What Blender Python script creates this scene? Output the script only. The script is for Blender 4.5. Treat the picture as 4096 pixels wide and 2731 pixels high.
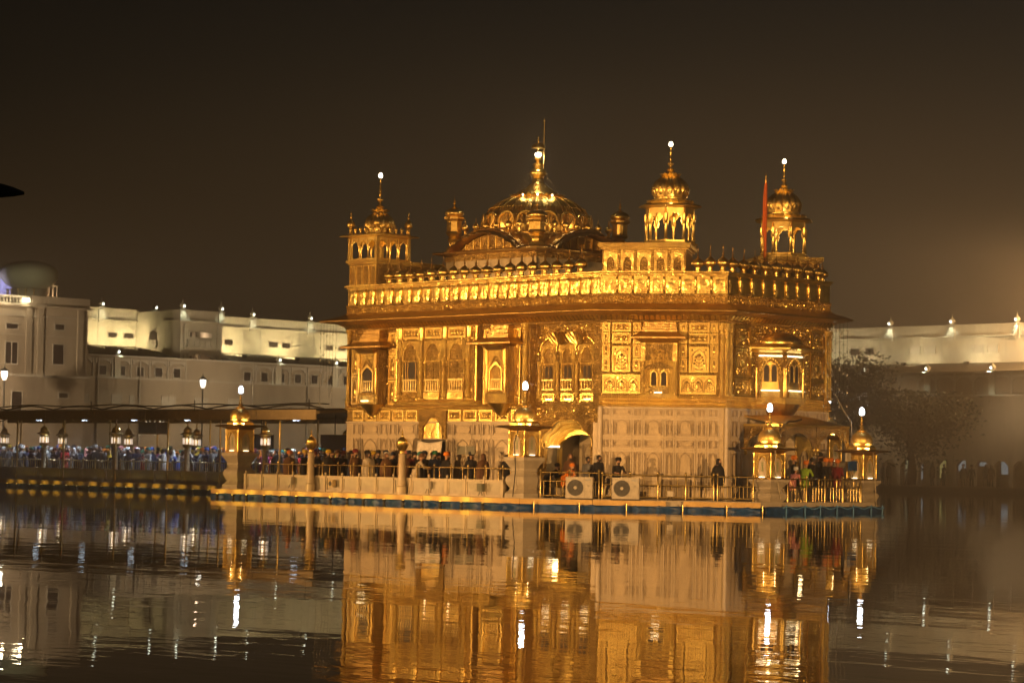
import bpy, math, random
from mathutils import Vector, Matrix
R = math.radians
random.seed(7)
for o in list(bpy.data.objects): bpy.data.objects.remove(o)
SC = bpy.context.scene
COL = SC.collection
# ------------------------------------------------------------------ camera
cam_data = bpy.data.cameras.new('camera'); cam = bpy.data.objects.new('camera', cam_data); COL.objects.link(cam)
SC.camera = cam
CAM_D, CAM_H, YAW, PITCH, ROLL = 105.0, 1.7534, 3*math.pi/4+0.0094, 0.048, 0.0167
cam_data.sensor_fit = 'HORIZONTAL'; cam_data.sensor_width = 36.0; cam_data.lens = 36.0*9870.0/4096.0
cam_data.clip_start = 0.5; cam_data.clip_end = 3000
_f = Vector((math.cos(YAW)*math.cos(PITCH), math.sin(YAW)*math.cos(PITCH), math.sin(PITCH)))
_r = Vector((math.sin(YAW), -math.cos(YAW), 0)); _u = _r.cross(_f)
_r2 = _r*math.cos(ROLL)+_u*math.sin(ROLL); _u2 = -_r*math.sin(ROLL)+_u*math.cos(ROLL)
cam.matrix_world = Matrix(((_r2.x, _u2.x, -_f.x, CAM_D/math.sqrt(2)), (_r2.y, _u2.y, -_f.y, -CAM_D/math.sqrt(2)), (_r2.z, _u2.z, -_f.z, CAM_H), (0, 0, 0, 1)))
# ------------------------------------------------------------------ world: night sky with the brown glow of a lit city in mist
world = bpy.data.worlds.new('World'); SC.world = world; world.use_nodes = True
wn, wl = world.node_tree.nodes, world.node_tree.links
wn.clear()
w_out = wn.new('ShaderNodeOutputWorld')
sky = wn.new('ShaderNodeTexSky'); sky.sky_type = 'NISHITA'; sky.sun_disc = False
sky.sun_elevation = R(-9); sky.sun_rotation = R(200)
bg_sky = wn.new('ShaderNodeBackground'); bg_sky.inputs['Strength'].default_value = 0.05
wl.new(sky.outputs[0], bg_sky.inputs[0])
tc = wn.new('ShaderNodeTexCoord'); sep = wn.new('ShaderNodeSeparateXYZ'); wl.new(tc.outputs['Generated'], sep.inputs[0])
ramp = wn.new('ShaderNodeValToRGB'); wl.new(sep.outputs['Z'], ramp.inputs[0])
els = ramp.color_ramp.elements
els[0].position = 0.0; els[0].color = (0.088, 0.0560, 0.0270, 1)
els[1].position = 0.5; els[1].color = (0.005, 0.0044, 0.0036, 1)
for p_, c_ in ((0.05, (0.060, 0.0385, 0.0190)), (0.105, (0.033, 0.0220, 0.0112)), (0.184, (0.0120, 0.0094, 0.0064))):
    e = els.new(p_); e.color = (*c_, 1)
bg_glow = wn.new('ShaderNodeBackground'); wl.new(ramp.outputs[0], bg_glow.inputs[0])
# the town's glow is stronger towards the north-east
dotn = wn.new('ShaderNodeVectorMath'); dotn.operation = 'DOT_PRODUCT'; wl.new(tc.outputs['Generated'], dotn.inputs[0])
dotn.inputs[1].default_value = (math.cos(R(62)), math.sin(R(62)), 0)
mr = wn.new('ShaderNodeMapRange'); wl.new(dotn.outputs['Value'], mr.inputs[0])
mr.inputs[1].default_value = 0.0; mr.inputs[2].default_value = 0.6; mr.inputs[3].default_value = 0.44; mr.inputs[4].default_value = 2.05
wl.new(mr.outputs[0], bg_glow.inputs['Strength'])
addw = wn.new('ShaderNodeAddShader'); wl.new(bg_sky.outputs[0], addw.inputs[0]); wl.new(bg_glow.outputs[0], addw.inputs[1])
wl.new(addw.outputs[0], w_out.inputs['Surface'])
# a trace of moonlight
sun_d = bpy.data.lights.new('moonlight', 'SUN'); sun_d.energy = 0.004; sun_d.angle = R(10); sun_d.color = (0.8, 0.85, 1)
sun = bpy.data.objects.new('moonlight', sun_d); COL.objects.link(sun); sun.rotation_euler = (R(50), 0, R(30))
# ------------------------------------------------------------------ view and render settings
SC.view_settings.view_transform = 'Standard'; SC.view_settings.look = 'None'
SC.view_settings.exposure = 0.0; SC.view_settings.gamma = 1.0
SC.render.engine = 'CYCLES'
cy = SC.cycles
cy.use_denoising = True; cy.use_adaptive_sampling = False
try: cy.denoising_input_passes = 'RGB_ALBEDO_NORMAL'; cy.denoising_prefilter = 'ACCURATE'
except Exception: pass
try: cy.denoiser = 'OPENIMAGEDENOISE'
except Exception: pass
cy.max_bounces = 7; cy.diffuse_bounces = 3; cy.glossy_bounces = 4; cy.transmission_bounces = 3; cy.volume_bounces = 0
cy.sample_clamp_indirect = 3.0; cy.sample_clamp_direct = 0.0
cy.caustics_reflective = False; cy.caustics_refractive = False
try: cy.use_light_tree = True
except Exception: pass
# ------------------------------------------------------------------ floodlights that stand on the banks of the pool, outside the picture, and one added fill
def lamp(kind, name, loc, power, color, aim=None, cone=None, radius=0.1, blend=0.4):
    d = bpy.data.lights.new(name, kind); d.energy = power; d.color = color
    if kind in ('POINT', 'SPOT'): d.shadow_soft_size = radius
    o = bpy.data.objects.new(name, d); COL.objects.link(o); o.location = loc
    if kind == 'SPOT': d.spot_size = R(cone); d.spot_blend = blend
    if aim is not None:
        o.rotation_euler = (Vector(aim)-Vector(loc)).to_track_quat('-Z', 'Y').to_euler()
    return o
WARM = (1.0, 0.515, 0.165)
lamp('SPOT', 'floodlight', (76, -42, 2.2), 2.8e5, WARM, (11, -3.0, 5.6), 24, 0.3, 1.0)
lamp('SPOT', 'floodlight', (23, -74, 2.2), 2.7e5, WARM, (7, -4.5, 5.6), 26, 0.3, 1.0)
lamp('SPOT', 'floodlight', (-34, -73, 2.2), 3.3e5, WARM, (0, -5, 5.4), 24, 0.3, 1.0)
lamp('SPOT', 'floodlight', (74, 18, 2.2), 0.16e5, WARM, (13, 0, 6.0), 22, 0.3, 1.0)  # unseen fill lamp added to brighten the dim east face
# ------------------------------------------------------------------ materials
MATS = {}
def nodes(name):
    m = bpy.data.materials.new(name); m.use_nodes = True; MATS[name] = m
    nt = m.node_tree; b = nt.nodes['Principled BSDF']
    return m, nt, nt.nodes, nt.links, b
def ramp_node(N, L, fac, stops):
    r = N.new('ShaderNodeValToRGB'); L.new(fac, r.inputs[0])
    el = r.color_ramp.elements
    el[0].position, el[0].color = stops[0][0], (*stops[0][1], 1)
    el[1].position, el[1].color = stops[-1][0], (*stops[-1][1], 1)
    for p, c in stops[1:-1]:
        q = el.new(p); q.color = (*c, 1)
    return r
def noise(N, L, vec, scale, detail=4, rough=0.55, dist=0.0):
    n = N.new('ShaderNodeTexNoise'); n.inputs['Scale'].default_value = scale; n.inputs['Detail'].default_value = detail
    n.inputs['Roughness'].default_value = rough; n.inputs['Distortion'].default_value = dist
    if vec is not None: L.new(vec, n.inputs['Vector'])
    return n
def bump(N, L, h, b, dist, strength=1.0, chain=None):
    q = N.new('ShaderNodeBump'); q.inputs['Distance'].default_value = dist; q.inputs['Strength'].default_value = strength
    L.new(h, q.inputs['Height'])
    if chain is not None: L.new(chain.outputs[0], q.inputs['Normal'])
    if b is not None: L.new(q.outputs[0], b.inputs['Normal'])
    return q
def gold(name, c1, c2, rough, kind, metal=1.0, dist=0.02, scale=11.0):
    m, nt, N, L, b = nodes(name)
    g = N.new('ShaderNodeNewGeometry'); pos = g.outputs['Position']
    n1 = noise(N, L, pos, 2.3, 5, 0.6)
    r = ramp_node(N, L, n1.outputs['Fac'], [(0.32, c2), (0.66, c1)]); L.new(r.outputs[0], b.inputs['Base Color'])
    b.inputs['Metallic'].default_value = metal
    n2 = noise(N, L, pos, 14, 3)
    mr = N.new('ShaderNodeMapRange'); L.new(n2.outputs['Fac'], mr.inputs[0])
    mr.inputs[3].default_value = rough-0.10; mr.inputs[4].default_value = rough+0.14
    L.new(mr.outputs[0], b.inputs['Roughness'])
    if kind == 'relief':     # chased scrollwork: blossoms and tendrils
        v = N.new('ShaderNodeTexVoronoi'); v.feature = 'SMOOTH_F1'; v.inputs['Scale'].default_value = scale
        v.inputs['Smoothness'].default_value = 0.35
        nd = noise(N, L, pos, scale*0.6, 3); mx = N.new('ShaderNodeMixRGB'); mx.inputs[0].default_value = 0.10
        L.new(pos, mx.inputs[1]); L.new(nd.outputs['Color'], mx.inputs[2]); L.new(mx.outputs[0], v.inputs['Vector'])
        w = N.new('ShaderNodeMath'); w.operation = 'SINE'
        ml = N.new('ShaderNodeMath'); ml.operation = 'MULTIPLY'; ml.inputs[1].default_value = 17.0
        L.new(v.outputs['Distance'], ml.inputs[0]); L.new(ml.outputs[0], w.inputs[0])
        q1 = bump(N, L, w.outputs[0], None, dist*0.55, 0.9)
        n3 = noise(N, L, pos, scale*3.2, 4)
        bump(N, L, n3.outputs['Fac'], b, dist*0.9, 0.9, q1)
    elif kind == 'sheet':    # beaten sheet, softly buckled
        n3 = noise(N, L, pos, 3.0, 3, 0.5, 0.6); n4 = noise(N, L, pos, 12, 3)
        q1 = bump(N, L, n3.outputs['Fac'], None, dist*4, 0.8); bump(N, L, n4.outputs['Fac'], b, dist*0.7, 0.7, q1)
    else:
        n3 = noise(N, L, pos, 26, 3); bump(N, L, n3.outputs['Fac'], b, dist*0.25, 0.6)
    return m
gold('gold_satin', (1.0, 0.78, 0.27), (0.80, 0.56, 0.18), 0.46, 'plain')
gold('gold_relief', (0.60, 0.42, 0.14), (0.30, 0.19, 0.065), 0.42, 'relief', dist=0.045, scale=7)  # browned ground: shade between the raised facets is put into its colour
gold('gold_fine', (1.0, 0.80, 0.27), (0.68, 0.46, 0.15), 0.38, 'relief', dist=0.028, scale=13)
gold('gold_sheet', (1.0, 0.80, 0.27), (0.70, 0.47, 0.15), 0.29, 'sheet', dist=0.010)
gold('gold_plain', (1.0, 0.80, 0.27), (0.78, 0.54, 0.17), 0.30, 'plain')
gold('gold_chased', (1.0, 0.80, 0.27), (0.78, 0.55, 0.17), 0.29, 'plain')
gold('gold_brown', (0.30, 0.19, 0.07), (0.16, 0.10, 0.035), 0.5, 'plain')  # darker brown gold for the plant motifs
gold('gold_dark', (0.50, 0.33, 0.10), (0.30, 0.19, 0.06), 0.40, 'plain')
gold('gold_dome', (0.95, 0.72, 0.25), (0.66, 0.46, 0.14), 0.33, 'plain')
gold('copper', (0.66, 0.45, 0.17), (0.44, 0.29, 0.10), 0.36, 'sheet', dist=0.010)
gold('brass', (0.80, 0.64, 0.27), (0.55, 0.41, 0.15), 0.30, 'plain')
def stone(name, c1, c2, rough=0.45, scale=1.6, vein=0.0, bd=0.004, spec=0.4, grain=30):
    m, nt, N, L, b = nodes(name)
    g = N.new('ShaderNodeNewGeometry'); pos = g.outputs['Position']
    vec = pos
    if name.startswith('plaster'):      # rain streaks run down the walls
        mp = N.new('ShaderNodeMapping'); mp.inputs['Scale'].default_value = (1.0, 1.0, 0.22); L.new(pos, mp.inputs[0]); vec = mp.outputs[0]
    n1 = noise(N, L, vec, scale, 8, 0.68, 0.4)
    r = ramp_node(N, L, n1.outputs['Fac'], [(0.30, c2), (0.62, c1)])
    src = r.outputs[0]
    if vein:
        n2 = noise(N, L, pos, scale*1.7, 5, 0.6, 1.8)
        ab = N.new('ShaderNodeMath'); ab.operation = 'SUBTRACT'; ab.inputs[1].default_value = 0.5; L.new(n2.outputs['Fac'], ab.inputs[0])
        a2 = N.new('ShaderNodeMath'); a2.operation = 'ABSOLUTE'; L.new(ab.outputs[0], a2.inputs[0])
        rv = ramp_node(N, L, a2.outputs[0], [(0.0, (vein,)*3), (0.035, (0, 0, 0))])
        mx = N.new('ShaderNodeMixRGB'); L.new(rv.outputs[0], mx.inputs[0]); L.new(src, mx.inputs[1]); mx.inputs[2].default_value = (*[k*0.55 for k in c2], 1)
        src = mx.outputs[0]
    L.new(src, b.inputs['Base Color'])
    b.inputs['Roughness'].default_value = rough; b.inputs['Specular IOR Level'].default_value = spec
    n3 = noise(N, L, pos, grain, 4); bump(N, L, n3.outputs['Fac'], b, bd, 0.6)
    return m
stone('marble', (0.54, 0.44, 0.29), (0.40, 0.32, 0.21), 0.34, 2.2, 0.5)
stone('marble_frame', (0.54, 0.455, 0.335), (0.40, 0.335, 0.24), 0.4, 2.5, 0.35)
stone('marble_old', (0.47, 0.42, 0.34), (0.33, 0.29, 0.23), 0.5, 2.8, 0.3, 0.008)
stone('inlay', (0.22, 0.145, 0.09), (0.12, 0.085, 0.06), 0.5, 5)
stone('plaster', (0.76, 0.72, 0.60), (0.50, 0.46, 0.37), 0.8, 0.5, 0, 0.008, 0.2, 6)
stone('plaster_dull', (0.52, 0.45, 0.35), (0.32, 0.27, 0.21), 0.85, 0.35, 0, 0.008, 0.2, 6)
stone('plaster_trim', (0.60, 0.57, 0.50), (0.48, 0.45, 0.40), 0.8, 0.8, 0, 0.006, 0.2, 8)
stone('roofing', (0.16, 0.14, 0.11), (0.10, 0.09, 0.07), 0.85, 1.0)
stone('ledge_stone', (0.62, 0.42, 0.15), (0.46, 0.29, 0.09), 0.5, 1.2, 0, 0.006)
stone('paving', (0.42, 0.38, 0.33), (0.30, 0.27, 0.23), 0.6, 0.8, 0.2)
stone('ground_stone', (0.30, 0.27, 0.23), (0.20, 0.18, 0.15), 0.7, 0.3)
stone('bark', (0.09, 0.06, 0.04), (0.05, 0.035, 0.025), 0.9, 6, 0, 0.02)
stone('hazy_dome', (0.50, 0.47, 0.33), (0.42, 0.40, 0.28), 0.8, 0.7)
def paint(name, c, rough=0.5, metal=0.0, var=0.12, spec=0.4):
    m, nt, N, L, b = nodes(name)
    g = N.new('ShaderNodeNewGeometry'); n1 = noise(N, L, g.outputs['Position'], 7, 4)
    r = ramp_node(N, L, n1.outputs['Fac'], [(0.3, tuple(k*(1-var*2) for k in c)), (0.7, tuple(min(1, k*(1+var)) for k in c))])
    L.new(r.outputs[0], b.inputs['Base Color']); b.inputs['Roughness'].default_value = rough; b.inputs['Metallic'].default_value = metal
    b.inputs['Specular IOR Level'].default_value = spec
    return m
paint('black_metal', (0.025, 0.025, 0.028), 0.5)
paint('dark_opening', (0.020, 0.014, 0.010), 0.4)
paint('dark_glass', (0.045, 0.035, 0.035), 0.5, spec=0.2)
paint('white_enamel', (0.45, 0.41, 0.34), 0.45)
paint('grey_plastic', (0.10, 0.10, 0.10), 0.5)
paint('blue_print', (0.10, 0.25, 0.50), 0.5)
paint('blue_tarp', (0.014, 0.062, 0.21), 0.42, var=0.3)
paint('blue_rope', (0.10, 0.28, 0.60), 0.7)
paint('white_cloth', (0.72, 0.66, 0.56), 0.9)
paint('orange_cloth', (0.46, 0.095, 0.012), 0.85)
paint('dark_cable', (0.02, 0.018, 0.016), 0.6)
paint('pale_cable', (0.45, 0.40, 0.30), 0.6)
paint('board_grey', (0.12, 0.12, 0.09), 0.5)
paint('canopy_brown', (0.50, 0.38, 0.20), 0.6)
paint('canopy_under', (0.30, 0.26, 0.20), 0.6)
paint('leaf', (0.030, 0.034, 0.014), 0.6, var=0.35)
paint('screen_dark', (0.015, 0.012, 0.015), 0.3)
paint('bulb_glass', (0.55, 0.52, 0.45), 0.15, spec=0.7)
paint('green_paint', (0.20, 0.30, 0.16), 0.6)
def emit(name, c, s):
    m, nt, N, L, b = nodes(name)
    b.inputs['Base Color'].default_value = (*[min(1, k) for k in c], 1)
    b.inputs['Emission Color'].default_value = (*c, 1); b.inputs['Emission Strength'].default_value = s
    b.inputs['Roughness'].default_value = 0.5
    return m
emit('bulb_warm', (1.0, 0.86, 0.62), 14); emit('bulb_white', (0.86, 0.93, 1.0), 14)
emit('strip_warm', (1.0, 0.83, 0.52), 5.0); emit('strip_flood', (1.0, 0.66, 0.28), 38)
emit('lantern_pane', (1.0, 0.80, 0.62), 1.3); emit('tube_white', (0.72, 0.86, 1.0), 4.5)
emit('niche_lamp', (1.0, 0.62, 0.24), 18)
emit('doorway_lit', (0.80, 0.92, 0.62), 0.22); emit('doorway_cool', (0.72, 0.86, 0.92), 0.24); emit('doorway_yellow', (0.95, 0.85, 0.30), 0.24)
emit('street_bulb', (1.0, 0.93, 0.80), 3.5); emit('lamp_small', (0.95, 1.0, 0.80), 7)
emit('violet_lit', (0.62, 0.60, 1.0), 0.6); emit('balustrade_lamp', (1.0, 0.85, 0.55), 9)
emit('uplight_lens', (1.0, 0.80, 0.25), 0.3); emit('chandelier', (1.0, 0.85, 0.55), 1.2)
def cloth(name, c):
    m, nt, N, L, b = nodes('cloth_'+name)
    g = N.new('ShaderNodeNewGeometry'); n1 = noise(N, L, g.outputs['Position'], 9, 3)
    r = ramp_node(N, L, n1.outputs['Fac'], [(0.3, tuple(k*0.65 for k in c)), (0.7, c)])
    L.new(r.outputs[0], b.inputs['Base Color']); b.inputs['Roughness'].default_value = 0.9; b.inputs['Specular IOR Level'].default_value = 0.15
    return m
CLOTH = {'orange': (0.80, 0.24, 0.03), 'white': (0.78, 0.78, 0.78), 'black': (0.025, 0.025, 0.03), 'yellow': (0.70, 0.48, 0.05), 'blue': (0.05, 0.12, 0.48),
         'green': (0.04, 0.22, 0.13), 'pink': (0.72, 0.30, 0.30), 'maroon': (0.20, 0.03, 0.04), 'navy': (0.03, 0.045, 0.10), 'grey': (0.24, 0.24, 0.26),
         'brown': (0.15, 0.08, 0.045), 'magenta': (0.45, 0.04, 0.22), 'red': (0.50, 0.03, 0.03), 'cream': (0.58, 0.50, 0.38), 'teal': (0.03, 0.22, 0.25), 'lime': (0.32, 0.52, 0.05)}
for k, c in CLOTH.items(): cloth(k, c)
paint('skin', (0.36, 0.20, 0.12), 0.55, var=0.08); paint('trousers', (0.04, 0.04, 0.05), 0.8); paint('hair', (0.012, 0.010, 0.009), 0.6)
# water: dark, still, with small ripples
def water_material():
    m, nt, N, L, b = nodes('water')
    b.inputs['Base Color'].default_value = (0.012, 0.011, 0.008, 1); b.inputs['Roughness'].default_value = 0.01
    b.inputs['IOR'].default_value = 1.38; b.inputs['Specular IOR Level'].default_value = 0.75
    g = N.new('ShaderNodeNewGeometry'); mp = N.new('ShaderNodeMapping'); L.new(g.outputs['Position'], mp.inputs[0])
    mp.inputs['Rotation'].default_value = (0, 0, R(-45)); mp.inputs['Scale'].default_value = (0.45, 1.0, 1.0)
    n1 = noise(N, L, mp.outputs[0], 0.40, 2, 0.5, 0.3); n2 = noise(N, L, mp.outputs[0], 1.2, 3, 0.55, 0.3); n3 = noise(N, L, mp.outputs[0], 4.5, 2)
    q1 = bump(N, L, n1.outputs['Fac'], None, 0.0080, 1.0); q2 = bump(N, L, n2.outputs['Fac'], None, 0.0047, 1.0, q1)
    nb = noise(N, L, mp.outputs[0], 0.05, 3); mb = N.new('ShaderNodeMapRange'); L.new(nb.outputs['Fac'], mb.inputs[0])   # patches of breeze
    mb.inputs[1].default_value = 0.35; mb.inputs[2].default_value = 0.65; mb.inputs[3].default_value = 0.45; mb.inputs[4].default_value = 1.0; L.new(mb.outputs[0], q2.inputs['Strength'])
    bump(N, L, n3.outputs['Fac'], b, 0.0007, 1.0, q2)
water_material()
# ------------------------------------------------------------------ mesh helpers (a wall piece faces -y in its own frame: x along the wall, z up)
class MB:
    def __init__(s): s.v = []; s.f = []
    def add(s, vs, fs):
        n = len(s.v); s.v += [tuple(p) for p in vs]; s.f += [tuple(i+n for i in q) for q in fs]; return s
    def box(s, x0, x1, y0, y1, z0, z1):
        return s.add([(x0, y0, z0), (x1, y0, z0), (x1, y1, z0), (x0, y1, z0), (x0, y0, z1), (x1, y0, z1), (x1, y1, z1), (x0, y1, z1)],
                     [(0, 3, 2, 1), (4, 5, 6, 7), (0, 1, 5, 4), (1, 2, 6, 5), (2, 3, 7, 6), (3, 0, 4, 7)])
    def prism_z(s, poly, z0, z1):       # plan polygon, counter-clockwise
        n = len(poly)
        return s.add([(x, y, z0) for x, y in poly]+[(x, y, z1) for x, y in poly],
                     [tuple(range(n))[::-1], tuple(range(n, 2*n))]+[(i, (i+1) % n, n+(i+1) % n, n+i) for i in range(n)])
    def prism_y(s, poly, y0, y1):       # outline in (x, z), counter-clockwise seen from the front (-y)
        n = len(poly)
        return s.add([(x, y0, z) for x, z in poly]+[(x, y1, z) for x, z in poly],
                     [tuple(range(n)), tuple(range(n, 2*n))[::-1]]+[(i, n+i, n+(i+1) % n, (i+1) % n) for i in range(n)])
    def strip_y(s, inner, outer, y0, y1):   # band between two open outlines with the same number of points, extruded in y
        n = len(inner); a = inner; b = outer
        vs = [(x, y0, z) for x, z in a]+[(x, y0, z) for x, z in b]+[(x, y1, z) for x, z in a]+[(x, y1, z) for x, z in b]
        fs = []
        for i in range(n-1):
            fs += [(i, i+1, n+i+1, n+i), (2*n+i, 3*n+i, 3*n+i+1, 2*n+i+1), (i, 2*n+i, 2*n+i+1, i+1), (n+i, n+i+1, 3*n+i+1, 3*n+i)]
        fs += [(0, n, 3*n, 2*n), (n-1, 3*n-1, 4*n-1, 2*n-1)]
        return s.add(vs, fs)
    def lathe(s, prof, n=16, cx=0, cy=0, rot=0.0, ribs=0, amp=0.0, sq=False, a0=0.0, a1=2*math.pi):
        full = abs(a1-a0-2*math.pi) < 1e-6; m = n if full else n+1
        vs = []
        for r, z in prof:
            for i in range(m):
                a = a0+(a1-a0)*i/n+rot; k = 1.0
                if ribs: k = 1-amp+amp*abs(math.cos(ribs*(a-rot)/2))*1.0
                vs.append((cx+r*k*math.cos(a), cy+r*k*math.sin(a), z))
        fs = []
        for j in range(len(prof)-1):
            for i in range(n):
                i2 = (i+1) % m
                fs.append((j*m+i, j*m+i2, (j+1)*m+i2, (j+1)*m+i))
        if full:
            if prof[0][0] > 1e-4: fs.append(tuple(range(m))[::-1])
            if prof[-1][0] > 1e-4: fs.append(tuple(range((len(prof)-1)*m, len(prof)*m)))
        return s.add(vs, fs)
    def square(s, prof, cx=0, cy=0, rot=math.pi/4):     # turned profile of square section; r is half the side
        return s.lathe([(r*math.sqrt(2), z) for r, z in prof], 4, cx, cy, rot)
    def tube(s, pts, r, n=6, r2=None):
        pts = [Vector(p) for p in pts]; m = len(pts); vs = []
        for i, p in enumerate(pts):
            d = (pts[min(i+1, m-1)]-pts[max(i-1, 0)]).normalized()
            a = Vector((0, 0, 1)) if abs(d.z) < 0.9 else Vector((1, 0, 0))
            u = d.cross(a).normalized(); w = d.cross(u)
            rr = r if r2 is None else r+(r2-r)*i/(m-1)
            for k in range(n):
                t = 2*math.pi*k/n; vs.append(p+u*rr*math.cos(t)+w*rr*math.sin(t))
        fs = [(i*n+k, i*n+(k+1) % n, (i+1)*n+(k+1) % n, (i+1)*n+k) for i in range(m-1) for k in range(n)]
        fs += [tuple(range(n))[::-1], tuple(range((m-1)*n, m*n))]
        return s.add(vs, fs)
    def ball(s, cx, cy, cz, rx, ry=None, rz=None, n=10, m=7):
        ry = rx if ry is None else ry; rz = rx if rz is None else rz
        base = len(s.v); s.lathe([(math.sin(math.pi*j/m), -math.cos(math.pi*j/m)) for j in range(m+1)], n)
        for i in range(base, len(s.v)):
            x, y, z = s.v[i]; s.v[i] = (cx+x*rx, cy+y*ry, cz+z*rz)
        return s
    def xf(s, M):
        s.v = [tuple(M @ Vector(p)) for p in s.v]; return s
    def mesh(s, name, smooth=False, fix=True):
        me = bpy.data.meshes.new(name); me.from_pydata(s.v, [], s.f); me.validate()
        if fix:
            import bmesh
            bm = bmesh.new(); bm.from_mesh(me); bmesh.ops.remove_doubles(bm, verts=bm.verts, dist=1e-5); bmesh.ops.recalc_face_normals(bm, faces=bm.faces); bm.to_mesh(me); bm.free()
        if smooth:
            me.polygons.foreach_set('use_smooth', [True]*len(me.polygons))
        return me
def smooth_by_angle(me, deg=38):
    try: me.set_sharp_from_angle(angle=R(deg)); me.polygons.foreach_set('use_smooth', [True]*len(me.polygons))
    except Exception: pass
    return me
def obj(name, me, mat=None, parent=None, loc=(0, 0, 0), rz=0.0, smooth=None, kind=None, label=None):
    if isinstance(me, MB): me = me.mesh(name)
    if smooth: smooth_by_angle(me, smooth)
    if mat is not None and not me.materials: me.materials.append(MATS[mat])
    o = bpy.data.objects.new(name, me); COL.objects.link(o)
    o.location = loc; o.rotation_euler = (0, 0, rz)
    if parent is not None: o.parent = parent
    if mat is not None and me.materials[0] is not MATS[mat]:
        o.material_slots[0].link = 'OBJECT'; o.material_slots[0].material = MATS[mat]
    if kind: o['kind'] = kind
    if label: o['label'] = label
    return o
def tag(o, label, cat, group=None):
    o['label'] = label; o['category'] = cat
    if group: o['group'] = group
    return o
def thing(name, label, cat, loc=(0, 0, 0), rz=0.0, group=None):
    o = bpy.data.objects.new(name, None); COL.objects.link(o); o.empty_display_size = 0.3
    o.location = loc; o.rotation_euler = (0, 0, rz)
    return tag(o, label, cat, group)
def empty(name, parent, loc=(0, 0, 0), rz=0.0):
    o = bpy.data.objects.new(name, None); COL.objects.link(o); o.parent = parent; o.location = loc; o.rotation_euler = (0, 0, rz); return o
def copy_tree(o, parent=None):
    c = o.copy(); COL.objects.link(c); c.parent = parent
    for ch in o.children: copy_tree(ch, c)
    return c
def dup(root, loc, rz, label=None):
    r = copy_tree(root); r.location = loc; r.rotation_euler = (0, 0, rz)
    if label: r['label'] = label
    return r
def struct(o): o['kind'] = 'structure'; return o
ORD = ['first', 'second', 'third', 'fourth', 'fifth', 'sixth', 'seventh', 'eighth', 'ninth', 'tenth', 'eleventh', 'twelfth', 'thirteenth', 'fourteenth', 'fifteenth', 'sixteenth', 'seventeenth', 'eighteenth', 'nineteenth', 'twentieth']
def ordinal(i):
    if i < 20: return ORD[i]
    t = ['twenty', 'thirty', 'forty', 'fifty', 'sixty', 'seventy', 'eighty', 'ninety'][(i+1)//10-2]
    return (t[:-1]+'ieth') if (i+1) % 10 == 0 else t+'-'+ORD[(i+1) % 10-1]
def arch(w, hs, h, n=16, cusps=0, amp=0.10, x0=0.0, z0=0.0, pointed=0.25):
    """outline of an arch from its right foot over the top to its left foot: springing at hs, apex at h"""
    out = [(x0+w/2, z0)]
    for i in range(n+1):
        t = math.pi*i/n
        x = math.cos(t)*w/2; z = math.sin(t)
        z = (1-pointed)*z+pointed*(1-abs(math.cos(t)))**0.8*1.0 if pointed else z
        k = 1.0
        if cusps: k = 1-amp*(1-abs(math.sin(cusps*t)))
        out.append((x0+x*k, z0+hs+(h-hs)*max(0, z)*(k if cusps else 1)))
    out.append((x0-w/2, z0))
    return out
def spandrel(W, H, w, hs, h, n=16, cusps=0, amp=0.10, x0=0.0, z0=0.0, pointed=0.25):
    """wall piece W x H with an arched opening through it"""
    a = arch(w, hs, h, n, cusps, amp, x0, z0, pointed)
    return [(x0-W/2, z0), (x0-w/2, z0)][:1]+a[::-1]+[(x0+W/2, z0), (x0+W/2, z0+H), (x0-W/2, z0+H)]
ONION = [(0.62, 0.0), (0.80, 0.06), (0.97, 0.22), (1.0, 0.40), (0.95, 0.60), (0.80, 0.80), (0.58, 0.95), (0.36, 1.07), (0.20, 1.20), (0.10, 1.36), (0.07, 1.50)]
def onion(r, h, z0=0.0): return [(a*r, z0+b/1.5*h) for a, b in ONION]
FINIAL = [(0.9, 0), (0.35, 0.06), (0.30, 0.12), (0.75, 0.17), (0.85, 0.22), (0.7, 0.27), (0.25, 0.31), (0.22, 0.38), (0.55, 0.42), (0.6, 0.46), (0.45, 0.50), (0.18, 0.54), (0.15, 0.62), (0.38, 0.66), (0.36, 0.70), (0.12, 0.74), (0.08, 0.9), (0.0, 1.0)]
def finial(r, h, z0=0.0): return [(a*r, z0+b*h) for a, b in FINIAL]
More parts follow.
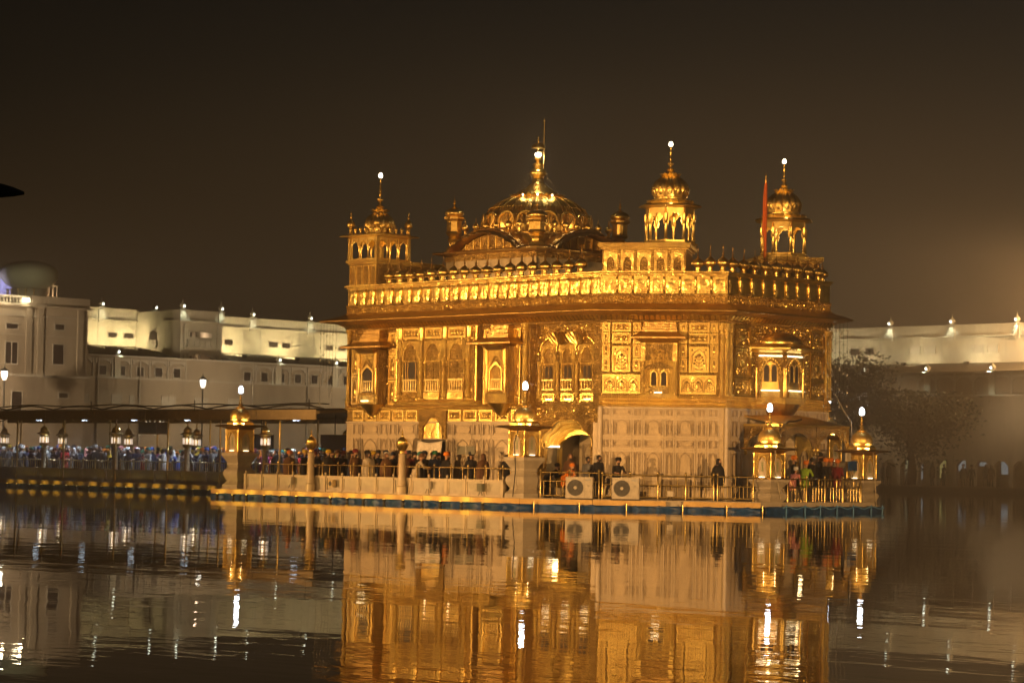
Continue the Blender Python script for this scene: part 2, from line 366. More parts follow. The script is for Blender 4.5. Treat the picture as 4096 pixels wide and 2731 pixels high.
# ------------------------------------------------------------------ people: one continuous body per pose, shared by all who stand that way
def body(pose):
    mb = MB()
    def limb(a, b, r1, r2, n=8):
        mb.tube([a, Vector(a).lerp(Vector(b), 0.5), b], r1, n, r2); mb.ball(*a, r1, n=8, m=6); mb.ball(*b, r2, n=8, m=6)
    lean = {'stand': 0.0, 'folded': 0.03, 'lean': 0.22, 'walk': 0.06, 'shawl': 0.03, 'bow': 0.45}[pose]
    hip = Vector((0, 0, 0.92)); neck = Vector((0, -lean*0.9, 1.42-lean*0.35)); head = neck+Vector((0, -0.03-lean*0.15, 0.17-lean*0.05))
    st = 0.16 if pose == 'walk' else 0.0
    for sx in (-1, 1):
        kn = Vector((sx*0.10, -0.03-sx*st*0.6, 0.50)); an = Vector((sx*0.11, 0.02-sx*st*1.4, 0.08))
        limb(tuple(hip+Vector((sx*0.09, 0, 0))), tuple(kn), 0.088, 0.062); limb(tuple(kn), tuple(an), 0.062, 0.045)
        limb(tuple(an+Vector((0, 0.03, -0.035))), tuple(an+Vector((0, -0.15, -0.045))), 0.042, 0.035)
        sh = neck+Vector((sx*0.18, 0.0, -0.06))
        if pose in ('folded', 'bow'): el = sh+Vector((sx*0.05, -0.06, -0.28)); wr = Vector((sx*0.05, el.y-0.22, el.z+0.12))
        elif pose == 'lean': el = sh+Vector((sx*0.07, -0.16, -0.22)); wr = Vector((sx*0.14, el.y-0.22, el.z-0.02))
        elif pose == 'walk': el = sh+Vector((sx*0.06, sx*0.08, -0.28)); wr = el+Vector((0, sx*0.05-0.10, -0.22))
        else: el = sh+Vector((sx*0.07, 0.03, -0.29)); wr = el+Vector((sx*0.01, -0.07, -0.25))
        limb(tuple(sh), tuple(el), 0.062, 0.048); limb(tuple(el), tuple(wr), 0.048, 0.034)
        d = (wr-el).normalized(); palm = wr+d*0.05
        mb.ball(*palm, 0.038, 0.030, 0.045, 8, 6)
        for q in range(4):
            ln = (0.075, 0.085, 0.080, 0.062)[q]; off = Vector(((q-1.5)*0.018, 0, 0))
            p0 = palm+off+d*0.025; p1 = p0+d*ln*0.55; p2 = p1+(d+Vector((0, -0.5, -0.5))).normalized()*ln*0.45
            mb.tube([p0, p1, p2], 0.0095, 6, 0.0085)
        mb.tube([palm+Vector((-sx*0.030, -0.01, 0)), palm+Vector((-sx*0.050, -0.025, 0))+d*0.04], 0.011, 6, 0.009)
    # torso, from hips to shoulders, one swept loft
    prof = [(0.0, 0.155, 0.115), (0.16, 0.165, 0.125), (0.36, 0.160, 0.120), (0.60, 0.180, 0.128), (0.82, 0.195, 0.120), (0.95, 0.15, 0.095), (1.02, 0.065, 0.062), (1.12, 0.055, 0.058)]
    vs = []; n = 12
    for t, rx, ry in prof:
        c = hip.lerp(neck, t)-Vector((0, 0, 0.05*(1-t)))
        for k in range(n): vs.append((c.x+rx*math.cos(2*math.pi*k/n), c.y+ry*math.sin(2*math.pi*k/n), c.z))
    fs = [(i*n+k, i*n+(k+1) % n, (i+1)*n+(k+1) % n, (i+1)*n+k) for i in range(len(prof)-1) for k in range(n)]+[tuple(range(n))[::-1], tuple(range((len(prof)-1)*n, len(prof)*n))]
    mb.add(vs, fs)
    # long coat skirt or a shawl hanging from the shoulders
    c0 = hip.lerp(neck, 0.05)
    mb.lathe([(0.175, c0.z-0.36), (0.185, c0.z-0.2), (0.17, c0.z+0.05), (0.12, c0.z+0.1)], 12, c0.x, c0.y)
    if pose == 'shawl':
        mb.lathe([(0.25, 0.62), (0.29, 0.85), (0.28, 1.1), (0.235, 1.3), (0.15, 1.42), (0.07, 1.47)], 14, 0, neck.y*0.6)
    mb.ball(*head, 0.078, 0.098, 0.115, 12, 9)
    mb.ball(head.x, head.y-0.098, head.z-0.005, 0.014, 0.022, 0.026, 6, 5)       # nose
    mb.ball(head.x, head.y-0.070, head.z-0.085, 0.052, 0.045, 0.055, 8, 6)       # chin and beard
    for sx in (-1, 1): mb.ball(head.x+sx*0.078, head.y+0.005, head.z, 0.012, 0.02, 0.030, 6, 5)
    me = mb.mesh('person_body', fix=False)
    o = bpy.data.objects.new('tmp', me); COL.objects.link(o)
    m = o.modifiers.new('r', 'REMESH'); m.mode = 'VOXEL'; m.voxel_size = 0.0155
    d = o.modifiers.new('d', 'DECIMATE'); d.ratio = 0.10
    dg = bpy.context.evaluated_depsgraph_get(); dg.update()
    out = bpy.data.meshes.new_from_object(o.evaluated_get(dg)); bpy.data.objects.remove(o)
    out.name = 'person_body'
    out.materials.clear()
    for k in ('cloth_grey', 'skin', 'trousers', 'hair'): out.materials.append(MATS[k])
    wrz = None
    for p in out.polygons:
        c = p.center; hd = Vector((c.x, c.y, c.z))-head
        i = 0
        if hd.length < 0.19 and c.z > neck.z+0.02:
            i = 3 if (hd.z < -0.045 and hd.y < -0.01) else 1
        elif c.z < hip.z-0.42: i = 2
        elif pose in ('stand', 'walk') and c.z < neck.z-0.60 and abs(c.x) > 0.215: i = 1
        elif pose in ('folded', 'bow', 'lean') and c.y < neck.y-0.27: i = 1
        p.material_index = i; p.use_smooth = True
    return out, head
POSES = {k: body(k) for k in ('stand', 'folded', 'lean', 'walk', 'shawl', 'bow')}
def turban_mesh():
    mb = MB()
    prof = [(0.088, -0.015), (0.112, 0.005), (0.125, 0.045), (0.122, 0.085), (0.105, 0.125), (0.070, 0.152), (0.0, 0.163)]
    mb.lathe(prof, 14)
    for i in range(4):      # the wraps, crossing over the forehead
        pts = []
        for k in range(13):
            a = 2*math.pi*k/12; pts.append((0.116*math.cos(a)*(1-0.08*i), 0.118*math.sin(a)*(1-0.08*i), 0.03+0.028*i+0.022*math.cos(a)*(1 if i % 2 else -1)))
        mb.tube(pts, 0.016, 5)
    return smooth_by_angle(mb.mesh('turban'), 60)
TURBAN = turban_mesh()
def hair_mesh():
    mb = MB(); mb.lathe([(0.086, -0.06), (0.100, 0.0), (0.098, 0.06), (0.075, 0.10), (0.0, 0.122)], 12); mb.ball(0, 0.09, 0.02, 0.045)
    return smooth_by_angle(mb.mesh('hair'), 60)
HAIR = hair_mesh()
def scarf_mesh():
    mb = MB(); mb.lathe([(0.15, -0.27), (0.13, -0.18), (0.098, -0.10), (0.100, -0.02), (0.104, 0.05), (0.082, 0.11), (0.0, 0.135)], 12, 0, 0.02)
    return smooth_by_angle(mb.mesh('head_scarf'), 60)
SCARF = scarf_mesh()
def person(loc, rz, pose, coat, headgear, hcol, scale, label, group):
    me, head = POSES[pose]
    o = obj('person', me, None, None, loc, rz); o.scale = (scale,)*3
    o.material_slots[0].link = 'OBJECT'; o.material_slots[0].material = MATS['cloth_'+coat]
    tag(o, label, 'person', group)
    if headgear == 'turban':
        t = obj('turban', TURBAN, 'cloth_'+hcol, o); t.location = head+Vector((0, 0.012, 0.035)); t.rotation_euler = (R(-10), 0, 0)
    elif headgear == 'scarf':
        t = obj('head_scarf', SCARF, 'cloth_'+hcol, o); t.location = head+Vector((0, 0.015, 0.0))
    else:
        t = obj('hair', HAIR, 'hair', o); t.location = head+Vector((0, 0.012, 0.005))
    return o
# ------------------------------------------------------------------ setting: pool, banks, ground
PW, PE, PS, PN = -74.0, 71.0, -68.0, 70.0
struct(obj('water', MB().add([(PW-1, PS-1, 0), (PE+1, PS-1, 0), (PE+1, PN+1, 0), (PW-1, PN+1, 0)], [(0, 1, 2, 3)]), 'water'))
GZ = 0.33
g = MB()
for x0, x1, y0, y1 in ((-420, PW, -420, 420), (PE, 420, -420, 420), (PW, PE, -420, PS), (PW, PE, PN, 420)): g.box(x0, x1, y0, y1, -0.6, GZ)
struct(obj('ground', g.mesh('ground', fix=False), 'ground_stone'))
# paved walks round the pool with a low kerb at the water
for nm, b in (('walkway', (PW-9, PW-0.3, PS, PN)), ('walkway', (PW, PE, PN+0.3, PN+9.5))):
    struct(obj(nm, MB().box(*b, GZ-0.1, GZ+0.012), 'paving'))
for b in ((PW-0.3, PW, PS, PN), (PW, PE, PN, PN+0.3)):
    struct(obj('kerb', MB().box(*b, -0.5, GZ+0.12), 'marble_old'))
# ------------------------------------------------------------------ temple platform
PL = [(-8.62, -10.0), (9.5, -10.0), (16.2, -4.4), (16.2, 2.42), (9.0, 9.6), (-8.62, 9.6)]
FZ = 0.37
platform = struct(obj('platform', MB().prism_z(PL, -0.8, FZ), 'marble_old'))
def offset_poly(poly, d):
    n = len(poly); out = []
    for i in range(n):
        p0, p1, p2 = Vector(poly[i-1]), Vector(poly[i]), Vector(poly[(i+1) % n])
        e1 = (p1-p0).normalized(); e2 = (p2-p1).normalized()
        n1 = Vector((e1.y, -e1.x)); n2 = Vector((e2.y, -e2.x)); b = (n1+n2).normalized(); out.append(tuple(p1+b*d/max(0.2, b.dot(n1))))
    return out
PO = offset_poly(PL, 0.28)
def seg_frame(a, b):
    a, b = Vector(a), Vector(b); d = b-a; return a, d.length, math.atan2(d.y, d.x)
for i, (j, s0, s1) in enumerate(((0, 0, 1), (1, 0, 0.60), (1, 0.67, 0.985), (5, 0, 1))):
    a, ln, rz = seg_frame(PO[j], PO[(j+1) % 6])
    nseg = max(1, int(ln*(s1-s0)/2.4))
    for k in range(nseg):     # ledge slabs round the edge
        x0 = ln*(s0+(s1-s0)*k/nseg)+0.01; x1 = ln*(s0+(s1-s0)*(k+1)/nseg)-0.01
        obj('ledge_slab', MB().box(x0, x1, 0.0, 0.30, 0.16, 0.345+0.004*(k % 2)), 'ledge_stone', platform, (a.x, a.y, 0), rz)
def tarp(poly_i, lab, wav=0.05, top=0.17):
    a, ln, rz = seg_frame(PO[poly_i], PO[(poly_i+1) % 6]); n = max(4, int(ln*5)); rnd = random.Random(poly_i*7+3)
    vs = []; fs = []
    for i in range(n+1):
        x = ln*i/n
        for j, z in enumerate((-0.15, 0.02, 0.09, top)):
            vs.append((x, 0.06-0.05*math.sin(i*0.9+j)-rnd.uniform(0, wav), z+(rnd.uniform(-0.015, 0.015) if j == 3 else 0)))
    for i in range(n):
        for j in range(3): fs.append((i*4+j, (i+1)*4+j, (i+1)*4+j+1, i*4+j+1))
    me = MB().add(vs, fs).mesh('plastic_sheet'); o = obj('plastic_sheet', me, 'blue_tarp', None, (a.x, a.y, 0), rz, 60)
    md = o.modifiers.new('thick', 'SOLIDIFY'); md.thickness = 0.012
    tag(o, lab, 'plastic sheet', 'blue sheeting round the platform'); return o
tarp(0, 'blue plastic sheeting at the waterline under the marble balustrade')
tarp(1, 'blue plastic sheeting at the waterline below the two air conditioners')
tarp(2, 'crumpled blue plastic sheeting below the railing with rings', 0.10, 0.20)
# ------------------------------------------------------------------ the gilded temple
T = thing('temple', 'gilded two-storey temple with fluted dome and marble lower walls standing in the pool', 'temple')
A0, A1, B1, C1 = Vector((-5.36, -5.88)), Vector((9.43, -5.88)), Vector((13.35, -3.10)), Vector((13.35, 3.10))
N1 = Vector((9.43, 5.88)); N0 = Vector((-5.36, 5.88))
FACE = {}
for k, (a, b) in {'A': (A0, A1), 'B': (A1, B1), 'C': (B1, C1), 'D': (C1, N1), 'N': (N1, N0), 'W': (N0, A0)}.items():
    FACE[k] = seg_frame(a, b)
LA, LB, LC = FACE['A'][1], FACE['B'][1], FACE['C'][1]
def fp(face, s, out=0.0, z=0.0):
    a, ln, rz = FACE[face]
    return Vector((a.x+math.cos(rz)*s+math.sin(rz)*out, a.y+math.sin(rz)*s-math.cos(rz)*out, z))
def put(name, me, mat, face, s=0.0, z=0.0, out=0.0, smooth=None, parent=None, label=None):
    return obj(name, me, mat, parent or T, fp(face, s, out, z), FACE[face][2], smooth, None, label)
CORE = [tuple(p) for p in (A0, A1, B1, C1, N1, N0)]
ZR = 8.94                                   # roof level
def inset(poly, d): return offset_poly(poly, -d)
# --- core masses. the south doorway recess is really hollow: the core is notched behind it
RS0, RS1, RD = 10.95, 14.42, 0.38           # recess along face A, its depth
core = [(-5.36, -5.88+0.02), (RS0-5.36, -5.86), (RS0-5.36, -5.88+RD+2.6), (RS1-5.36, -5.88+RD+2.6), (RS1-5.36, -5.86), (9.41, -5.86), (13.33, -3.09), (13.33, 3.09), (9.41, 5.86), (-5.34, 5.86)]
obj('wall', MB().prism_z(core, FZ, 3.25), 'marble', T)
core_u = [(-5.34, -5.86), (RS0-5.36, -5.86), (RS0-5.36, -5.88+RD+0.3), (RS1-5.36, -5.88+RD+0.3), (RS1-5.36, -5.86), (9.41, -5.86), (13.33, -3.09), (13.33, 3.09), (9.41, 5.86), (-5.34, 5.86)]
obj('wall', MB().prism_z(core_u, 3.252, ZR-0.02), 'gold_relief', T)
# --- marble panels
def frame_plate(w, h, b, d):
    m = MB(); m.box(0, w, -d, 0, 0, b); m.box(0, w, -d, 0, h-b, h); m.box(0, b, -d, 0, b, h-b); m.box(w-b, w, -d, 0, b, h-b)
    return m
def line_rect(m, x0, x1, z0, z1, t, y0, y1):
    m.box(x0, x1, y0, y1, z0, z0+t); m.box(x0, x1, y0, y1, z1-t, z1); m.box(x0, x0+t, y0, y1, z0+t, z1-t); m.box(x1-t, x1, y0, y1, z0+t, z1-t)
_pc = {}
def marble_panel(face, s, z, w, h, style, out=0.0):
    key = (round(w, 3), round(h, 3), style)
    if key not in _pc:
        b = 0.045
        pl = frame_plate(w, h, b, 0.014)
        inl = MB(); i = b+0.025
        line_rect(inl, i, w-i, i, h-i, 0.010, -0.012, 0)
        if min(w, h) > 0.25: line_rect(inl, i+0.05, w-i-0.05, i+0.05, h-i-0.05, 0.007, -0.010, 0)
        if style == 'arch' and w > 0.5:
            ow = w-2*i-0.16; ins = arch(ow-0.03, h*0.5, h-i-0.13, 16, 5, 0.10, w/2, i+0.06, 0.35); outs = arch(ow, h*0.5, h-i-0.11, 16, 5, 0.10, w/2, i+0.06, 0.35)
            inl.strip_y(ins, outs, -0.011, 0)
        elif style == 'niche':
            ow = w-2*i-0.10; inl.strip_y(arch(ow-0.025, h*0.55, h*0.80, 12, 0, 0, w/2, h*0.16, 0.5), arch(ow, h*0.55, h*0.82, 12, 0, 0, w/2, h*0.16, 0.5), -0.011, 0)
        elif style == 'cartouche':
            pts = [(i+0.14, i+0.05), (w-i-0.14, i+0.05), (w-i-0.07, h*0.35), (w-i-0.03, h/2), (w-i-0.07, h*0.65), (w-i-0.14, h-i-0.05), (i+0.14, h-i-0.05), (i+0.07, h*0.65), (i+0.03, h/2), (i+0.07, h*0.35), (i+0.14, i+0.05)]
            c = (w/2, h/2); inl.strip_y([(c[0]+(x-c[0])*0.955, c[1]+(zz-c[1])*0.90) for x, zz in pts], pts, -0.011, 0)
        elif style == 'flower':      # inlaid plant: stem, leaves, blossoms
            cx = w/2; inl.box(cx-0.006, cx+0.006, -0.010, 0, h*0.22, h*0.72)
            for t in range(5):
                for sg in (-1, 1):
                    zz = h*(0.26+0.10*t); r = min(w*0.30, 0.20)*(1-0.12*t)
                    inl.prism_y([(cx, zz), (cx+sg*r*0.5, zz+0.015), (cx+sg*r, zz+0.07), (cx+sg*r*0.5, zz+0.055)][::sg], -0.010, 0)
                    q = (cx+sg*r, zz+0.085); inl.prism_y([(q[0]+0.022*math.cos(k*math.pi/3), q[1]+0.022*math.sin(k*math.pi/3)) for k in range(6)], -0.011, 0)
            inl.strip_y(arch(w-2*i-0.11, h*0.6, h*0.86, 12, 5, 0.09, cx, h*0.10, 0.4), arch(w-2*i-0.085, h*0.6, h*0.875, 12, 5, 0.09, cx, h*0.10, 0.4), -0.010, 0)
        _pc[key] = (pl.mesh('panel'), inl.mesh('inlay'))
    p = put('marble_panel', _pc[key][0], 'marble_frame', face, s, z, out)
    obj('inlay', _pc[key][1], 'inlay', p)
    return p
def rows(face, cols, rws, out=0.0):
    for s, w, wide in cols:
        for z, h, st_w, st_n in rws: marble_panel(face, s, z, w, h, st_w if wide else st_n, out)
# face A: bays of narrow, wide, narrow panels either side of the curtained door
colsA = [(0.42, 0.50, 0), (0.98, 1.12, 1), (2.16, 0.50, 0), (2.74, 0.46, 0), (3.26, 1.10, 1), (4.42, 0.30, 0), (6.28, 0.30, 0), (6.64, 1.10, 1), (7.80, 0.46, 0), (8.34, 0.50, 0), (8.90, 1.12, 1), (10.08, 0.50, 0)]
rows('A', colsA, [(2.68, 0.54, 'cartouche', 'niche'), (0.78, 1.84, 'flower', 'flower')])
obj('plinth', MB().prism_z([tuple(p) for p in offset_poly(CORE, 0.07)][:2]+[(9.43, -5.0), (-5.36, -5.0)], FZ+0.004, 0.72), 'marble_frame', T)
colsB = [(0.06, 0.36, 0), (0.47, 0.76, 1), (1.28, 0.36, 0), (1.69, 0.76, 1), (2.50, 0.36, 0), (2.91, 0.76, 1), (3.72, 0.36, 0), (4.13, 0.42, 0)]
rws = [(3.48, 0.36, 'cartouche', 'niche'), (2.72, 0.70, 'arch', 'niche'), (2.26, 0.40, 'cartouche', 'niche'), (1.18, 1.02, 'arch', 'niche'), (0.66, 0.46, 'cartouche', 'niche')]
# gold begins higher on B and C, so marble facing continues up to 3.9 there
obj('wall', MB().prism_z([(A1.x+0.02, A1.y+0.02), (13.352, -3.102), (13.352, 3.102), (9.45, 5.9), (9.0, 5.0), (9.0, -5.0)], 3.2, 3.88), 'marble', T)
rows('B', colsB, rws, 0.006)
colsC = [(0.30, 0.42, 0), (0.78, 0.80, 1), (1.64, 0.40, 0), (2.10, 0.84, 1), (3.00, 0.40, 0), (3.46, 0.84, 1), (4.36, 0.40, 0), (4.82, 0.80, 1), (5.66, 0.40, 0)]
rows('C', colsC, rws, 0.008)
# chased relief: many small leaf-shaped facets beaten into the sheet, too small to pick apart
def facets(w, h, seed, step=0.088, x0=0.0, z0=0.0, y=0.0, hk=1.0, keep=0.88, holes=()):
    rnd = random.Random(seed); vs = []; fs = []
    for j in range(int(h/step)):
        for i in range(int(w/step)):
            if rnd.random() > keep: continue
            x = step*(i+0.5)+rnd.uniform(-0.02, 0.02)+(0.02 if j % 2 else -0.02); z = step*(j+0.5)+rnd.uniform(-0.02, 0.02)
            a = rnd.uniform(0, math.pi); l = step*rnd.uniform(0.40, 0.62); q_ = l*rnd.uniform(0.4, 0.8); hh = rnd.uniform(0.012, 0.036)*hk
            c, q = math.cos(a), math.sin(a); b = len(vs); x += x0; z += z0
            if any(p[0] < x < p[1] and p[2] < z < p[3] for p in holes): continue
            vs += [(x+c*l, y, z+q*l), (x-q*q_, y, z+c*q_), (x-c*l, y, z-q*l), (x+q*q_, y, z-c*q_), (x+rnd.uniform(-0.012, 0.012), y-hh, z+rnd.uniform(-0.012, 0.012))]
            fs += [(b, b+1, b+4), (b+1, b+2, b+4), (b+2, b+3, b+4), (b+3, b, b+4)]
    return MB().add(vs, fs)
def relief_field(face, s0, s1, z0, z1, out, seed, step=0.105, mat='gold_chased', holes=()):
    o = put('chased_relief', facets(s1-s0, z1-z0, seed, step, hk=1.25, keep=0.74, holes=[(a-s0, b-s0, c-z0, d-z0) for a, b, c, d in holes]).mesh('chased_relief', fix=False), mat, face, s0, z0, out); o['kind'] = 'stuff'
    return o
# --- generic gilded pieces
def bead_row(face, s0, s1, z, out, r=0.028, pitch=0.085, name='bead_moulding'):
    n = max(2, int((s1-s0)/pitch)); m = MB()
    for i in range(n): m.lathe([(0, -r), (r*0.8, -r*0.6), (r, 0), (r*0.8, r*0.6), (0, r)], 6, (s1-s0)*(i+0.5)/n, -r*0.3)
    return put(name, m.mesh(name, fix=False), 'gold_plain', face, s0, z, out, 60)
def moulding(face, s0, s1, prof, mat='gold_plain', name='cornice'):
    """straight run of a profile given as (out, z) pairs from bottom to top"""
    n = len(prof); vs = [(0, -o, z) for o, z in prof]+[(s1-s0, -o, z) for o, z in prof]
    back = [(0, 0.05, prof[0][1]), (0, 0.05, prof[-1][1]), (s1-s0, 0.05, prof[0][1]), (s1-s0, 0.05, prof[-1][1])]
    vs += back; b0 = 2*n
    fs = [(i, n+i, n+i+1, i+1) for i in range(n-1)]+[(0, b0, b0+2, n), (n-1, 2*n-1, b0+3, b0+1), (b0, b0+1, b0+3, b0+2)]
    fs += [tuple(list(range(n))+[b0+1, b0]), tuple([b0+2, b0+3]+list(range(2*n-1, n-1, -1)))]
    return put(name, MB().add(vs, fs), mat, face, s0, 0, 0)
def corner_moulding(faces, prof, mat='gold_plain', name='cornice'):
    """profile swept round the outline of the temple along the named faces with mitred corners"""
    pts = {o: offset_poly(CORE, o) for o in {p[0] for p in prof}}
    idx = {'A': 0, 'B': 1, 'C': 2, 'D': 3, 'N': 4, 'W': 5}
    for fc in faces:
        i = idx[fc]; j = (i+1) % 6; n = len(prof); vs = []
        for e_ in (i, j):
            for o, z in prof: vs.append((*pts[o][e_], z))
        fs = [(k, n+k, n+k+1, k+1) for k in range(n-1)]
        c0, c1 = CORE[i], CORE[j]
        q = offset_poly(CORE, -0.3); vs += [(*q[i], prof[0][1]), (*q[i], prof[-1][1]), (*q[j], prof[0][1]), (*q[j], prof[-1][1])]; b0 = 2*n
        fs += [(0, b0, b0+2, n), (n-1, 2*n-1, b0+3, b0+1)]
        obj(name, MB().add(vs, fs), mat, T)
def pilaster(face, s, z0, z1, w, out, mat='gold_fine', fl=True):
    key = ('pil', round(w, 3), round(z1-z0, 3), fl)
    if key not in _pc:
        h = z1-z0; m = MB(); r = w/2
        prof = [(r*1.0, 0), (r*1.0, 0.05), (r*0.7, 0.09), (r*0.95, 0.16), (r*0.95, 0.22), (r*0.62, 0.28), (r*0.66, 0.34), (r*0.60, h*0.5), (r*0.60, h-0.34), (r*0.9, h-0.26), (r*0.62, h-0.2), (r*0.85, h-0.12), (r*1.0, h-0.06), (r*1.0, h)]
        m.lathe(prof, 12 if not fl else 16, 0, 0, 0, 8 if fl else 0, 0.12 if fl else 0)
        _pc[key] = smooth_by_angle(m.mesh('pilaster'), 50)
    return put('pilaster', _pc[key], mat, face, s, z0, out)
def relief_panel(face, s, z, w, h, out, motif='plain', mat='gold_relief', fmat='gold_plain', parent=None):
    key = ('rel', round(w, 3), round(h, 3), motif)
    if key not in _pc:
        b = min(0.05, w*0.12); fr = frame_plate(w, h, b, 0.045); line_rect(fr, b+0.02, w-b-0.02, b+0.02, h-b-0.02, 0.016, -0.030, 0)
        fld = MB().box(b, w-b, -0.014, 0, b, h-b); fc = facets(w-2*b-0.06, h-2*b-0.06, int(w*100+h*1000), 0.085, b+0.03, b+0.03, -0.0145, 0.9, 0.62) if motif not in ('flower', 'arches') else None; rel = MB()
        if motif in ('flower', 'arches'):
            spots = [(w/2, b+0.03, w-2*b-0.08, h-2*b-0.05)] if motif == 'flower' else [(b+(w-2*b)*(k+0.5)/3, b+0.02, (w-2*b)/3-0.035, h-2*b-0.07) for k in range(3)]
            for cx, zb, aw, ah in spots:
                rel.strip_y(arch(aw-0.03, ah*0.55, ah*0.96, 16, 5, 0.12, cx, zb, 0.45), arch(aw+0.015, ah*0.56, ah, 16, 5, 0.12, cx, zb, 0.45), -0.040, -0.014)
                rel.box(cx-0.009, cx+0.009, -0.032, -0.014, zb, zb+ah*0.62)
                rr = aw*0.42
                for sg in (-1, 1):      # broad leaves at the foot, curling stems, blossoms
                    rel.prism_y([(cx, zb+0.01), (cx+sg*rr*0.45, zb+0.01), (cx+sg*rr, zb+ah*0.12), (cx+sg*rr*0.45, zb+ah*0.09)][::sg], -0.034, -0.014)
                    for t in range(3):
                        zz = zb+ah*(0.18+0.15*t); r2 = rr*(0.92-0.16*t)
                        rel.prism_y([(cx, zz), (cx+sg*r2*0.5, zz+ah*0.02), (cx+sg*r2*0.8, zz+ah*0.10), (cx+sg*r2*0.4, zz+ah*0.06)][::sg], -0.030, -0.014)
                        rel.ball(cx+sg*r2*0.80, -0.016, zz+ah*0.13, aw*0.075, 0.022, aw*0.075, 7, 4)
                rel.ball(cx, -0.016, zb+ah*0.68, aw*0.15, 0.026, aw*0.12, 8, 4)
            if motif == 'flower':
                for sg in (-1, 1): rel.ball(w/2+sg*(w/2-b-0.07), -0.014, h-b-0.075, 0.042, 0.022, 0.042, 8, 4)
        elif motif == 'scroll':
            n = max(2, int((w-2*b)/0.17))
            for k in range(n):
                cx = b+(w-2*b)*(k+0.5)/n; rel.ball(cx, -0.014, h*0.45, 0.055, 0.024, min(0.06, h*0.2), 8, 4); rel.ball(cx, -0.014, h*0.70, 0.03, 0.02, min(0.035, h*0.1), 6, 4)
        elif motif == 'niche':
            rel.strip_y(arch(w-2*b-0.09, h*0.55, h*0.86, 12, 5, 0.12, w/2, b+0.03, 0.45), arch(w-2*b-0.05, h*0.56, h*0.89, 12, 5, 0.12, w/2, b+0.03, 0.45), -0.035, -0.014)
            rel.ball(w/2, -0.014, h*0.45, w*0.16, 0.022, h*0.14, 8, 5); rel.ball(w/2, -0.014, h*0.25, w*0.10, 0.02, h*0.06, 7, 4)
        _pc[key] = (fr.mesh('panel_frame'), (fld.mesh('field', fix=False), fc.mesh('chasing', fix=False) if fc and fc.v else None), smooth_by_angle(rel.mesh('relief'), 50) if rel.v else None)
    p = put('gilded_panel', _pc[key][0], fmat, face, s, z, out) if parent is None else obj('gilded_panel', _pc[key][0], fmat, parent, (s, -out, z))
    if parent is None:
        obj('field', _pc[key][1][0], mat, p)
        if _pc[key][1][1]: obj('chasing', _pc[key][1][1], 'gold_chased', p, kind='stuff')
        if _pc[key][2]: obj('relief', _pc[key][2], 'gold_brown' if motif in ('flower', 'arches') else 'gold_plain', p)
    return p
def window_bay(face, s, z, w, h, out, opened=False, grille=True, two=True, tympanum=0.0, dark=False):
    """window with cusped head, door leaves, turned balustrade and a lit grille below the sill"""
    root = put('window', frame_plate(w, h, 0.05, 0.06), 'gold_fine', face, s-w/2, z, out)
    iw = w-0.1
    if opened or dark:
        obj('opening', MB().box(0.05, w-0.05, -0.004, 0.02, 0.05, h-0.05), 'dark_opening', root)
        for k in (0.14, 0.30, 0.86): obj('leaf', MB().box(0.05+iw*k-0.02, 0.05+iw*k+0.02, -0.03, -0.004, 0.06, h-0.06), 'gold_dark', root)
    else:
        for k in range(2 if two else 1):
            x0 = 0.05+iw*k/2 if two else 0.05; x1 = x0+(iw/2 if two else iw)
            lf = frame_plate(x1-x0-0.01, h-0.1, 0.035, 0.03); lf.box(0.03, x1-x0-0.04, -0.012, 0, 0.03, h-0.13)
            obj('leaf', lf, 'gold_relief', root, (x0+0.005, 0.0, 0.05))
    rl = MB(); bh = h*0.40
    rl.box(0.03, w-0.03, -0.10, -0.06, bh-0.05, bh); rl.box(0.03, w-0.03, -0.10, -0.06, 0.0, 0.05)
    n = max(4, int(iw/0.125))
    for k in range(n):
        x = 0.05+iw*(k+0.5)/n; rl.lathe([(0.012, 0.05), (0.02, 0.09), (0.010, 0.14), (0.018, bh*0.5), (0.010, bh-0.14), (0.016, bh-0.05), (0.010, bh), (0.012, bh+0.03), (0.0, bh+0.06)], 6, x, -0.08)
    obj('balustrade', rl, 'brass', root, smooth=50)
    if grille:
        gm = MB().box(0.02, w-0.02, -0.11, -0.02, -0.30, -0.03)
        for k in range(int(iw/0.05)):
            gm.add([(0.04+k*0.05, -0.122, -0.28), (0.055+k*0.05, -0.122, -0.28), (0.095+k*0.05, -0.122, -0.05), (0.08+k*0.05, -0.122, -0.05)], [(0, 1, 2, 3)])
        obj('grille', gm.mesh('grille', fix=False), 'gold_sheet', root)
        lamp('POINT', 'sill_light', fp(face, s, out+0.26, z-0.33), 1.1, (1, 0.62, 0.25), radius=0.05)
    if tympanum:
        W_ = w+0.10; H_ = tympanum
        t = MB().prism_y(spandrel(W_, H_, w*0.82, H_*0.30, H_*0.90, 18, 4, 0.12, w/2, h, 0.35), -0.075, 0)
        obj('tympanum', t, 'gold_fine', root)
        obj('tympanum_field', MB().box(w*0.06, w*0.94, -0.02, 0, h, h+H_*0.9), 'gold_relief', root)
        bd = MB()
        for x, zz in arch(w*0.88, H_*0.30, H_*0.95, 18, 4, 0.12, w/2, h, 0.35)[1:-1]: bd.ball(x, -0.085, zz, 0.026, 0.02, 0.026, 6, 4)
        obj('bead_arch', bd.mesh('bead_arch', fix=False), 'gold_plain', root, smooth=60)
    return root
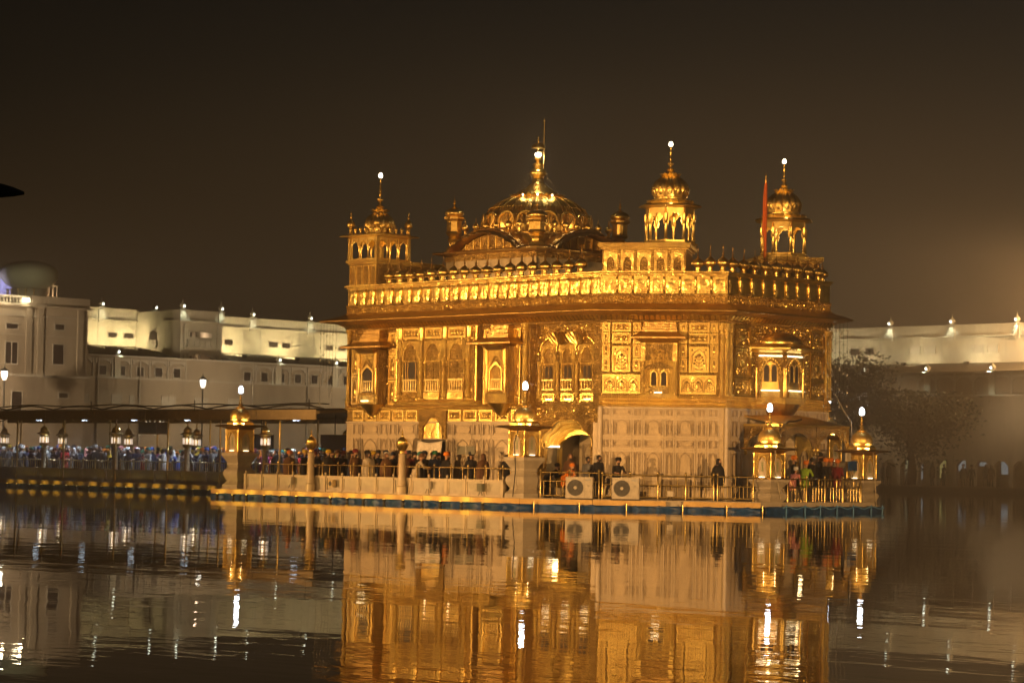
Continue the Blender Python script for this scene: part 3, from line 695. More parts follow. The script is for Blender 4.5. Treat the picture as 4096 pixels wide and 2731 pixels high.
# --- face A: zone between marble and first sill
def dado(face, s0, s1, z0, z1, n, out):
    for k in range(n):
        a = s0+(s1-s0)*k/n
        relief_panel(face, a+0.03, z0, (s1-s0)/n-0.16, z1-z0, out, 'scroll')
        put('dado_post', MB().lathe([(0.06, 0), (0.045, 0.1), (0.055, (z1-z0)*0.5), (0.045, z1-z0-0.1), (0.06, z1-z0)], 8, 0, 0), 'gold_fine', face, a+(s1-s0)/n-0.06, z0, out, 50)
dado('A', 0.42, 4.62, 3.29, 3.74, 5, 0.0); dado('A', 6.32, 10.9, 3.29, 3.74, 5, 0.0)
moulding('A', 0.0, RS0, [(0.0, 3.20), (0.05, 3.22), (0.05, 3.27), (0.0, 3.29)], 'marble_frame', 'string_course')
moulding('A', 0.0, RS0, [(0.0, 3.75), (0.06, 3.77), (0.10, 3.82), (0.10, 3.86), (0.04, 3.90), (0.0, 3.91)], 'gold_fine', 'string_course')
bead_row('A', 0.1, RS0-0.05, 3.84, 0.11)
# door head above the curtain
dh = put('door_head', MB().prism_y(spandrel(1.62, 1.16, 1.22, 0.30, 0.92, 20, 4, 0.12, 0.81, 0, 0.4), -0.10, 0), 'gold_relief', 'A', 4.66, 2.56, 0.0)
obj('field', MB().box(0.2, 1.42, -0.03, 0.0, 0.04, 0.98), 'gold_sheet', dh)
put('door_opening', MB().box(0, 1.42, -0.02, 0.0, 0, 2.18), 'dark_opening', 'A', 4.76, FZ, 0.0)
# corner column and strips
for s_, w_ in ((0.14, 0.26), (10.74, 0.34)): pilaster('A', s_, 3.93, 7.12, w_, 0.06)
for s_ in (2.95,): relief_panel('A', s_-0.28, 3.98, 0.46, 1.0, 0.02, 'niche'); relief_panel('A', s_-0.28, 5.02, 0.46, 1.0, 0.02, 'niche'); relief_panel('A', s_-0.28, 6.06, 0.46, 0.9, 0.02, 'niche')
for s_ in (8.50, 10.22): relief_panel('A', s_-0.10, 3.98, 0.36, 1.0, 0.02, 'niche'); relief_panel('A', s_-0.10, 5.02, 0.36, 1.0, 0.02, 'niche'); relief_panel('A', s_-0.10, 6.06, 0.36, 0.9, 0.02, 'niche')
relief_panel('A', 0.34, 4.0, 0.40, 1.2, 0.02, 'niche'); relief_panel('A', 0.34, 5.25, 0.40, 1.1, 0.02, 'niche')
# projecting centre bay with three windows
BAY0, BAY1, BO = 3.36, 8.22, 0.22
put('bay', MB().box(0, BAY1-BAY0, 0, BO+0.01, 3.93, 7.16), 'gold_relief', 'A', BAY0, 0, BO)
for i, s_ in enumerate((3.62, 4.92, 6.32, 7.74)):
    pilaster('A', s_, 4.18, 5.86, 0.27, BO+0.07); put('pilaster_cap', MB().box(-0.12, 0.12, -0.12, 0, 0, 0.72), 'gold_fine', 'A', s_, 5.87, BO)
    put('pilaster_head', MB().lathe([(0.10, 0), (0.13, 0.1), (0.12, 0.35), (0.14, 0.48)], 10), 'gold_plain', 'A', s_, 6.62, BO+0.02, 50)
for i, s_ in enumerate((4.27, 5.62, 7.03)):
    window_bay('A', s_, 4.48, 0.96, 1.28, BO, opened=(i == 0), grille=(i > 0), tympanum=0.80)
    relief_panel('A', s_-0.5, 6.66, 1.0, 0.42, BO, 'scroll')
moulding('A', BAY0-0.02, BAY1+0.02, [(BO, 3.94), (BO+0.10, 3.97), (BO+0.14, 4.04), (BO+0.06, 4.10), (BO, 4.12)], 'gold_fine', 'sill_course')
bead_row('A', BAY0, BAY1, 4.03, BO+0.15)
for s_ in (BAY0+0.05, BAY1-0.06): put('bay_edge', MB().lathe([(0.055, 0)]+[(0.055 if k % 2 else 0.035, 0.05*k) for k in range(1, 62)]+[(0.05, 3.1)], 8), 'gold_plain', 'A', s_, 4.02, BO+0.02, 60)
# oriels
def oriel(face, s, w, zc, z0, z1, proj, opened, pend=True, roof=True):
    r = put('oriel', MB().box(-w/2, w/2, -proj, 0, z0, z1), 'gold_relief', face, s, 0, 0)
    ww, wh = w*0.52, (z1-z0)*0.46; wz = z0+(z1-z0)*0.22
    op = arch(ww, wh*0.65, wh, 14, 3, 0.08, 0, wz, 0.3)
    obj('window', MB().prism_y(op[::-1], -proj-0.012, -proj), 'dark_opening' if opened else 'gold_fine', r)
    obj('window_arch', MB().strip_y(op, arch(ww+0.16, wh*0.66, wh+0.12, 14, 3, 0.08, 0, wz, 0.3), -proj-0.06, -proj), 'gold_plain', r)
    obj('arch_field', MB().prism_y(spandrel(w*0.72, wh*0.95, ww*0.95, wh*0.18, wh*0.66, 14, 4, 0.12, 0, wz+wh*0.72, 0.35), -proj-0.035, -proj), 'gold_fine', r)
    rl = MB(); rl.box(-ww/2, ww/2, -proj-0.05, -proj-0.02, wz+wh*0.42, wz+wh*0.46); rl.box(-ww/2, ww/2, -proj-0.05, -proj-0.02, wz+0.06, wz+0.09)
    for k in range(5): rl.lathe([(0.012, wz+0.03), (0.018, wz+wh*0.2), (0.010, wz+wh*0.44), (0.0, wz+wh*0.52)], 6, -ww/2+ww*(k+0.5)/5, -proj-0.035)
    obj('balustrade', rl, 'brass', r)
    for sg in (-1, 1):
        obj('column', MB().lathe([(0.075, wz-0.1), (0.055, wz), (0.05, wz+wh*0.75), (0.075, wz+wh*0.85), (0.05, wz+wh*0.9), (0.085, wz+wh)], 10, sg*(w/2-0.12), -proj-0.03), 'gold_plain', r, smooth=50)
        obj('column_block', MB().box(sg*(w/2-0.12)-0.075, sg*(w/2-0.12)+0.075, -proj-0.09, -proj, wz+wh+0.01, z1-0.12), 'gold_plain', r)
    obj('base_panel', MB().box(-w/2+0.05, w/2-0.05, -proj-0.03, -proj, z0+0.04, wz-0.12), 'gold_fine', r)
    # sloping canopy and stepped crown
    cw = w/2+0.62; cp = proj+0.5
    cnp = MB().add([(-cw, -cp, zc-0.14), (cw, -cp, zc-0.14), (cw, 0.05, zc-0.14), (-cw, 0.05, zc-0.14), (-cw, -cp, zc-0.08), (cw, -cp, zc-0.08), (w/2+0.1, -proj-0.05, zc+0.12), (-w/2-0.1, -proj-0.05, zc+0.12), (cw, 0.05, zc-0.08), (-cw, 0.05, zc-0.08), (w/2+0.1, 0.05, zc+0.12), (-w/2-0.1, 0.05, zc+0.12)],
                   [(0, 3, 2, 1), (0, 1, 5, 4), (4, 5, 6, 7), (1, 2, 8, 5), (5, 8, 10, 6), (0, 4, 9, 3), (4, 7, 11, 9), (6, 10, 11, 7)])
    obj('canopy', cnp, 'copper', r)
    obj('soffit', MB().lathe([(w*0.5, zc-0.38), (w*0.52, zc-0.34), (w*0.62, zc-0.22), (w*0.80, zc-0.15)], 4, 0, -proj*0.35, math.pi/4), 'copper', r)
    if roof:
        for k in range(3): obj('crown_step', MB().box(-w/2+0.04+0.05*k, w/2-0.04-0.05*k, -proj+0.06*k+0.02, 0, zc+0.13+0.17*k, zc+0.28+0.17*k), 'copper', r)
        bdm = MB()
        for k in range(3):
            for j in range(int(w/0.08)): bdm.ball(-w/2+0.10+0.08*j, -proj+0.06*k+0.02, zc+0.285+0.17*k, 0.022, 0.022, 0.018, 6, 4)
        obj('crown_beads', bdm.mesh('crown_beads', fix=False), 'gold_plain', r, smooth=60)
    if pend:
        pr = [(0.03, z0-0.62), (0.06, z0-0.56), (0.03, z0-0.50), (0.10, z0-0.44), (0.24, z0-0.34), (0.34, z0-0.22), (w*0.40, z0-0.08), (w*0.48, z0)]
        obj('pendant', MB().lathe(pr, 16, 0, -proj*0.45, 0, 8, 0.10), 'gold_plain', r, smooth=50)
    return r
oriel('A', 1.86, 1.30, 6.46, 3.98, 6.24, 0.46, True)
oriel('A', 9.56, 1.26, 6.46, 3.98, 6.24, 0.46, False)
put('sill_strip', MB().box(0, 0.44, -0.06, 0, 0, 0.04), 'strip_warm', 'A', 1.50, 4.10, 0.47)
# --- recessed bay beside B with three windows over the deep doorway arch
rb = put('recess_wall', MB().prism_y(spandrel(RS1-RS0, 3.55, 2.78, 1.9, 3.02, 22, 4, 0.10, (RS1-RS0)/2, 0, 0.2), 0.0, 0.22), 'gold_relief', 'A', RS0, FZ, -RD)
put('recess_wall', MB().box(0, RS1-RS0, 0, 0.28, 3.93, 7.16), 'gold_relief', 'A', RS0, 0, -RD)
ai = arch(2.60, 1.95, 2.60, 22, 0, 0, (RS1-RS0)/2, FZ, 0.1)[1:-1]; ao = arch(2.78, 1.92, 3.02, 22, 4, 0.10, (RS1-RS0)/2, FZ, 0.2)[1:-1]
nn = len(ai)
for q_ in range(3):      # stepped, chased soffit of the deep arch
    t0, t1 = q_/3, (q_+1)/3; L0 = [(ao[i][0]*(1-t0)+ai[i][0]*t0, ao[i][1]*(1-t0)+ai[i][1]*t0) for i in range(nn)]; L1 = [(ao[i][0]*(1-t1)+ai[i][0]*t1, ao[i][1]*(1-t1)+ai[i][1]*t1) for i in range(nn)]
    y0_, y1_ = 0.10+0.7*t0, 0.10+0.7*t1
    vs_ = [(x, y0_, z) for x, z in L0]+[(x, y1_, z) for x, z in L1]+[(x, y0_, z+0.05) for x, z in L0]+[(x, y1_, z+0.05) for x, z in L1]
    fs_ = []
    for i in range(nn-1): fs_ += [(i, i+1, nn+i+1, nn+i), (2*nn+i, 3*nn+i, 3*nn+i+1, 2*nn+i+1)]
    fs_ += [(i, 2*nn+i, 2*nn+i+1, i+1) for i in range(nn-1)]+[(nn+i, nn+i+1, 3*nn+i+1, 3*nn+i) for i in range(nn-1)]
    put('arch_soffit', MB().add(vs_, fs_), 'gold_fine', 'A', RS0, 0, -RD)
    bd = MB()
    for i in range(nn-1):
        for u in (0.0, 0.5):
            x = L1[i][0]*(1-u)+L1[i+1][0]*u; z = L1[i][1]*(1-u)+L1[i+1][1]*u; bd.ball(x, y1_-0.02, z-0.01, 0.035, 0.035, 0.035, 6, 4)
    put('arch_beads', bd.mesh('arch_beads', fix=False), 'gold_plain', 'A', RS0, 0, -RD, 60)
bd = MB()
for x, z in arch(2.86, 1.90, 3.06, 44, 4, 0.10, (RS1-RS0)/2, FZ, 0.2)[1:-1]: bd.ball(x, -0.02, z, 0.045, 0.035, 0.045, 7, 5)
put('arch_beads', bd.mesh('arch_beads', fix=False), 'gold_plain', 'A', RS0, 0, -RD, 60)
put('arch_ring', MB().strip_y(arch(2.40, 1.9, 2.46, 22, 4, 0.06, (RS1-RS0)/2, FZ, 0.2), arch(2.66, 1.95, 2.66, 22, 4, 0.06, (RS1-RS0)/2, FZ, 0.2), 0.76, 0.92), 'gold_plain', 'A', RS0, 0, -RD)
put('porch_wall', MB().box(0.3, RS1-RS0-0.3, 2.2, 2.3, FZ, 3.2), 'marble', 'A', RS0, 0, -RD)
for k in range(3): marble_panel('A', RS0+0.45+0.9*k, 0.8, 0.8, 1.7, 'flower', -RD-2.19)
put('porch_light', MB().box(-0.28, 0.28, -0.05, 0.05, 0, 0.07), 'strip_warm', 'A', RS0+0.62, 2.28, -RD-0.42)
lamp('POINT', 'porch_light', fp('A', RS0+0.80, -RD-0.42, 2.42), 13, (1, 0.64, 0.22), radius=0.12)
lamp('POINT', 'porch_light', fp('A', RS0+1.9, -RD-1.4, 2.3), 9, (1, 0.60, 0.22), radius=0.12)
for i, s_ in enumerate((11.68, 12.72, 13.76)):
    window_bay('A', s_, 4.50, 0.70, 1.05, -RD+0.02, opened=False, grille=False, tympanum=0.72)
    w_ = put('window_pane', MB().prism_y(arch(0.15, 0.34, 0.46, 10, 0, 0, -0.11, 0, 0.3)[::-1], -0.035, -0.02), 'dark_glass', 'A', s_, 4.98, -RD+0.02)
    put('window_pane', MB().prism_y(arch(0.15, 0.34, 0.46, 10, 0, 0, 0.11, 0, 0.3)[::-1], -0.035, -0.02), 'dark_glass', 'A', s_, 4.98, -RD+0.02)
    relief_panel('A', s_-0.34, 4.08, 0.68, 0.30, -RD+0.02, 'scroll')
    put('sill_strip', MB().box(-0.16, 0.16, -0.05, 0, 0, 0.035), 'strip_warm', 'A', s_+0.08, 4.13, -RD+0.08)
for s_ in (11.20, 12.20, 13.24, 14.24): pilaster('A', s_, 4.20, 5.62, 0.22, -RD+0.08)
# fan vaulting under the eave of the recess
for k, s_ in enumerate((11.68, 12.72, 13.76)):
    fv = MB()
    for q in range(7):
        a = math.pi*(q+0.5)/7; fv.tube([(0, -0.04, 0), (math.cos(a)*0.30, -0.09, 0.28*math.sin(a)+0.10), (math.cos(a)*0.46, -0.24, 0.42+0.12*math.sin(a))], 0.035, 5, 0.05)
    put('fan_vault', fv.mesh('fan_vault', fix=False), 'gold_plain', 'A', s_+0.52 if k < 2 else s_-0.52*3+0.0, 6.22, -RD+0.02, 60)
    put('vault_arch', MB().strip_y(arch(0.86, 0.1, 0.52, 14, 0, 0, 0, 0, 0.5), arch(0.94, 0.1, 0.58, 14, 0, 0, 0, 0, 0.5), -0.06, 0), 'gold_plain', 'A', s_, 6.02, -RD+0.02)
# --- face B
def beads_v(face, s, z0, z1, out, r=0.026):
    m = MB(); n = int((z1-z0)/0.075)
    for k in range(n): m.ball(0, -r*0.3, (z1-z0)*(k+0.5)/n, r, r, r*0.9, 6, 4)
    return put('bead_moulding', m.mesh('bead_moulding', fix=False), 'gold_plain', face, s, z0, out, 60)
ZB = lambda Y: 3.9+(1350-Y)*0.0026
SB = lambda X: (X-215)/1735*4.56
for x0, x1 in ((250, 800), (1375, 1905)):
    relief_panel('B', SB(x0), 4.36, SB(x1)-SB(x0), 0.72, 0.03, 'arches', 'gold_sheet')
for x0, x1 in ((385, 655), (1505, 1795)):
    relief_panel('B', SB(x0), 5.18, SB(x1)-SB(x0), 0.98, 0.05, 'flower', 'gold_sheet')
    relief_panel('B', SB(x0), 6.28, SB(x1)-SB(x0), 0.38, 0.04, 'scroll'); relief_panel('B', SB(x0), 6.72, SB(x1)-SB(x0), 0.34, 0.02, 'scroll')
for x0, x1 in ((240, 350), (690, 795), (1365, 1475), (1815, 1920)):
    for z_, h_ in ((5.20, 0.50), (5.74, 0.50), (6.28, 0.38), (6.72, 0.34)): relief_panel('B', SB(x0), z_, SB(x1)-SB(x0), h_, 0.02, 'niche')
for x in (222, 365, 672, 805, 1355, 1490, 1805, 1932): beads_v('B', SB(x), 4.36 if x in (222, 1932, 805, 1355) else 5.2, 7.06, 0.05)
for z_ in (5.12, 4.33, 6.22, 6.68): bead_row('B', 0.04, SB(805), z_, 0.05); bead_row('B', SB(1355), 4.5, z_, 0.05)
corner_moulding('BC', [(0.03, 3.86), (0.12, 3.88), (0.12, 3.93), (0.06, 3.97), (0.10, 4.02), (0.10, 4.07), (0.05, 4.11), (0.08, 4.16), (0.08, 4.20), (0.02, 4.30)], 'gold_fine', 'string_course')
for z_, o_ in ((3.90, 0.13), (4.05, 0.11), (4.19, 0.09), (4.28, 0.05)): bead_row('B', 0.02, LB-0.1, z_, o_); bead_row('C', 0.2, LC-0.05, z_, o_)
# centre oriel of B
ob_s, ob_w = SB(1080), SB(1345)-SB(815)
r = put('oriel', MB().box(-ob_w/2, ob_w/2, -0.24, 0, 4.22, 6.62), 'gold_fine', 'B', ob_s, 0, 0)
for sg in (-1, 1):
    obj('window', MB().prism_y(arch(0.21, 0.40, 0.52, 12, 3, 0.08, sg*0.19, 4.68, 0.3)[::-1], -0.252, -0.24), 'dark_glass', r)
    obj('window_arch', MB().strip_y(arch(0.21, 0.40, 0.52, 12, 3, 0.08, sg*0.19, 4.68, 0.3), arch(0.30, 0.42, 0.60, 12, 3, 0.08, sg*0.19, 4.66, 0.3), -0.285, -0.24), 'gold_plain', r)
    obj('column', MB().lathe([(0.085, 4.30), (0.06, 4.42), (0.075, 4.5), (0.055, 4.6), (0.055, 5.25), (0.085, 5.38), (0.06, 5.45), (0.095, 5.58)], 12, sg*(ob_w/2-0.09), -0.27), 'gold_fine', r, smooth=50)
    obj('column_block', MB().box(sg*(ob_w/2-0.09)-0.085, sg*(ob_w/2-0.09)+0.085, -0.33, -0.24, 5.6, 6.28), 'gold_sheet', r)
    obj('panel', MB().box(sg*0.2-0.17, sg*0.2+0.17, -0.26, -0.24, 4.36, 4.62), 'gold_relief', r)
obj('tympanum', MB().prism_y(spandrel(ob_w-0.36, 0.62, ob_w-0.66, 0.12, 0.46, 16, 4, 0.10, 0, 5.62, 0.3), -0.29, -0.24), 'gold_relief', r)
obj('chased_relief', facets(ob_w-0.36, 2.2, 77, 0.095, -ob_w/2+0.18, 4.36, -0.244, 1.0, 0.72, [(-0.36, 0.36, 4.6, 5.3)]).mesh('chased_relief', fix=False), 'gold_chased', r, kind='stuff')
tr = MB()
for k in range(5):
    x = (k-2)*0.2; tr.ball(x, -0.25, 5.80+0.08*(2-abs(k-2)), 0.06, 0.03, 0.06, 8, 4); tr.box(x-0.008, x+0.008, -0.265, -0.24, 5.62, 5.8); tr.ball(x+0.07, -0.25, 5.70, 0.03, 0.02, 0.045, 6, 4)
obj('relief', tr.mesh('relief', fix=False), 'gold_dark', r, smooth=60)
obj('lintel', MB().prism_y([(-0.55, 5.30), (0.55, 5.30), (0.5, 5.40), (0.0, 5.58), (-0.5, 5.40)], -0.28, -0.24), 'gold_relief', r)
cw = SB(1475)-SB(1080)
obj('canopy', MB().add([(-cw, -0.75, 6.44), (cw, -0.75, 6.44), (cw, 0, 6.44), (-cw, 0, 6.44), (-cw, -0.75, 6.50), (cw, -0.75, 6.50), (ob_w/2+0.02, -0.30, 6.70), (-ob_w/2-0.02, -0.30, 6.70), (cw, 0, 6.50), (-cw, 0, 6.50), (ob_w/2+0.02, 0, 6.70), (-ob_w/2-0.02, 0, 6.70)],
    [(0, 3, 2, 1), (0, 1, 5, 4), (4, 5, 6, 7), (1, 2, 8, 5), (5, 8, 10, 6), (0, 4, 9, 3), (4, 7, 11, 9), (6, 10, 11, 7)]), 'copper', r)
obj('soffit', MB().add([(-cw+0.1, -0.70, 6.435), (cw-0.1, -0.70, 6.435), (ob_w/2, -0.27, 6.30), (-ob_w/2, -0.27, 6.30)], [(0, 3, 2, 1)]), 'copper', r)
for k in range(4):
    obj('crown_step', MB().box(-ob_w/2+0.02+0.02*k, ob_w/2-0.02-0.02*k, -0.30+0.05*k, 0, 6.71+0.095*k, 6.79+0.095*k), 'copper', r)
    bm_ = MB()
    for j in range(int(ob_w/0.07)): bm_.ball(-ob_w/2+0.08+0.07*j, -0.30+0.05*k, 6.80+0.095*k, 0.02, 0.02, 0.016, 6, 4)
    obj('crown_beads', bm_.mesh('crown_beads', fix=False), 'gold_plain', r, smooth=60)
put('sill_strip', MB().box(-0.15, 0.15, -0.05, 0, 0, 0.035), 'strip_warm', 'B', ob_s-0.02, 4.385, 0.27)
# clustered column at the corner of B and C
for q, (fc, s_) in enumerate((('B', LB-0.16), ('B', LB+0.02), ('C', 0.16))):
    cm = MB().lathe([(0.13, 4.3), (0.13, 4.36), (0.09, 4.42)]+[(0.085 if k % 2 else 0.100, 4.45+0.075*k) for k in range(29)]+[(0.12, 6.66), (0.08, 6.74), (0.15, 6.85), (0.13, 6.95), (0.16, 7.05)], 10)
    put('corner_column', cm, 'gold_fine', fc, s_, 0, 0.06, 60)
put('corner_column', MB().lathe([(0.10, FZ), (0.10, 3.86)], 10), 'marble_frame', 'C', 0.02, 0, 0.02, 60)
put('corner_column', MB().lathe([(0.10, FZ), (0.10, 3.86)], 10), 'marble_frame', 'B', 0.02, 0, 0.0, 60)
for k in range(3): put('corner_column', MB().lathe([(0.11, 4.3), (0.11, 4.38), (0.075, 4.45)]+[(0.07 if j % 2 else 0.085, 4.5+0.075*j) for j in range(30)]+[(0.11, 6.8), (0.08, 6.9), (0.13, 7.05)], 10), 'gold_fine', 'C', LC-0.10-0.13*k+0.13, 0, 0.05, 60)
# --- face C: panels and the great bay window
for s_, w_ in ((0.42, 0.95), (5.0, 0.90)):
    relief_panel('C', s_, 6.22, w_, 0.80, 0.03, 'niche', 'gold_relief'); relief_panel('C', s_, 5.06, w_, 1.08, 0.03, 'niche', 'gold_relief'); relief_panel('C', s_, 4.36, w_, 0.66, 0.03, 'scroll', 'gold_relief')
bw = put('bay_window', MB().prism_z([(-1.32, 0), (-0.54, -0.78), (0.54, -0.78), (1.32, 0)], 4.30, 6.02), 'gold_relief', 'C', 3.06, 0, 0)
BWF = [((-1.32, 0), (-0.54, -0.78)), ((-0.54, -0.78), (0.54, -0.78)), ((0.54, -0.78), (1.32, 0))]
for i, (a, b) in enumerate(BWF):
    a = Vector(a); b = Vector(b); ln = (b-a).length; rz = math.atan2((b-a).y, (b-a).x)
    def sub(name, m, mat, smooth=None): return obj(name, m, mat, bw, (a.x, a.y, 0), rz, smooth)
    c = ln/2
    sub('window_frame', MB().prism_y(spandrel(ln-0.10, 1.42, 0.66, 0.78, 1.14, 18, 5, 0.10, c, 4.56, 0.15), -0.05, 0), 'gold_relief')
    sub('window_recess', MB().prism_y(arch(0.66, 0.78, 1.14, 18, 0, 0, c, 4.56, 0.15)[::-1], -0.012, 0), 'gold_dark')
    for sg in (-1, 1):
        sub('window_pane', MB().prism_y(arch(0.19, 0.50, 0.64, 10, 0, 0, c+sg*0.15, 4.92, 0.2)[::-1], -0.022, -0.012), 'dark_glass')
        sub('pane_frame', MB().strip_y(arch(0.19, 0.50, 0.64, 10, 0, 0, c+sg*0.15, 4.92, 0.2), arch(0.27, 0.52, 0.72, 10, 0, 0, c+sg*0.15, 4.90, 0.2), -0.035, -0.012), 'gold_fine')
        sub('column', MB().lathe([(0.07, 4.32), (0.05, 4.45), (0.045, 5.2), (0.075, 5.3), (0.05, 5.36), (0.07, 5.45)], 10, c+sg*(ln/2-0.02), -0.04), 'gold_plain', 50)
    bb = MB()
    for x, z in arch(0.76, 0.80, 1.24, 12, 0, 0, c, 4.56, 0.15)[1:-1]: bb.ball(x, -0.07, z, 0.05, 0.04, 0.05, 7, 5)
    sub('bead_arch', bb.mesh('bead_arch', fix=False), 'gold_plain', 60)
    sub('grille', MB().box(c-0.36, c+0.36, -0.10, 0, 4.32, 4.56), 'gold_fine'); sub('sill_strip', MB().box(c-0.36, c+0.36, -0.12, -0.02, 4.565, 4.60), 'strip_warm')
    sub('head_strip', MB().box(c-0.45, c+0.45, -0.06, 0, 5.88, 5.93), 'strip_warm')
    p = bw.matrix_world
PG = [(-1.42, 0.02), (-0.60, -0.88), (0.60, -0.88), (1.42, 0.02)]; PG2 = [(-1.72, 0.02), (-0.73, -1.20), (0.73, -1.20), (1.72, 0.02)]
ev = MB(); vs = [(*p_, 6.03) for p_ in PG]+[(*p_, 6.17) for p_ in PG2]+[(*p_, 6.22) for p_ in PG2]+[(*p_, 6.36) for p_ in PG]
ev.add(vs, [(i+4*j, i+1+4*j, i+5+4*j, i+4+4*j) for j in range(3) for i in range(3)])
obj('eave', ev, 'gold_plain', bw)
obj('canopy_dome', MB().lathe([(0.92, 6.34), (1.00, 6.38), (1.01, 6.46), (0.95, 6.60), (0.80, 6.72), (0.55, 6.81), (0.22, 6.86), (0, 6.87)], 24, 0, 0.10, 0, 16, 0.05), 'copper', bw, smooth=50)
obj('dome_fringe', MB().lathe([(1.02, 6.34), (1.06, 6.40), (1.04, 6.48), (0.98, 6.50)], 40, 0, 0.10, 0, 20, 0.05), 'gold_plain', bw, smooth=50)
obj('corbel_bowl', MB().lathe([(0.04, 3.34), (0.18, 3.39), (0.40, 3.49), (0.62, 3.66), (0.80, 3.90), (0.88, 4.08)], 24, 0, 0.0, 0, 12, 0.10), 'copper', bw, smooth=50)
obj('corbel_course', MB().prism_z([(-1.40, 0.0), (-0.58, -0.86), (0.58, -0.86), (1.40, 0.0)], 4.08, 4.30), 'gold_fine', bw)
for i, (a, b) in enumerate(BWF[:2]):
    m_ = (Vector(a)+Vector(b))/2; nn_ = Vector(((Vector(b)-Vector(a)).y, -(Vector(b)-Vector(a)).x)).normalized()
    for t_, zz, pw in ((0.34, 6.0, 3.2), (0.30, 4.70, 1.2)):
        q = m_+nn_*t_; lamp('POINT', 'window_strip_light', fp('C', 3.06+q.x, -q.y, zz), pw, (1, 0.66, 0.28), radius=0.06)
# --- entablature, eave, frieze, parapet (all round)
ALLF = 'ABCDNW'
corner_moulding(ALLF, [(0.02, 7.08), (0.08, 7.10), (0.08, 7.15), (0.04, 7.18), (0.20, 7.30), (0.30, 7.36)], 'gold_relief', 'entablature')
corner_moulding(ALLF, [(0.28, 7.36), (0.84, 7.44), (0.86, 7.47), (0.84, 7.52), (0.26, 7.72), (0.10, 7.80)], 'copper', 'eave')
corner_moulding('ABC', [(0.845, 7.455), (0.885, 7.47), (0.885, 7.50), (0.845, 7.515)], 'gold_dark', 'eave_edge')
corner_moulding(ALLF, [(0.10, 7.78), (0.10, 7.82), (0.05, 7.85), (0.05, 8.07), (0.09, 8.10), (0.09, 8.16), (0.03, 8.18)], 'gold_relief', 'frieze')
corner_moulding(ALLF, [(0.02, 8.16), (0.02, 8.86), (0.07, 8.88), (0.07, 8.93), (0.14, 8.96), (0.14, 9.02), (-0.10, 9.03)], 'gold_sheet', 'parapet')
lf = MB()
lf.add([(-0.07, 0, 0), (0.07, 0, 0), (0.085, -0.07, 0.08), (0, -0.10, 0.09), (-0.085, -0.07, 0.08), (0.05, -0.16, 0.16), (0, -0.20, 0.17), (-0.05, -0.16, 0.16)], [(0, 1, 2, 3), (0, 3, 4), (3, 2, 5, 6), (4, 3, 6, 7)])
LEAF = smooth_by_angle(lf.mesh('eave_leaf'), 60)
for fc, ln in (('A', LA), ('B', LB), ('C', LC)):
    n = int(ln/0.205)
    for k in range(n): put('eave_leaf', LEAF, 'gold_chased', fc, ln*(k+0.5)/n, 7.17, 0.15)
pcol = smooth_by_angle(MB().lathe([(0.055, 0), (0.05, 0.04), (0.028, 0.06), (0.024, 0.25), (0.045, 0.27), (0.05, 0.30), (0.035, 0.34), (0.06, 0.40), (0.065, 0.52), (0.05, 0.62), (0.03, 0.64), (0.05, 0.66)], 8).mesh('parapet_column'), 50)
def ppanel(w):
    m = MB(); rnd = random.Random(int(w*1000)); n, k = 8, 8; vs = []
    for j in range(k+1):
        for i in range(n+1):
            e_ = min(i, n-i, j, k-j); vs.append((w*(i/n-0.5), -0.01-(0.022+rnd.uniform(-0.010, 0.012))*(1 if e_ > 0 else 0.2), 0.60*j/k))
    fs = [(j*(n+1)+i, j*(n+1)+i+1, (j+1)*(n+1)+i+1, (j+1)*(n+1)+i) for j in range(k) for i in range(n)]
    return smooth_by_angle(m.add(vs, fs).mesh('parapet_panel'), 80)
for fc, ln, n in (('A', LA, 26), ('B', LB, 8), ('C', LC, 9)):
    st_ = ln/n; variants = [ppanel(st_-0.10+0.001*q) for q in range(4)]; rndp = random.Random(5)
    for k in range(n):
        put('parapet_panel', variants[rndp.randrange(4)], 'gold_sheet', fc, st_*(k+0.5), 8.21, 0.03)
        if k: put('parapet_column', pcol, 'gold_plain', fc, st_*k, 8.18, 0.06)
        if fc == 'B': put('panel_arch', MB().prism_y(spandrel(st_-0.10, 0.60, st_-0.16, 0.34, 0.55, 12, 0, 0, 0, 0, 0.1), -0.055, -0.03), 'gold_plain', fc, st_*(k+0.5), 8.21, 0.02)
# onion domes along the parapet
od = MB(); od.lathe([(0.15, 0), (0.15, 0.03), (0.105, 0.06), (0.105, 0.16), (0.15, 0.18), (0.16, 0.21)], 10); ODN = smooth_by_angle(od.mesh('neck'), 50)
od = MB(); od.lathe([(a, b) for a, b in onion(0.245, 0.42, 0.21)], 20, 0, 0, 0, 10, 0.10); ODD = smooth_by_angle(od.mesh('cupola'), 50)
od = MB(); od.lathe([(0.05, 0.60), (0.03, 0.63), (0.045, 0.66), (0.02, 0.70), (0.032, 0.73), (0.012, 0.76), (0.010, 0.95), (0.022, 0.97), (0, 1.0)], 8); ODF = smooth_by_angle(od.mesh('finial'), 50)
def cupola(p):
    c = obj('parapet_cupola', ODD, 'gold_dome', T, p); k_ = 1+0.05*math.sin(p.x*37+p.y*11); c.scale = (k_, k_, 2-k_); c.rotation_euler = (R(1.6*math.sin(p.x*13)), R(1.6*math.cos(p.y*17+p.x*5)), p.x*3); obj('neck', ODN, 'gold_plain', c); obj('finial', ODF, 'gold_dark', c)
for k in range(18): cupola(fp('A', 2.41+0.6535*k, -0.16, 9.03))
for s_ in (3.66, 4.12, 4.60): cupola(fp('B', s_, -0.16, 9.03))
for k in range(9): cupola(fp('C', 0.46+0.65*k, -0.16, 9.03))
for k in range(6): cupola(fp('D', 0.5+0.75*k, -0.16, 9.03))
pr_ = MB().box(0, 13.0-2.2, -0.01, 0.01, 0, 0.02)
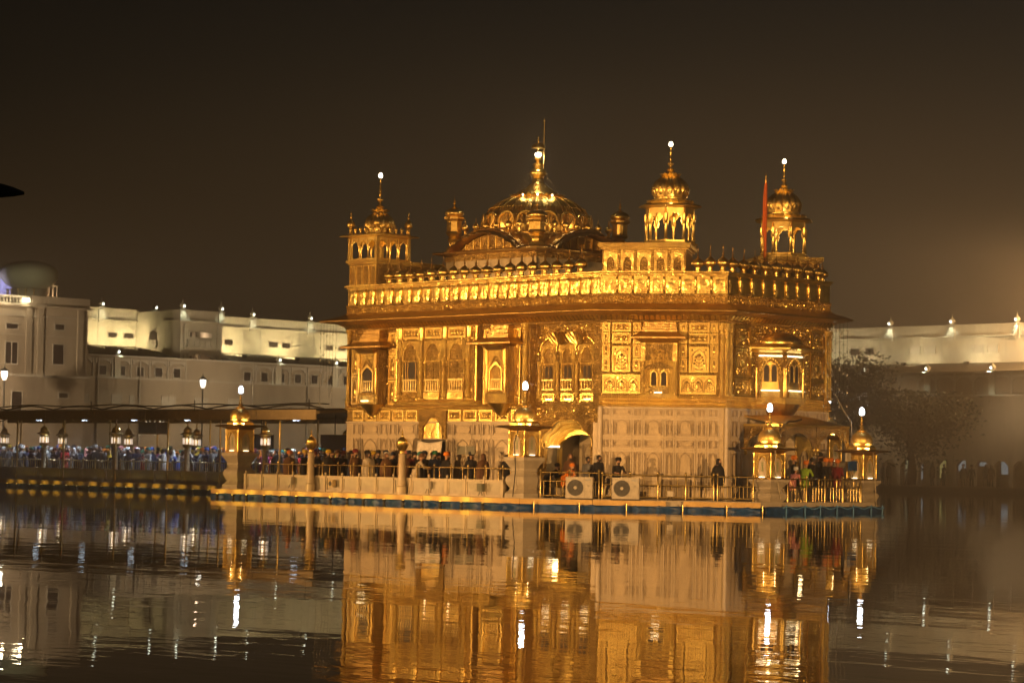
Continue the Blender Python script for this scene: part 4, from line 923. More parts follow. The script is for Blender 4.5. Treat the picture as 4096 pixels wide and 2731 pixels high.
for k in range(18): pr_.box(0.6535*k+0.15, 0.6535*k+0.18, -0.012, 0.012, -0.16, 0.02)
put('cupola_rail', pr_.mesh('cupola_rail', fix=False), 'gold_dark', 'A', 2.25, 9.20, 0.02)
obj('roof', MB().prism_z(inset(CORE, 0.2), 8.90, 8.97), 'paving', T)

relief_field('A', 0.3, BAY0-0.05, 3.95, 7.08, 0.004, 1); relief_field('A', BAY1+0.05, RS0-0.1, 3.95, 7.08, 0.004, 2)
relief_field('A', BAY0+0.05, BAY1-0.05, 4.14, 7.08, BO+0.004, 3, holes=[(c_-0.5, c_+0.5, 4.40, 5.80) for c_ in (4.27, 5.62, 7.03)]); relief_field('A', RS0+0.05, RS1-0.05, 4.0, 7.08, -RD+0.004, 4, holes=[(c_-0.36, c_+0.36, 4.46, 5.60) for c_ in (11.68, 12.72, 13.76)])
relief_field('A', RS0+0.05, RS1-0.05, 3.42, 3.92, -RD+0.004, 14); relief_field('A', 0.4, RS0-0.1, 3.30, 3.74, 0.004, 5)
relief_field('B', 0.05, LB-0.25, 4.32, 7.08, 0.004, 6); relief_field('C', 0.3, LC-0.35, 4.32, 7.08, 0.004, 7)
for fc_, ln_ in (('A', LA), ('B', LB), ('C', LC)): relief_field(fc_, 0.0, ln_, 7.86, 8.06, 0.054, ord(fc_), 0.075)
# ------------------------------------------------------------------ roof: corner pavilions, kiosks, upper storey, great dome
def ribbed_dome(r, h, z0, ribs, n=72): return smooth_by_angle(MB().lathe(onion(r, h, z0), n, 0, 0, 0, 12, 0.13).mesh('dome'), 50)
def petals(r, z0, z1, n, flare, ry=None):
    m = MB()
    for k in range(n):
        a0 = 2*math.pi*k/n; w = math.pi/n*0.95
        pts = [(a0-w, r, z0), (a0+w, r, z0), (a0+w*0.9, r+flare*0.6, z0+(z1-z0)*0.55), (a0, r+flare, z1), (a0-w*0.9, r+flare*0.6, z0+(z1-z0)*0.55)]
        m.add([(q[1]*math.cos(q[0]), q[1]*math.sin(q[0]), q[2]) for q in pts]+[((q[1]-0.03)*math.cos(q[0]), (q[1]-0.03)*math.sin(q[0]), q[2]) for q in pts],
              [(0, 1, 2, 3, 4), (9, 8, 7, 6, 5)]+[(i, (i+1) % 5, 5+(i+1) % 5, 5+i) for i in range(5)])
    return m
def lamp_top(parent, z, r, power, mat='bulb_warm', col=(1, 0.82, 0.5), wpos=None):
    obj('lamp_bulb', smooth_by_angle(MB().lathe([(r*0.5, z-r*0.9), (r*0.9, z-r*0.5), (r, z), (r*0.85, z+r*0.7), (r*0.45, z+r*1.25), (0, z+r*1.4)], 14).mesh('lamp_bulb'), 60), mat, parent)
# --- octagonal kiosks over the east corners
def octo(n, r): return [(r*math.cos(math.pi/8+math.pi/4*k), r*math.sin(math.pi/8+math.pi/4*k)) for k in range(n)]
def roof_kiosk(pos, rot):
    k = obj('roof_kiosk', MB().lathe([(1.10, 10.10), (1.10, 10.16), (0.98, 10.20), (0.98, 10.27)], 8, 0, 0, math.pi/8), 'gold_plain', T, (pos[0], pos[1], 0), rot)
    Rr = 0.92
    col_ = smooth_by_angle(MB().lathe([(0.085, 10.27), (0.085, 10.32), (0.06, 10.36), (0.052, 10.85), (0.075, 10.92), (0.05, 10.96), (0.085, 11.02), (0.09, 11.30)], 10).mesh('column'), 50)
    wdt = 2*Rr*math.sin(math.pi/8); ap = Rr*math.cos(math.pi/8)
    am = MB().prism_y(spandrel(wdt-0.06, 0.66, wdt-0.17, 0.18, 0.48, 16, 4, 0.14, 0, 10.86, 0.3), -0.035, 0.035).mesh('arch_screen')
    for q in range(8):
        a = math.pi/8+math.pi/4*q; obj('column', col_, 'gold_plain', k, (Rr*math.cos(a), Rr*math.sin(a), 0))
        b = a+math.pi/8; obj('arch_screen', am, 'gold_plain', k, (ap*math.cos(b), ap*math.sin(b), 0), b+math.pi/2)
    obj('canopy', MB().lathe([(0.90, 11.52), (1.22, 11.58), (1.24, 11.61), (1.16, 11.66), (0.92, 11.74), (0.78, 11.80), (0.78, 11.50), (0.90, 11.50)], 8, 0, 0, math.pi/8), 'gold_plain', k)
    obj('ceiling', MB().lathe([(0.0, 11.48), (0.95, 11.48), (0.95, 11.515), (0, 11.52)], 8, 0, 0, math.pi/8), 'gold_sheet', k)
    obj('cornice_beads', petals(0.88, 11.74, 11.84, 24, 0.05).mesh('cornice_beads', fix=False), 'gold_plain', k)
    obj('drum', MB().lathe([(0.70, 11.80), (0.70, 11.84), (0.62, 11.88), (0.62, 11.94)], 24), 'gold_plain', k, smooth=40)
    obj('dome', ribbed_dome(0.74, 1.30, 11.90, 16), 'gold_dome', k)
    obj('dome_petals', petals(0.66, 11.96, 12.34, 12, 0.10).mesh('dome_petals', fix=False), 'gold_plain', k)
    obj('collar', petals(0.34, 12.78, 12.90, 12, 0.10).mesh('collar', fix=False), 'gold_plain', k)
    obj('finial', MB().lathe([(0.12, 13.0), (0.16, 13.06), (0.06, 13.14), (0.05, 13.2), (0.11, 13.25), (0.12, 13.29), (0.05, 13.34), (0.035, 13.46), (0.07, 13.50), (0.035, 13.55), (0.03, 13.68), (0.05, 13.72), (0.02, 13.78), (0.03, 13.94), (0.05, 13.96)], 12), 'gold_plain', k, smooth=60)
    lamp_top(k, 14.03, 0.085, 0)
    lamp('POINT', 'kiosk_light', (pos[0], pos[1], 11.05), 26, (1, 0.62, 0.24), radius=0.12)
    a = math.atan2(pos[1]+74, pos[0]-74)+math.pi
    lamp('POINT', 'dome_light', (pos[0]+1.02*math.cos(-math.pi/4), pos[1]+1.02*math.sin(-math.pi/4), 11.80), 2.2, (1, 0.70, 0.30), radius=0.05)
    return k
def tower_block(face, s0, s1, depth, mirror=False):
    """raised gilded block on the parapet that carries a kiosk"""
    a = fp(face, s0, 0.02); b = fp(face, s1, 0.02)
    rz = FACE[face][2]; ln = s1-s0
    blk = obj('tower_block', MB().box(0, ln, 0.0, depth, 8.97, 9.86), 'gold_relief', T, (a.x, a.y, 0), rz)
    for y in (0.0,):
        n = 5; st_ = ln/n
        for q in range(n):
            fr = frame_plate(st_-0.12, 0.80, 0.03, 0.03); fr.prism_y(spandrel(st_-0.18, 0.70, st_-0.34, 0.28, 0.52, 12, 0, 0, (st_-0.12)/2, 0.04, 0.2), -0.025, 0)
            obj('arch_panel', fr, 'gold_sheet', blk, (st_*q+0.06, 0.0, 9.02))
            for e_ in (0.02, st_-0.02):
                bd = MB()
                for j in range(11): bd.ball(0, -0.03, 9.05+0.072*j, 0.028, 0.028, 0.028, 6, 4)
                obj('bead_string', bd.mesh('bead_string', fix=False), 'gold_plain', blk, (st_*q+e_, 0, 0), smooth=60)
    obj('block_cornice', MB().box(-0.08, ln+0.08, -0.08, depth+0.08, 9.86, 9.92).box(-0.16, ln+0.16, -0.16, depth+0.16, 9.95, 10.09), 'gold_fine', blk)
    for z_, o_ in ((9.935, 0.12), (10.10, 0.15)):
        bd = MB()
        for j in range(int((ln+0.2)/0.075)): bd.ball(-0.1+0.075*j, -o_, z_, 0.026, 0.026, 0.022, 6, 4)
        for j in range(int(depth/0.075)): bd.ball(ln+o_, 0.075*j, z_, 0.026, 0.026, 0.022, 6, 4)
        obj('cornice_beads', bd.mesh('cornice_beads', fix=False), 'gold_plain', blk, smooth=60)
    return blk
tower_block('B', 0.02, 3.22, 2.4); tower_block('D', 4.81-3.22, 4.79, 2.4)
roof_kiosk((10.70, -3.45), R(10)); roof_kiosk((10.70, 3.45), R(-10))
# --- square pavilion over the south-west corner
blk = obj('tower_block', MB().box(-5.36, -3.62, -5.87, -2.10, 8.97, 9.92), 'gold_relief', T)
obj('block_cornice', MB().box(-5.42, -3.56, -5.93, -2.04, 9.92, 9.98).box(-5.48, -3.50, -5.99, -1.98, 9.99, 10.09), 'gold_fine', blk)
for k in range(4): obj('arch_panel', frame_plate(0.38, 0.84, 0.035, 0.03), 'gold_sheet', blk, (-5.33+0.43*k, -5.87, 9.02))
pv = obj('pavilion', MB().box(-5.40, -3.58, -5.92, -4.06, 10.09, 10.15), 'gold_plain', T)
X0, X1, Y0, Y1 = -5.34, -3.64, -5.86, -4.10
for x in (X0, X1):
    for y in (Y0, Y1): obj('pier', MB().box(x-0.075, x+0.075, y-0.075, y+0.075, 10.15, 11.06), 'gold_fine', pv)
pcl = smooth_by_angle(MB().lathe([(0.075, 10.15), (0.075, 10.19), (0.04, 10.23), (0.035, 10.55), (0.055, 10.62), (0.035, 10.66), (0.06, 10.72)], 8).mesh('column'), 50)
aw_ = (X1-X0)/3
asc = MB().prism_y(spandrel(aw_-0.02, 0.40, aw_-0.13, 0.05, 0.27, 14, 3, 0.14, 0, 10.66, 0.3), -0.03, 0.03).mesh('arch_screen')
for k in range(3):
    for y in (Y0, Y1): obj('arch_screen', asc, 'gold_plain', pv, (X0+aw_*(k+0.5), y, 0))
    for x in (X0, X1): obj('arch_screen', asc, 'gold_plain', pv, (x, Y0+(Y1-Y0)*(k+0.5)/3, 0), math.pi/2)
    if k:
        for y in (Y0, Y1): obj('column', pcl, 'gold_plain', pv, (X0+aw_*k, y, 0))
        for x in (X0, X1): obj('column', pcl, 'gold_plain', pv, (x, Y0+(Y1-Y0)*k/3, 0))
cx_, cy_ = (X0+X1)/2, (Y0+Y1)/2
obj('canopy', MB().square([(0.86, 11.05), (1.20, 11.10), (1.21, 11.13), (1.10, 11.18), (0.90, 11.22), (0.90, 11.05)], cx_, cy_), 'gold_plain', pv)
obj('ceiling', MB().square([(0.0, 11.02), (0.90, 11.02), (0.90, 11.06), (0, 11.06)], cx_, cy_), 'gold_sheet', pv)
mini = smooth_by_angle(MB().lathe([(0.06, 11.22), (0.04, 11.26), (0.04, 11.32), (0.075, 11.36), (0.08, 11.40), (0.05, 11.46), (0.015, 11.50), (0, 11.55)], 8).mesh('parapet_knob'), 50)
for k in range(6):
    for q in ((X0+0.05+0.32*k, Y0-0.05), (X1+0.05, Y0+0.05+0.32*k)): obj('parapet_knob', mini, 'gold_plain', pv, (q[0], q[1], 0))
tur = smooth_by_angle(MB().lathe([(0.10, 11.22), (0.10, 11.27), (0.07, 11.30), (0.09, 11.42), (0.07, 11.48), (0.16, 11.54), (0.18, 11.62), (0.15, 11.74), (0.06, 11.84), (0.03, 11.92), (0.06, 11.98), (0.02, 12.04), (0.035, 12.10), (0, 12.24)], 12).mesh('corner_turret'), 50)
for x in (X0, X1):
    for y in (Y0, Y1): obj('corner_turret', tur, 'gold_dome', pv, (x, y, 0))
dm = obj('dome', ribbed_dome(0.68, 1.30, 11.26, 16), 'gold_dome', pv, (cx_, cy_, 0))
obj('dome_petals', petals(0.60, 11.30, 11.66, 12, 0.10).mesh('dome_petals', fix=False), 'gold_plain', pv, (cx_, cy_, 0))
obj('collar', petals(0.34, 12.20, 12.30, 12, 0.09).mesh('collar', fix=False), 'gold_plain', pv, (cx_, cy_, 0))
obj('finial', MB().lathe([(0.14, 12.36), (0.20, 12.42), (0.07, 12.52), (0.05, 12.62), (0.13, 12.68), (0.14, 12.74), (0.05, 12.80), (0.04, 12.95), (0.09, 13.0), (0.035, 13.06), (0.08, 13.14), (0.03, 13.20), (0.05, 13.3), (0.02, 13.36), (0.02, 13.6), (0.05, 13.64)], 12), 'gold_plain', pv, (cx_, cy_, 0), smooth=60)
lb = obj('lamp_bulb', smooth_by_angle(MB().lathe([(0.05, 13.66), (0.08, 13.70), (0.09, 13.76), (0.07, 13.84), (0, 13.88)], 14).mesh('lamp_bulb'), 60), 'bulb_warm', pv, (cx_, cy_, 0))
lamp('POINT', 'kiosk_light', (cx_, cy_, 10.72), 22, (1, 0.62, 0.24), radius=0.12)
lamp('POINT', 'dome_light', (cx_+0.75, cy_-0.9, 11.35), 1.2, (1, 0.70, 0.30), radius=0.05)
# --- upper storey under the great dome
G = 2.74
us = obj('upper_storey', MB().box(-G, G, -G, G, 8.97, 10.12), 'marble', T)
obj('cornice_band', MB().box(-G-0.04, G+0.04, -G-0.04, G+0.04, 10.12, 10.32), 'gold_relief', us)
obj('eave', MB().square([(G+0.05, 10.36), (G+0.40, 10.44), (G+0.42, 10.48), (G+0.36, 10.52), (G-0.2, 10.62), (G-0.2, 10.34)]), 'copper', us)
FR = {0: (0, -1), 1: (1, 0), 2: (0, 1), 3: (-1, 0)}
for q in range(4):     # curved bangla roofs with panelled tympana
    rz = q*math.pi/2
    ns = 22; hw = 2.05; vs = []; prof = [(0.0, -0.02), (0.30, 0.04), (0.55, 0.02), (0.62, 0.0), (0.60, 0.06), (0.30, 0.16), (-0.55, 0.30)]
    m_ = MB(); npf = len(prof)
    for i in range(ns+1):
        t = -1+2*i/ns; x = hw*t; z = 10.42+0.80*math.cos(t*math.pi/2)**0.85
        sc = 1-0.05*abs(math.sin(i*math.pi/2))
        for o, dz in prof: vs.append((x*(1+0.10*o), -G-0.02-o*sc, z+dz-0.05*(i % 2)*(1 if o > 0.25 else 0)))
    fs = [(i*npf+k, (i+1)*npf+k, (i+1)*npf+k+1, i*npf+k+1) for i in range(ns) for k in range(npf-1)]
    m_.add(vs, fs); c_ = obj('curved_roof', m_, 'copper', us, (0, 0, 0), rz, 55)
    ty = [(hw*0.92*(-1+2*i/ns), 10.40+0.76*math.cos((-1+2*i/ns)*math.pi/2)**0.85) for i in range(ns+1)]
    obj('tympanum', MB().prism_y([(-hw*0.92, 10.30)]+[(hw*0.92, 10.30)]+ty[::-1], -G-0.10, -G+0.4), 'gold_relief', us, (0, 0, 0), rz)
    for k in range(7):
        x = -1.35+0.45*k; zt = 10.40+0.70*math.cos(x/hw*math.pi/2)**0.85
        obj('tympanum_rib', MB().box(x-0.03, x+0.03, -G-0.14, -G-0.10, 10.34, zt), 'gold_plain', us, (0, 0, 0), rz)
    obj('roof_ridge', MB().tube([(hw*(-1+2*i/ns), -G-0.3, 10.60+0.80*math.cos((-1+2*i/ns)*math.pi/2)**0.85) for i in range(ns+1)], 0.05, 6), 'copper', us, (0, 0, 0), rz, 60)
tb = 2.35
obj('terrace', MB().box(-tb, tb, -tb, tb, 10.4, 11.16).box(-tb-0.08, tb+0.08, -tb-0.08, tb+0.08, 11.16, 11.24), 'gold_dark', us)
kn = smooth_by_angle(MB().lathe([(0.09, 11.24), (0.07, 11.28), (0.06, 11.46), (0.10, 11.50), (0.15, 11.56), (0.15, 11.62), (0.10, 11.70), (0.03, 11.76), (0.02, 11.92), (0, 12.0)], 10).mesh('terrace_cupola'), 50)
for q in range(4):
    for k in range(7):
        t = -tb+0.38+(2*tb-0.76)*k/6; c, s = math.cos(q*math.pi/2), math.sin(q*math.pi/2)
        obj('terrace_cupola', kn, 'gold_dome', us, (c*t+s*tb, s*t-c*tb, 0))
cp = [(0.36, 10.62), (0.30, 10.74), (0.20, 10.80), (0.22, 10.9), (0.30, 11.0), (0.22, 11.08), (0.30, 11.14), (0.38, 11.20), (0.34, 11.28), (0.34, 11.62), (0.44, 11.70), (0.46, 11.76), (0.38, 11.80)]
for x, y, dz in ((-2.5, -2.5, 0.30), (2.5, -2.5, -0.06), (2.5, 2.5, 0.25), (-2.5, 2.5, 0.25)):
    t_ = obj('corner_turret', MB().lathe([(a, b+dz*(b-10.62)/1.2) for a, b in cp], 8, 0, 0, math.pi/8), 'gold_dome', us, (x, y, 0))
    z_ = 11.80+dz; obj('corner_turret_dome', smooth_by_angle(MB().lathe(onion(0.42, 0.52, z_-0.02)+[(0.05, z_+0.52), (0.08, z_+0.56), (0.025, z_+0.62), (0.05, z_+0.66), (0.015, z_+0.72), (0, z_+0.95)], 20, 0, 0, 0, 10, 0.07).mesh('corner_turret_dome'), 50), 'gold_dome', us, (x, y, 0))
# great dome: broad fluted lotus
gp = [(2.22, 11.24), (2.34, 11.50), (2.36, 11.75), (2.28, 12.05), (2.08, 12.35), (1.78, 12.62), (1.42, 12.82), (1.10, 12.94), (0.85, 13.02), (0.55, 13.10)]
gd = obj('great_dome', smooth_by_angle(MB().lathe(gp, 96, 0, 0, 0, 24, 0.06).mesh('great_dome'), 40), 'gold_dome', T)
for k in range(24):
    a = 2*math.pi*k/24
    obj('dome_rib', MB().tube([((r_+0.012)*math.cos(a), (r_+0.012)*math.sin(a), z_) for r_, z_ in gp], 0.026, 5), 'gold_plain', gd, smooth=60)
for z_, r_ in ((12.06, 2.29), (12.42, 2.06)):
    bm_ = MB()
    for k in range(96): bm_.ball(r_*math.cos(2*math.pi*k/96), r_*math.sin(2*math.pi*k/96), z_, 0.03, 0.03, 0.03, 5, 4)
    obj('bead_ring', bm_.mesh('bead_ring', fix=False), 'gold_plain', gd)
for k in range(16):    # scalloped petals standing round the foot of the dome
    a = 2*math.pi*(k+0.5)/16; m_ = MB(); o_ = arch(0.80, 0.40, 0.78, 14, 0, 0, 0, 0, 0.1); i_ = arch(0.70, 0.40, 0.70, 14, 0, 0, 0, 0, 0.1)
    m_.strip_y(i_, o_, -0.05, 0.03)
    for j in range(5):
        t = math.pi*(j+1)/6; m_.tube([(0, -0.02, 0.1), (0.33*math.cos(t), -0.03, 0.36+0.30*math.sin(t))], 0.02, 5)
    M_ = Matrix.Translation((2.36*math.cos(a), 2.36*math.sin(a), 11.42)) @ Matrix.Rotation(a+math.pi/2, 4, 'Z') @ Matrix.Rotation(R(-6), 4, 'X')
    pt = obj('dome_petal', m_.mesh('dome_petal'), 'gold_plain', gd); pt.matrix_local = M_
obj('collar', petals(1.02, 12.90, 13.06, 28, 0.20).mesh('collar', fix=False), 'gold_plain', gd)
obj('crown_cone', MB().lathe([(1.08, 12.96), (0.95, 13.08), (0.70, 13.24), (0.46, 13.40), (0.34, 13.52)], 24, 0, 0, 0, 12, 0.08), 'gold_dome', gd, smooth=50)
obj('spire', MB().lathe([(0.34, 13.50), (0.25, 13.60), (0.26, 13.72), (0.20, 13.80), (0.28, 13.86), (0.36, 13.96), (0.36, 14.06), (0.28, 14.16), (0.16, 14.22), (0.20, 14.30), (0.24, 14.38), (0.12, 14.46), (0.07, 14.52), (0.16, 14.58), (0.17, 14.66), (0.08, 14.70), (0.06, 14.92)], 16), 'gold_plain', gd, smooth=50)
obj('spire_lamp', smooth_by_angle(MB().ball(0, 0, 14.80, 0.145, 0.145, 0.11, 14, 10).mesh('spire_lamp'), 60), 'bulb_warm', gd)
obj('spire_parasol', MB().lathe([(0.03, 15.0), (0.05, 15.05), (0.30, 15.06), (0.30, 15.12), (0.22, 15.24), (0.14, 15.27), (0.02, 15.30), (0.02, 15.38), (0.06, 15.43), (0.02, 15.48), (0.04, 15.53), (0, 15.60)], 16), 'gold_plain', gd, smooth=50)
dn = MB()
for k in range(10):
    a = 2*math.pi*k/10+0.3
    for t in (0.10, 0.33, 0.62, 0.86): r_ = 0.36+0.62*t; dn.ball(r_*math.cos(a+t)*1.02, r_*math.sin(a+t)*1.02, 13.98-0.92*t+0.08*math.sin(5*a+7*t), 0.02, 0.02, 0.028, 5, 4)
obj('hanging_beads', dn.mesh('hanging_beads', fix=False), 'bulb_glass', gd, kind='stuff')
lr = MB().tube([(0.20, 0.14, 13.45), (0.20, 0.14, 16.25)], 0.014, 6); lr.lathe([(0, 16.2), (0.05, 16.26), (0.02, 16.32), (0.0, 16.4)], 8, 0.20, 0.14)
for z_ in (14.42, 14.9): lr.tube([(0, 0, z_), (0.20, 0.14, z_)], 0.012, 5)
obj('lightning_rod', lr, 'brass', gd)
lamp('POINT', 'spire_light', (0.42, -0.42, 14.72), 60, (1, 0.80, 0.50), radius=0.10)
for a in (-15, -45, -75): 
    obj('dome_spotlight', smooth_by_angle(MB().ball(0, 0, 0, 0.035, 0.035, 0.035, 8, 6).mesh('dome_spotlight'), 60), 'bulb_warm', gd, (1.24*math.cos(R(a)), 1.24*math.sin(R(a)), 12.96))
    lamp('POINT', 'dome_spotlight', (1.34*math.cos(R(a)), 1.34*math.sin(R(a)), 13.04), 5.0, (1, 0.66, 0.26), radius=0.05)
# ------------------------------------------------------------------ porch canopy over the east steps
pc = obj('porch', MB().add([(13.36, -2.02, 3.55), (15.12, -2.02, 3.22), (15.12, 2.10, 3.22), (13.36, 2.10, 3.55), (13.36, -2.02, 3.62), (15.12, -2.02, 3.27), (15.12, 2.10, 3.27), (13.36, 2.10, 3.62), (14.2, 0.04, 3.66)],
    [(0, 3, 2, 1), (0, 1, 5, 4), (1, 2, 6, 5), (2, 3, 7, 6), (4, 5, 8), (5, 6, 8), (6, 7, 8), (7, 4, 8)]), 'copper', T)
def valance(x0, y0, x1, y1, cusps, parent):
    ln = math.hypot(x1-x0, y1-y0); rz = math.atan2(y1-y0, x1-x0)
    obj('arch_valance', MB().prism_y(spandrel(ln, 1.0, ln-0.30, 0.05, 0.72, 22, cusps, 0.07, ln/2, 0, 0.15), -0.06, 0.0), 'gold_relief', parent, (x0, y0, 2.26), rz)
    obj('valance_edge', MB().box(0, ln, -0.09, 0.03, 3.20, 3.28), 'gold_plain', parent, (x0, y0, 0), rz)
    for x in (0.08, ln-0.08): obj('valance_drop', MB().lathe([(0.03, 2.10), (0.07, 2.16), (0.04, 2.22), (0.08, 2.28), (0.08, 2.36)], 8, x, -0.03), 'gold_plain', parent, (x0, y0, 0), rz, 50)
valance(13.40, -2.02, 15.12, -2.02, 3, pc); valance(15.12, -2.00, 15.12, 0.05, 3, pc); valance(15.12, 0.10, 15.12, 2.10, 3, pc)
for y in (-0.4, 1.55): obj('niche_frame', MB().prism_y(spandrel(1.0, 1.7, 0.72, 0.8, 1.2, 14, 4, 0.1, 0, 1.15, 0.3), -0.08, 0), 'gold_fine', pc, (13.36, y, 0), math.pi/2)
obj('niche_light', MB().box(0.0, 0.06, -0.2, 0.2, 1.60, 1.66), 'strip_warm', pc, (13.42, -0.45, 0))
lamp('POINT', 'porch_light', (14.3, 0.3, 2.95), 8, (1, 0.68, 0.32), radius=0.1)
# the orange flag beside the north-east kiosk
fl = thing('flag_pole', 'tall saffron cloth-wrapped flagpole with furled orange pennant beside the farther roof kiosk', 'flag', (11.86, 0.90, 8.97))
obj('pole', MB().lathe([(0.06, 0), (0.06, 3.75), (0.045, 3.9)], 10), 'orange_cloth', fl, smooth=50)
obj('spearhead', MB().lathe([(0.02, 3.88), (0.05, 3.98), (0.02, 4.06), (0.04, 4.14), (0.0, 4.36)], 8), 'brass', fl, smooth=50)
vs = []
for i in range(15):
    t = i/14; w = 0.03+0.12*t**0.8 if t < 0.86 else 0.14*(1-(t-0.86)/0.14)
    for j in range(6):
        u = j/5; a = R(225); vs.append((math.cos(a)*w*u+0.05*math.sin(u*9+t*3), math.sin(a)*w*u*0.9+0.05*math.cos(u*7), 3.82-1.95*t-0.28*u*t))
fg = obj('pennant', MB().add(vs, [(i*6+j, i*6+j+1, (i+1)*6+j+1, (i+1)*6+j) for i in range(14) for j in range(5)]), 'orange_cloth', fl, smooth=80)
md = fg.modifiers.new('t', 'SOLIDIFY'); md.thickness = 0.01

for x_, y_ in ((1.7, -3.6), (3.6, -1.7), (-0.6, -3.9), (3.9, 0.6)): lamp('POINT', 'roof_fill_light', (x_, y_, 9.35), 9, (1, 0.62, 0.25), radius=0.1)  # unseen lamps added to brighten the upper storey

for x_, y_, pw_ in ((2.75, -0.7, 4), (0.7, -2.75, 4), (2.62, -1.6, 4), (1.6, -2.62, 4), (-0.7, -2.75, 3), (2.75, 0.7, 3)): lamp('POINT', 'roof_fill_light', (x_, y_, 11.40), pw_, (1, 0.62, 0.24), radius=0.06)  # unseen lamps added round the terrace to brighten the dome
# ------------------------------------------------------------------ lantern kiosks on the platform
def lantern_kiosk(loc, ped, label, bulb='bulb_white'):
    """ped = height of the marble pedestal; above it everything has the same size"""
    k = thing('lantern_kiosk', label, 'lantern', loc, 0, 'gilded lantern kiosks on the platform')
    h = ped
    obj('pedestal', MB().square([(0.50, 0), (0.50, h*0.10), (0.42, h*0.15), (0.36, h*0.22), (0.40, h*0.27), (0.47, h*0.36), (0.49, h*0.44), (0.45, h*0.52), (0.36, h*0.57), (0.33, h*0.62), (0.37, h*0.66), (0.36, h*0.72), (0.42, h*0.80), (0.52, h*0.90), (0.54, h*0.92), (0.54, h)]), 'marble_old', k, smooth=30)
    b = 0.43
    obj('body', MB().square([(b, h), (b, h+0.06), (b-0.05, h+0.08), (b-0.05, h+0.98), (b, h+1.02), (b+0.04, h+1.06)]), 'gold_dark', k)
    for q in range(4):
        rz = q*math.pi/2; y = -(b-0.05)
        def sub(nm, m, mat, sm=None): return obj(nm, m, mat, k, (0, 0, 0), rz, sm)
        sub('arch_frame', MB().prism_y(spandrel(0.72, 0.86, 0.44, 0.46, 0.72, 16, 4, 0.10, 0, h+0.10, 0.35), y-0.05, y), 'gold_fine')
        sub('marble_pane', MB().prism_y(arch(0.40, 0.44, 0.70, 14, 0, 0, 0, h+0.11, 0.4)[::-1], y-0.015, y), 'marble')
        em = MB(); em.box(-0.006, 0.006, y-0.02, y-0.015, h+0.26, h+0.66)
        for t in range(4):
            for sg in (-1, 1): em.prism_y([(0, h+0.30+0.09*t), (sg*0.07, h+0.33+0.09*t), (sg*0.03, h+0.37+0.09*t)][::sg], y-0.02, y-0.015)
        sub('painted_emblem', em.mesh('painted_emblem', fix=False), 'green_paint')
        bd = MB()
        for x, z in arch(0.52, 0.46, 0.78, 14, 4, 0.10, 0, h+0.11, 0.35)[1:-1]: bd.ball(x, y-0.055, z, 0.026, 0.02, 0.026, 6, 4)
        sub('arch_beads', bd.mesh('arch_beads', fix=False), 'gold_plain', 60)
        sub('pane_strip', MB().box(-0.12, 0.12, y-0.075, y-0.03, h+0.07, h+0.10), 'strip_warm')
        obj('corner_column', MB().lathe([(0.05, h+0.06), (0.04, h+0.14), (0.035, h+0.6), (0.055, h+0.68), (0.035, h+0.72), (0.05, h+0.98)], 8, b-0.03, -(b-0.03)), 'gold_plain', k, (0, 0, 0), rz, 50)
        sub('roof_lamp', MB().box(-0.17, 0.17, -0.50, -0.44, h+1.20, h+1.25), 'strip_flood')
        sub('roof_lamp_case', MB().box(-0.19, 0.19, -0.545, -0.505, h+1.17, h+1.27), 'gold_plain')
    obj('eave', MB().square([(b, h+1.05), (0.74, h+1.10), (0.76, h+1.13), (0.72, h+1.16), (0.46, h+1.19)]), 'gold_dark', k)
    obj('roof_step', MB().square([(0.40, h+1.18), (0.40, h+1.26), (0.36, h+1.30), (0.34, h+1.34)]), 'gold_plain', k)
    obj('dome', smooth_by_angle(MB().lathe(onion(0.435, 0.84, h+1.29), 32, 0, 0, 0, 12, 0.05).mesh('dome'), 50), 'gold_satin', k)
    obj('collar', petals(0.15, h+1.86, h+1.93, 10, 0.07).mesh('collar', fix=False), 'gold_plain', k)
    obj('finial', MB().lathe([(0.07, h+2.05), (0.09, h+2.10), (0.035, h+2.15), (0.07, h+2.20), (0.03, h+2.25), (0.055, h+2.31), (0.025, h+2.36), (0.025, h+2.46), (0.07, h+2.50)], 12), 'gold_plain', k, smooth=60)
    obj('lamp_bulb', smooth_by_angle(MB().lathe([(0.06, h+2.51), (0.10, h+2.56), (0.105, h+2.64), (0.09, h+2.74), (0.05, h+2.80), (0, h+2.82)], 14).mesh('lamp_bulb'), 60), bulb, k)
    X, Y, Z = loc
    lamp('POINT', 'kiosk_bulb', (X, Y, Z+h+3.02), 10, (0.86, 0.92, 1.0), radius=0.10)
    return k
lantern_kiosk((-8.10, -9.42, FZ), 1.50, 'gilded lantern kiosk on a marble pedestal at the left corner of the platform')
lantern_kiosk((8.92, -9.40, FZ), 1.50, 'gilded lantern kiosk between the marble balustrade and the air conditioners')
lantern_kiosk((15.60, -3.22, 0.14), 1.06, 'gilded lantern kiosk at the near end of the railing with rings')
lantern_kiosk((15.60, 2.34, 0.14), 1.06, 'rightmost gilded lantern kiosk, at the far end of the railing with rings')
lantern_kiosk((8.40, 9.40, FZ), 1.50, 'gilded lantern kiosk mostly hidden behind the porch canopy')
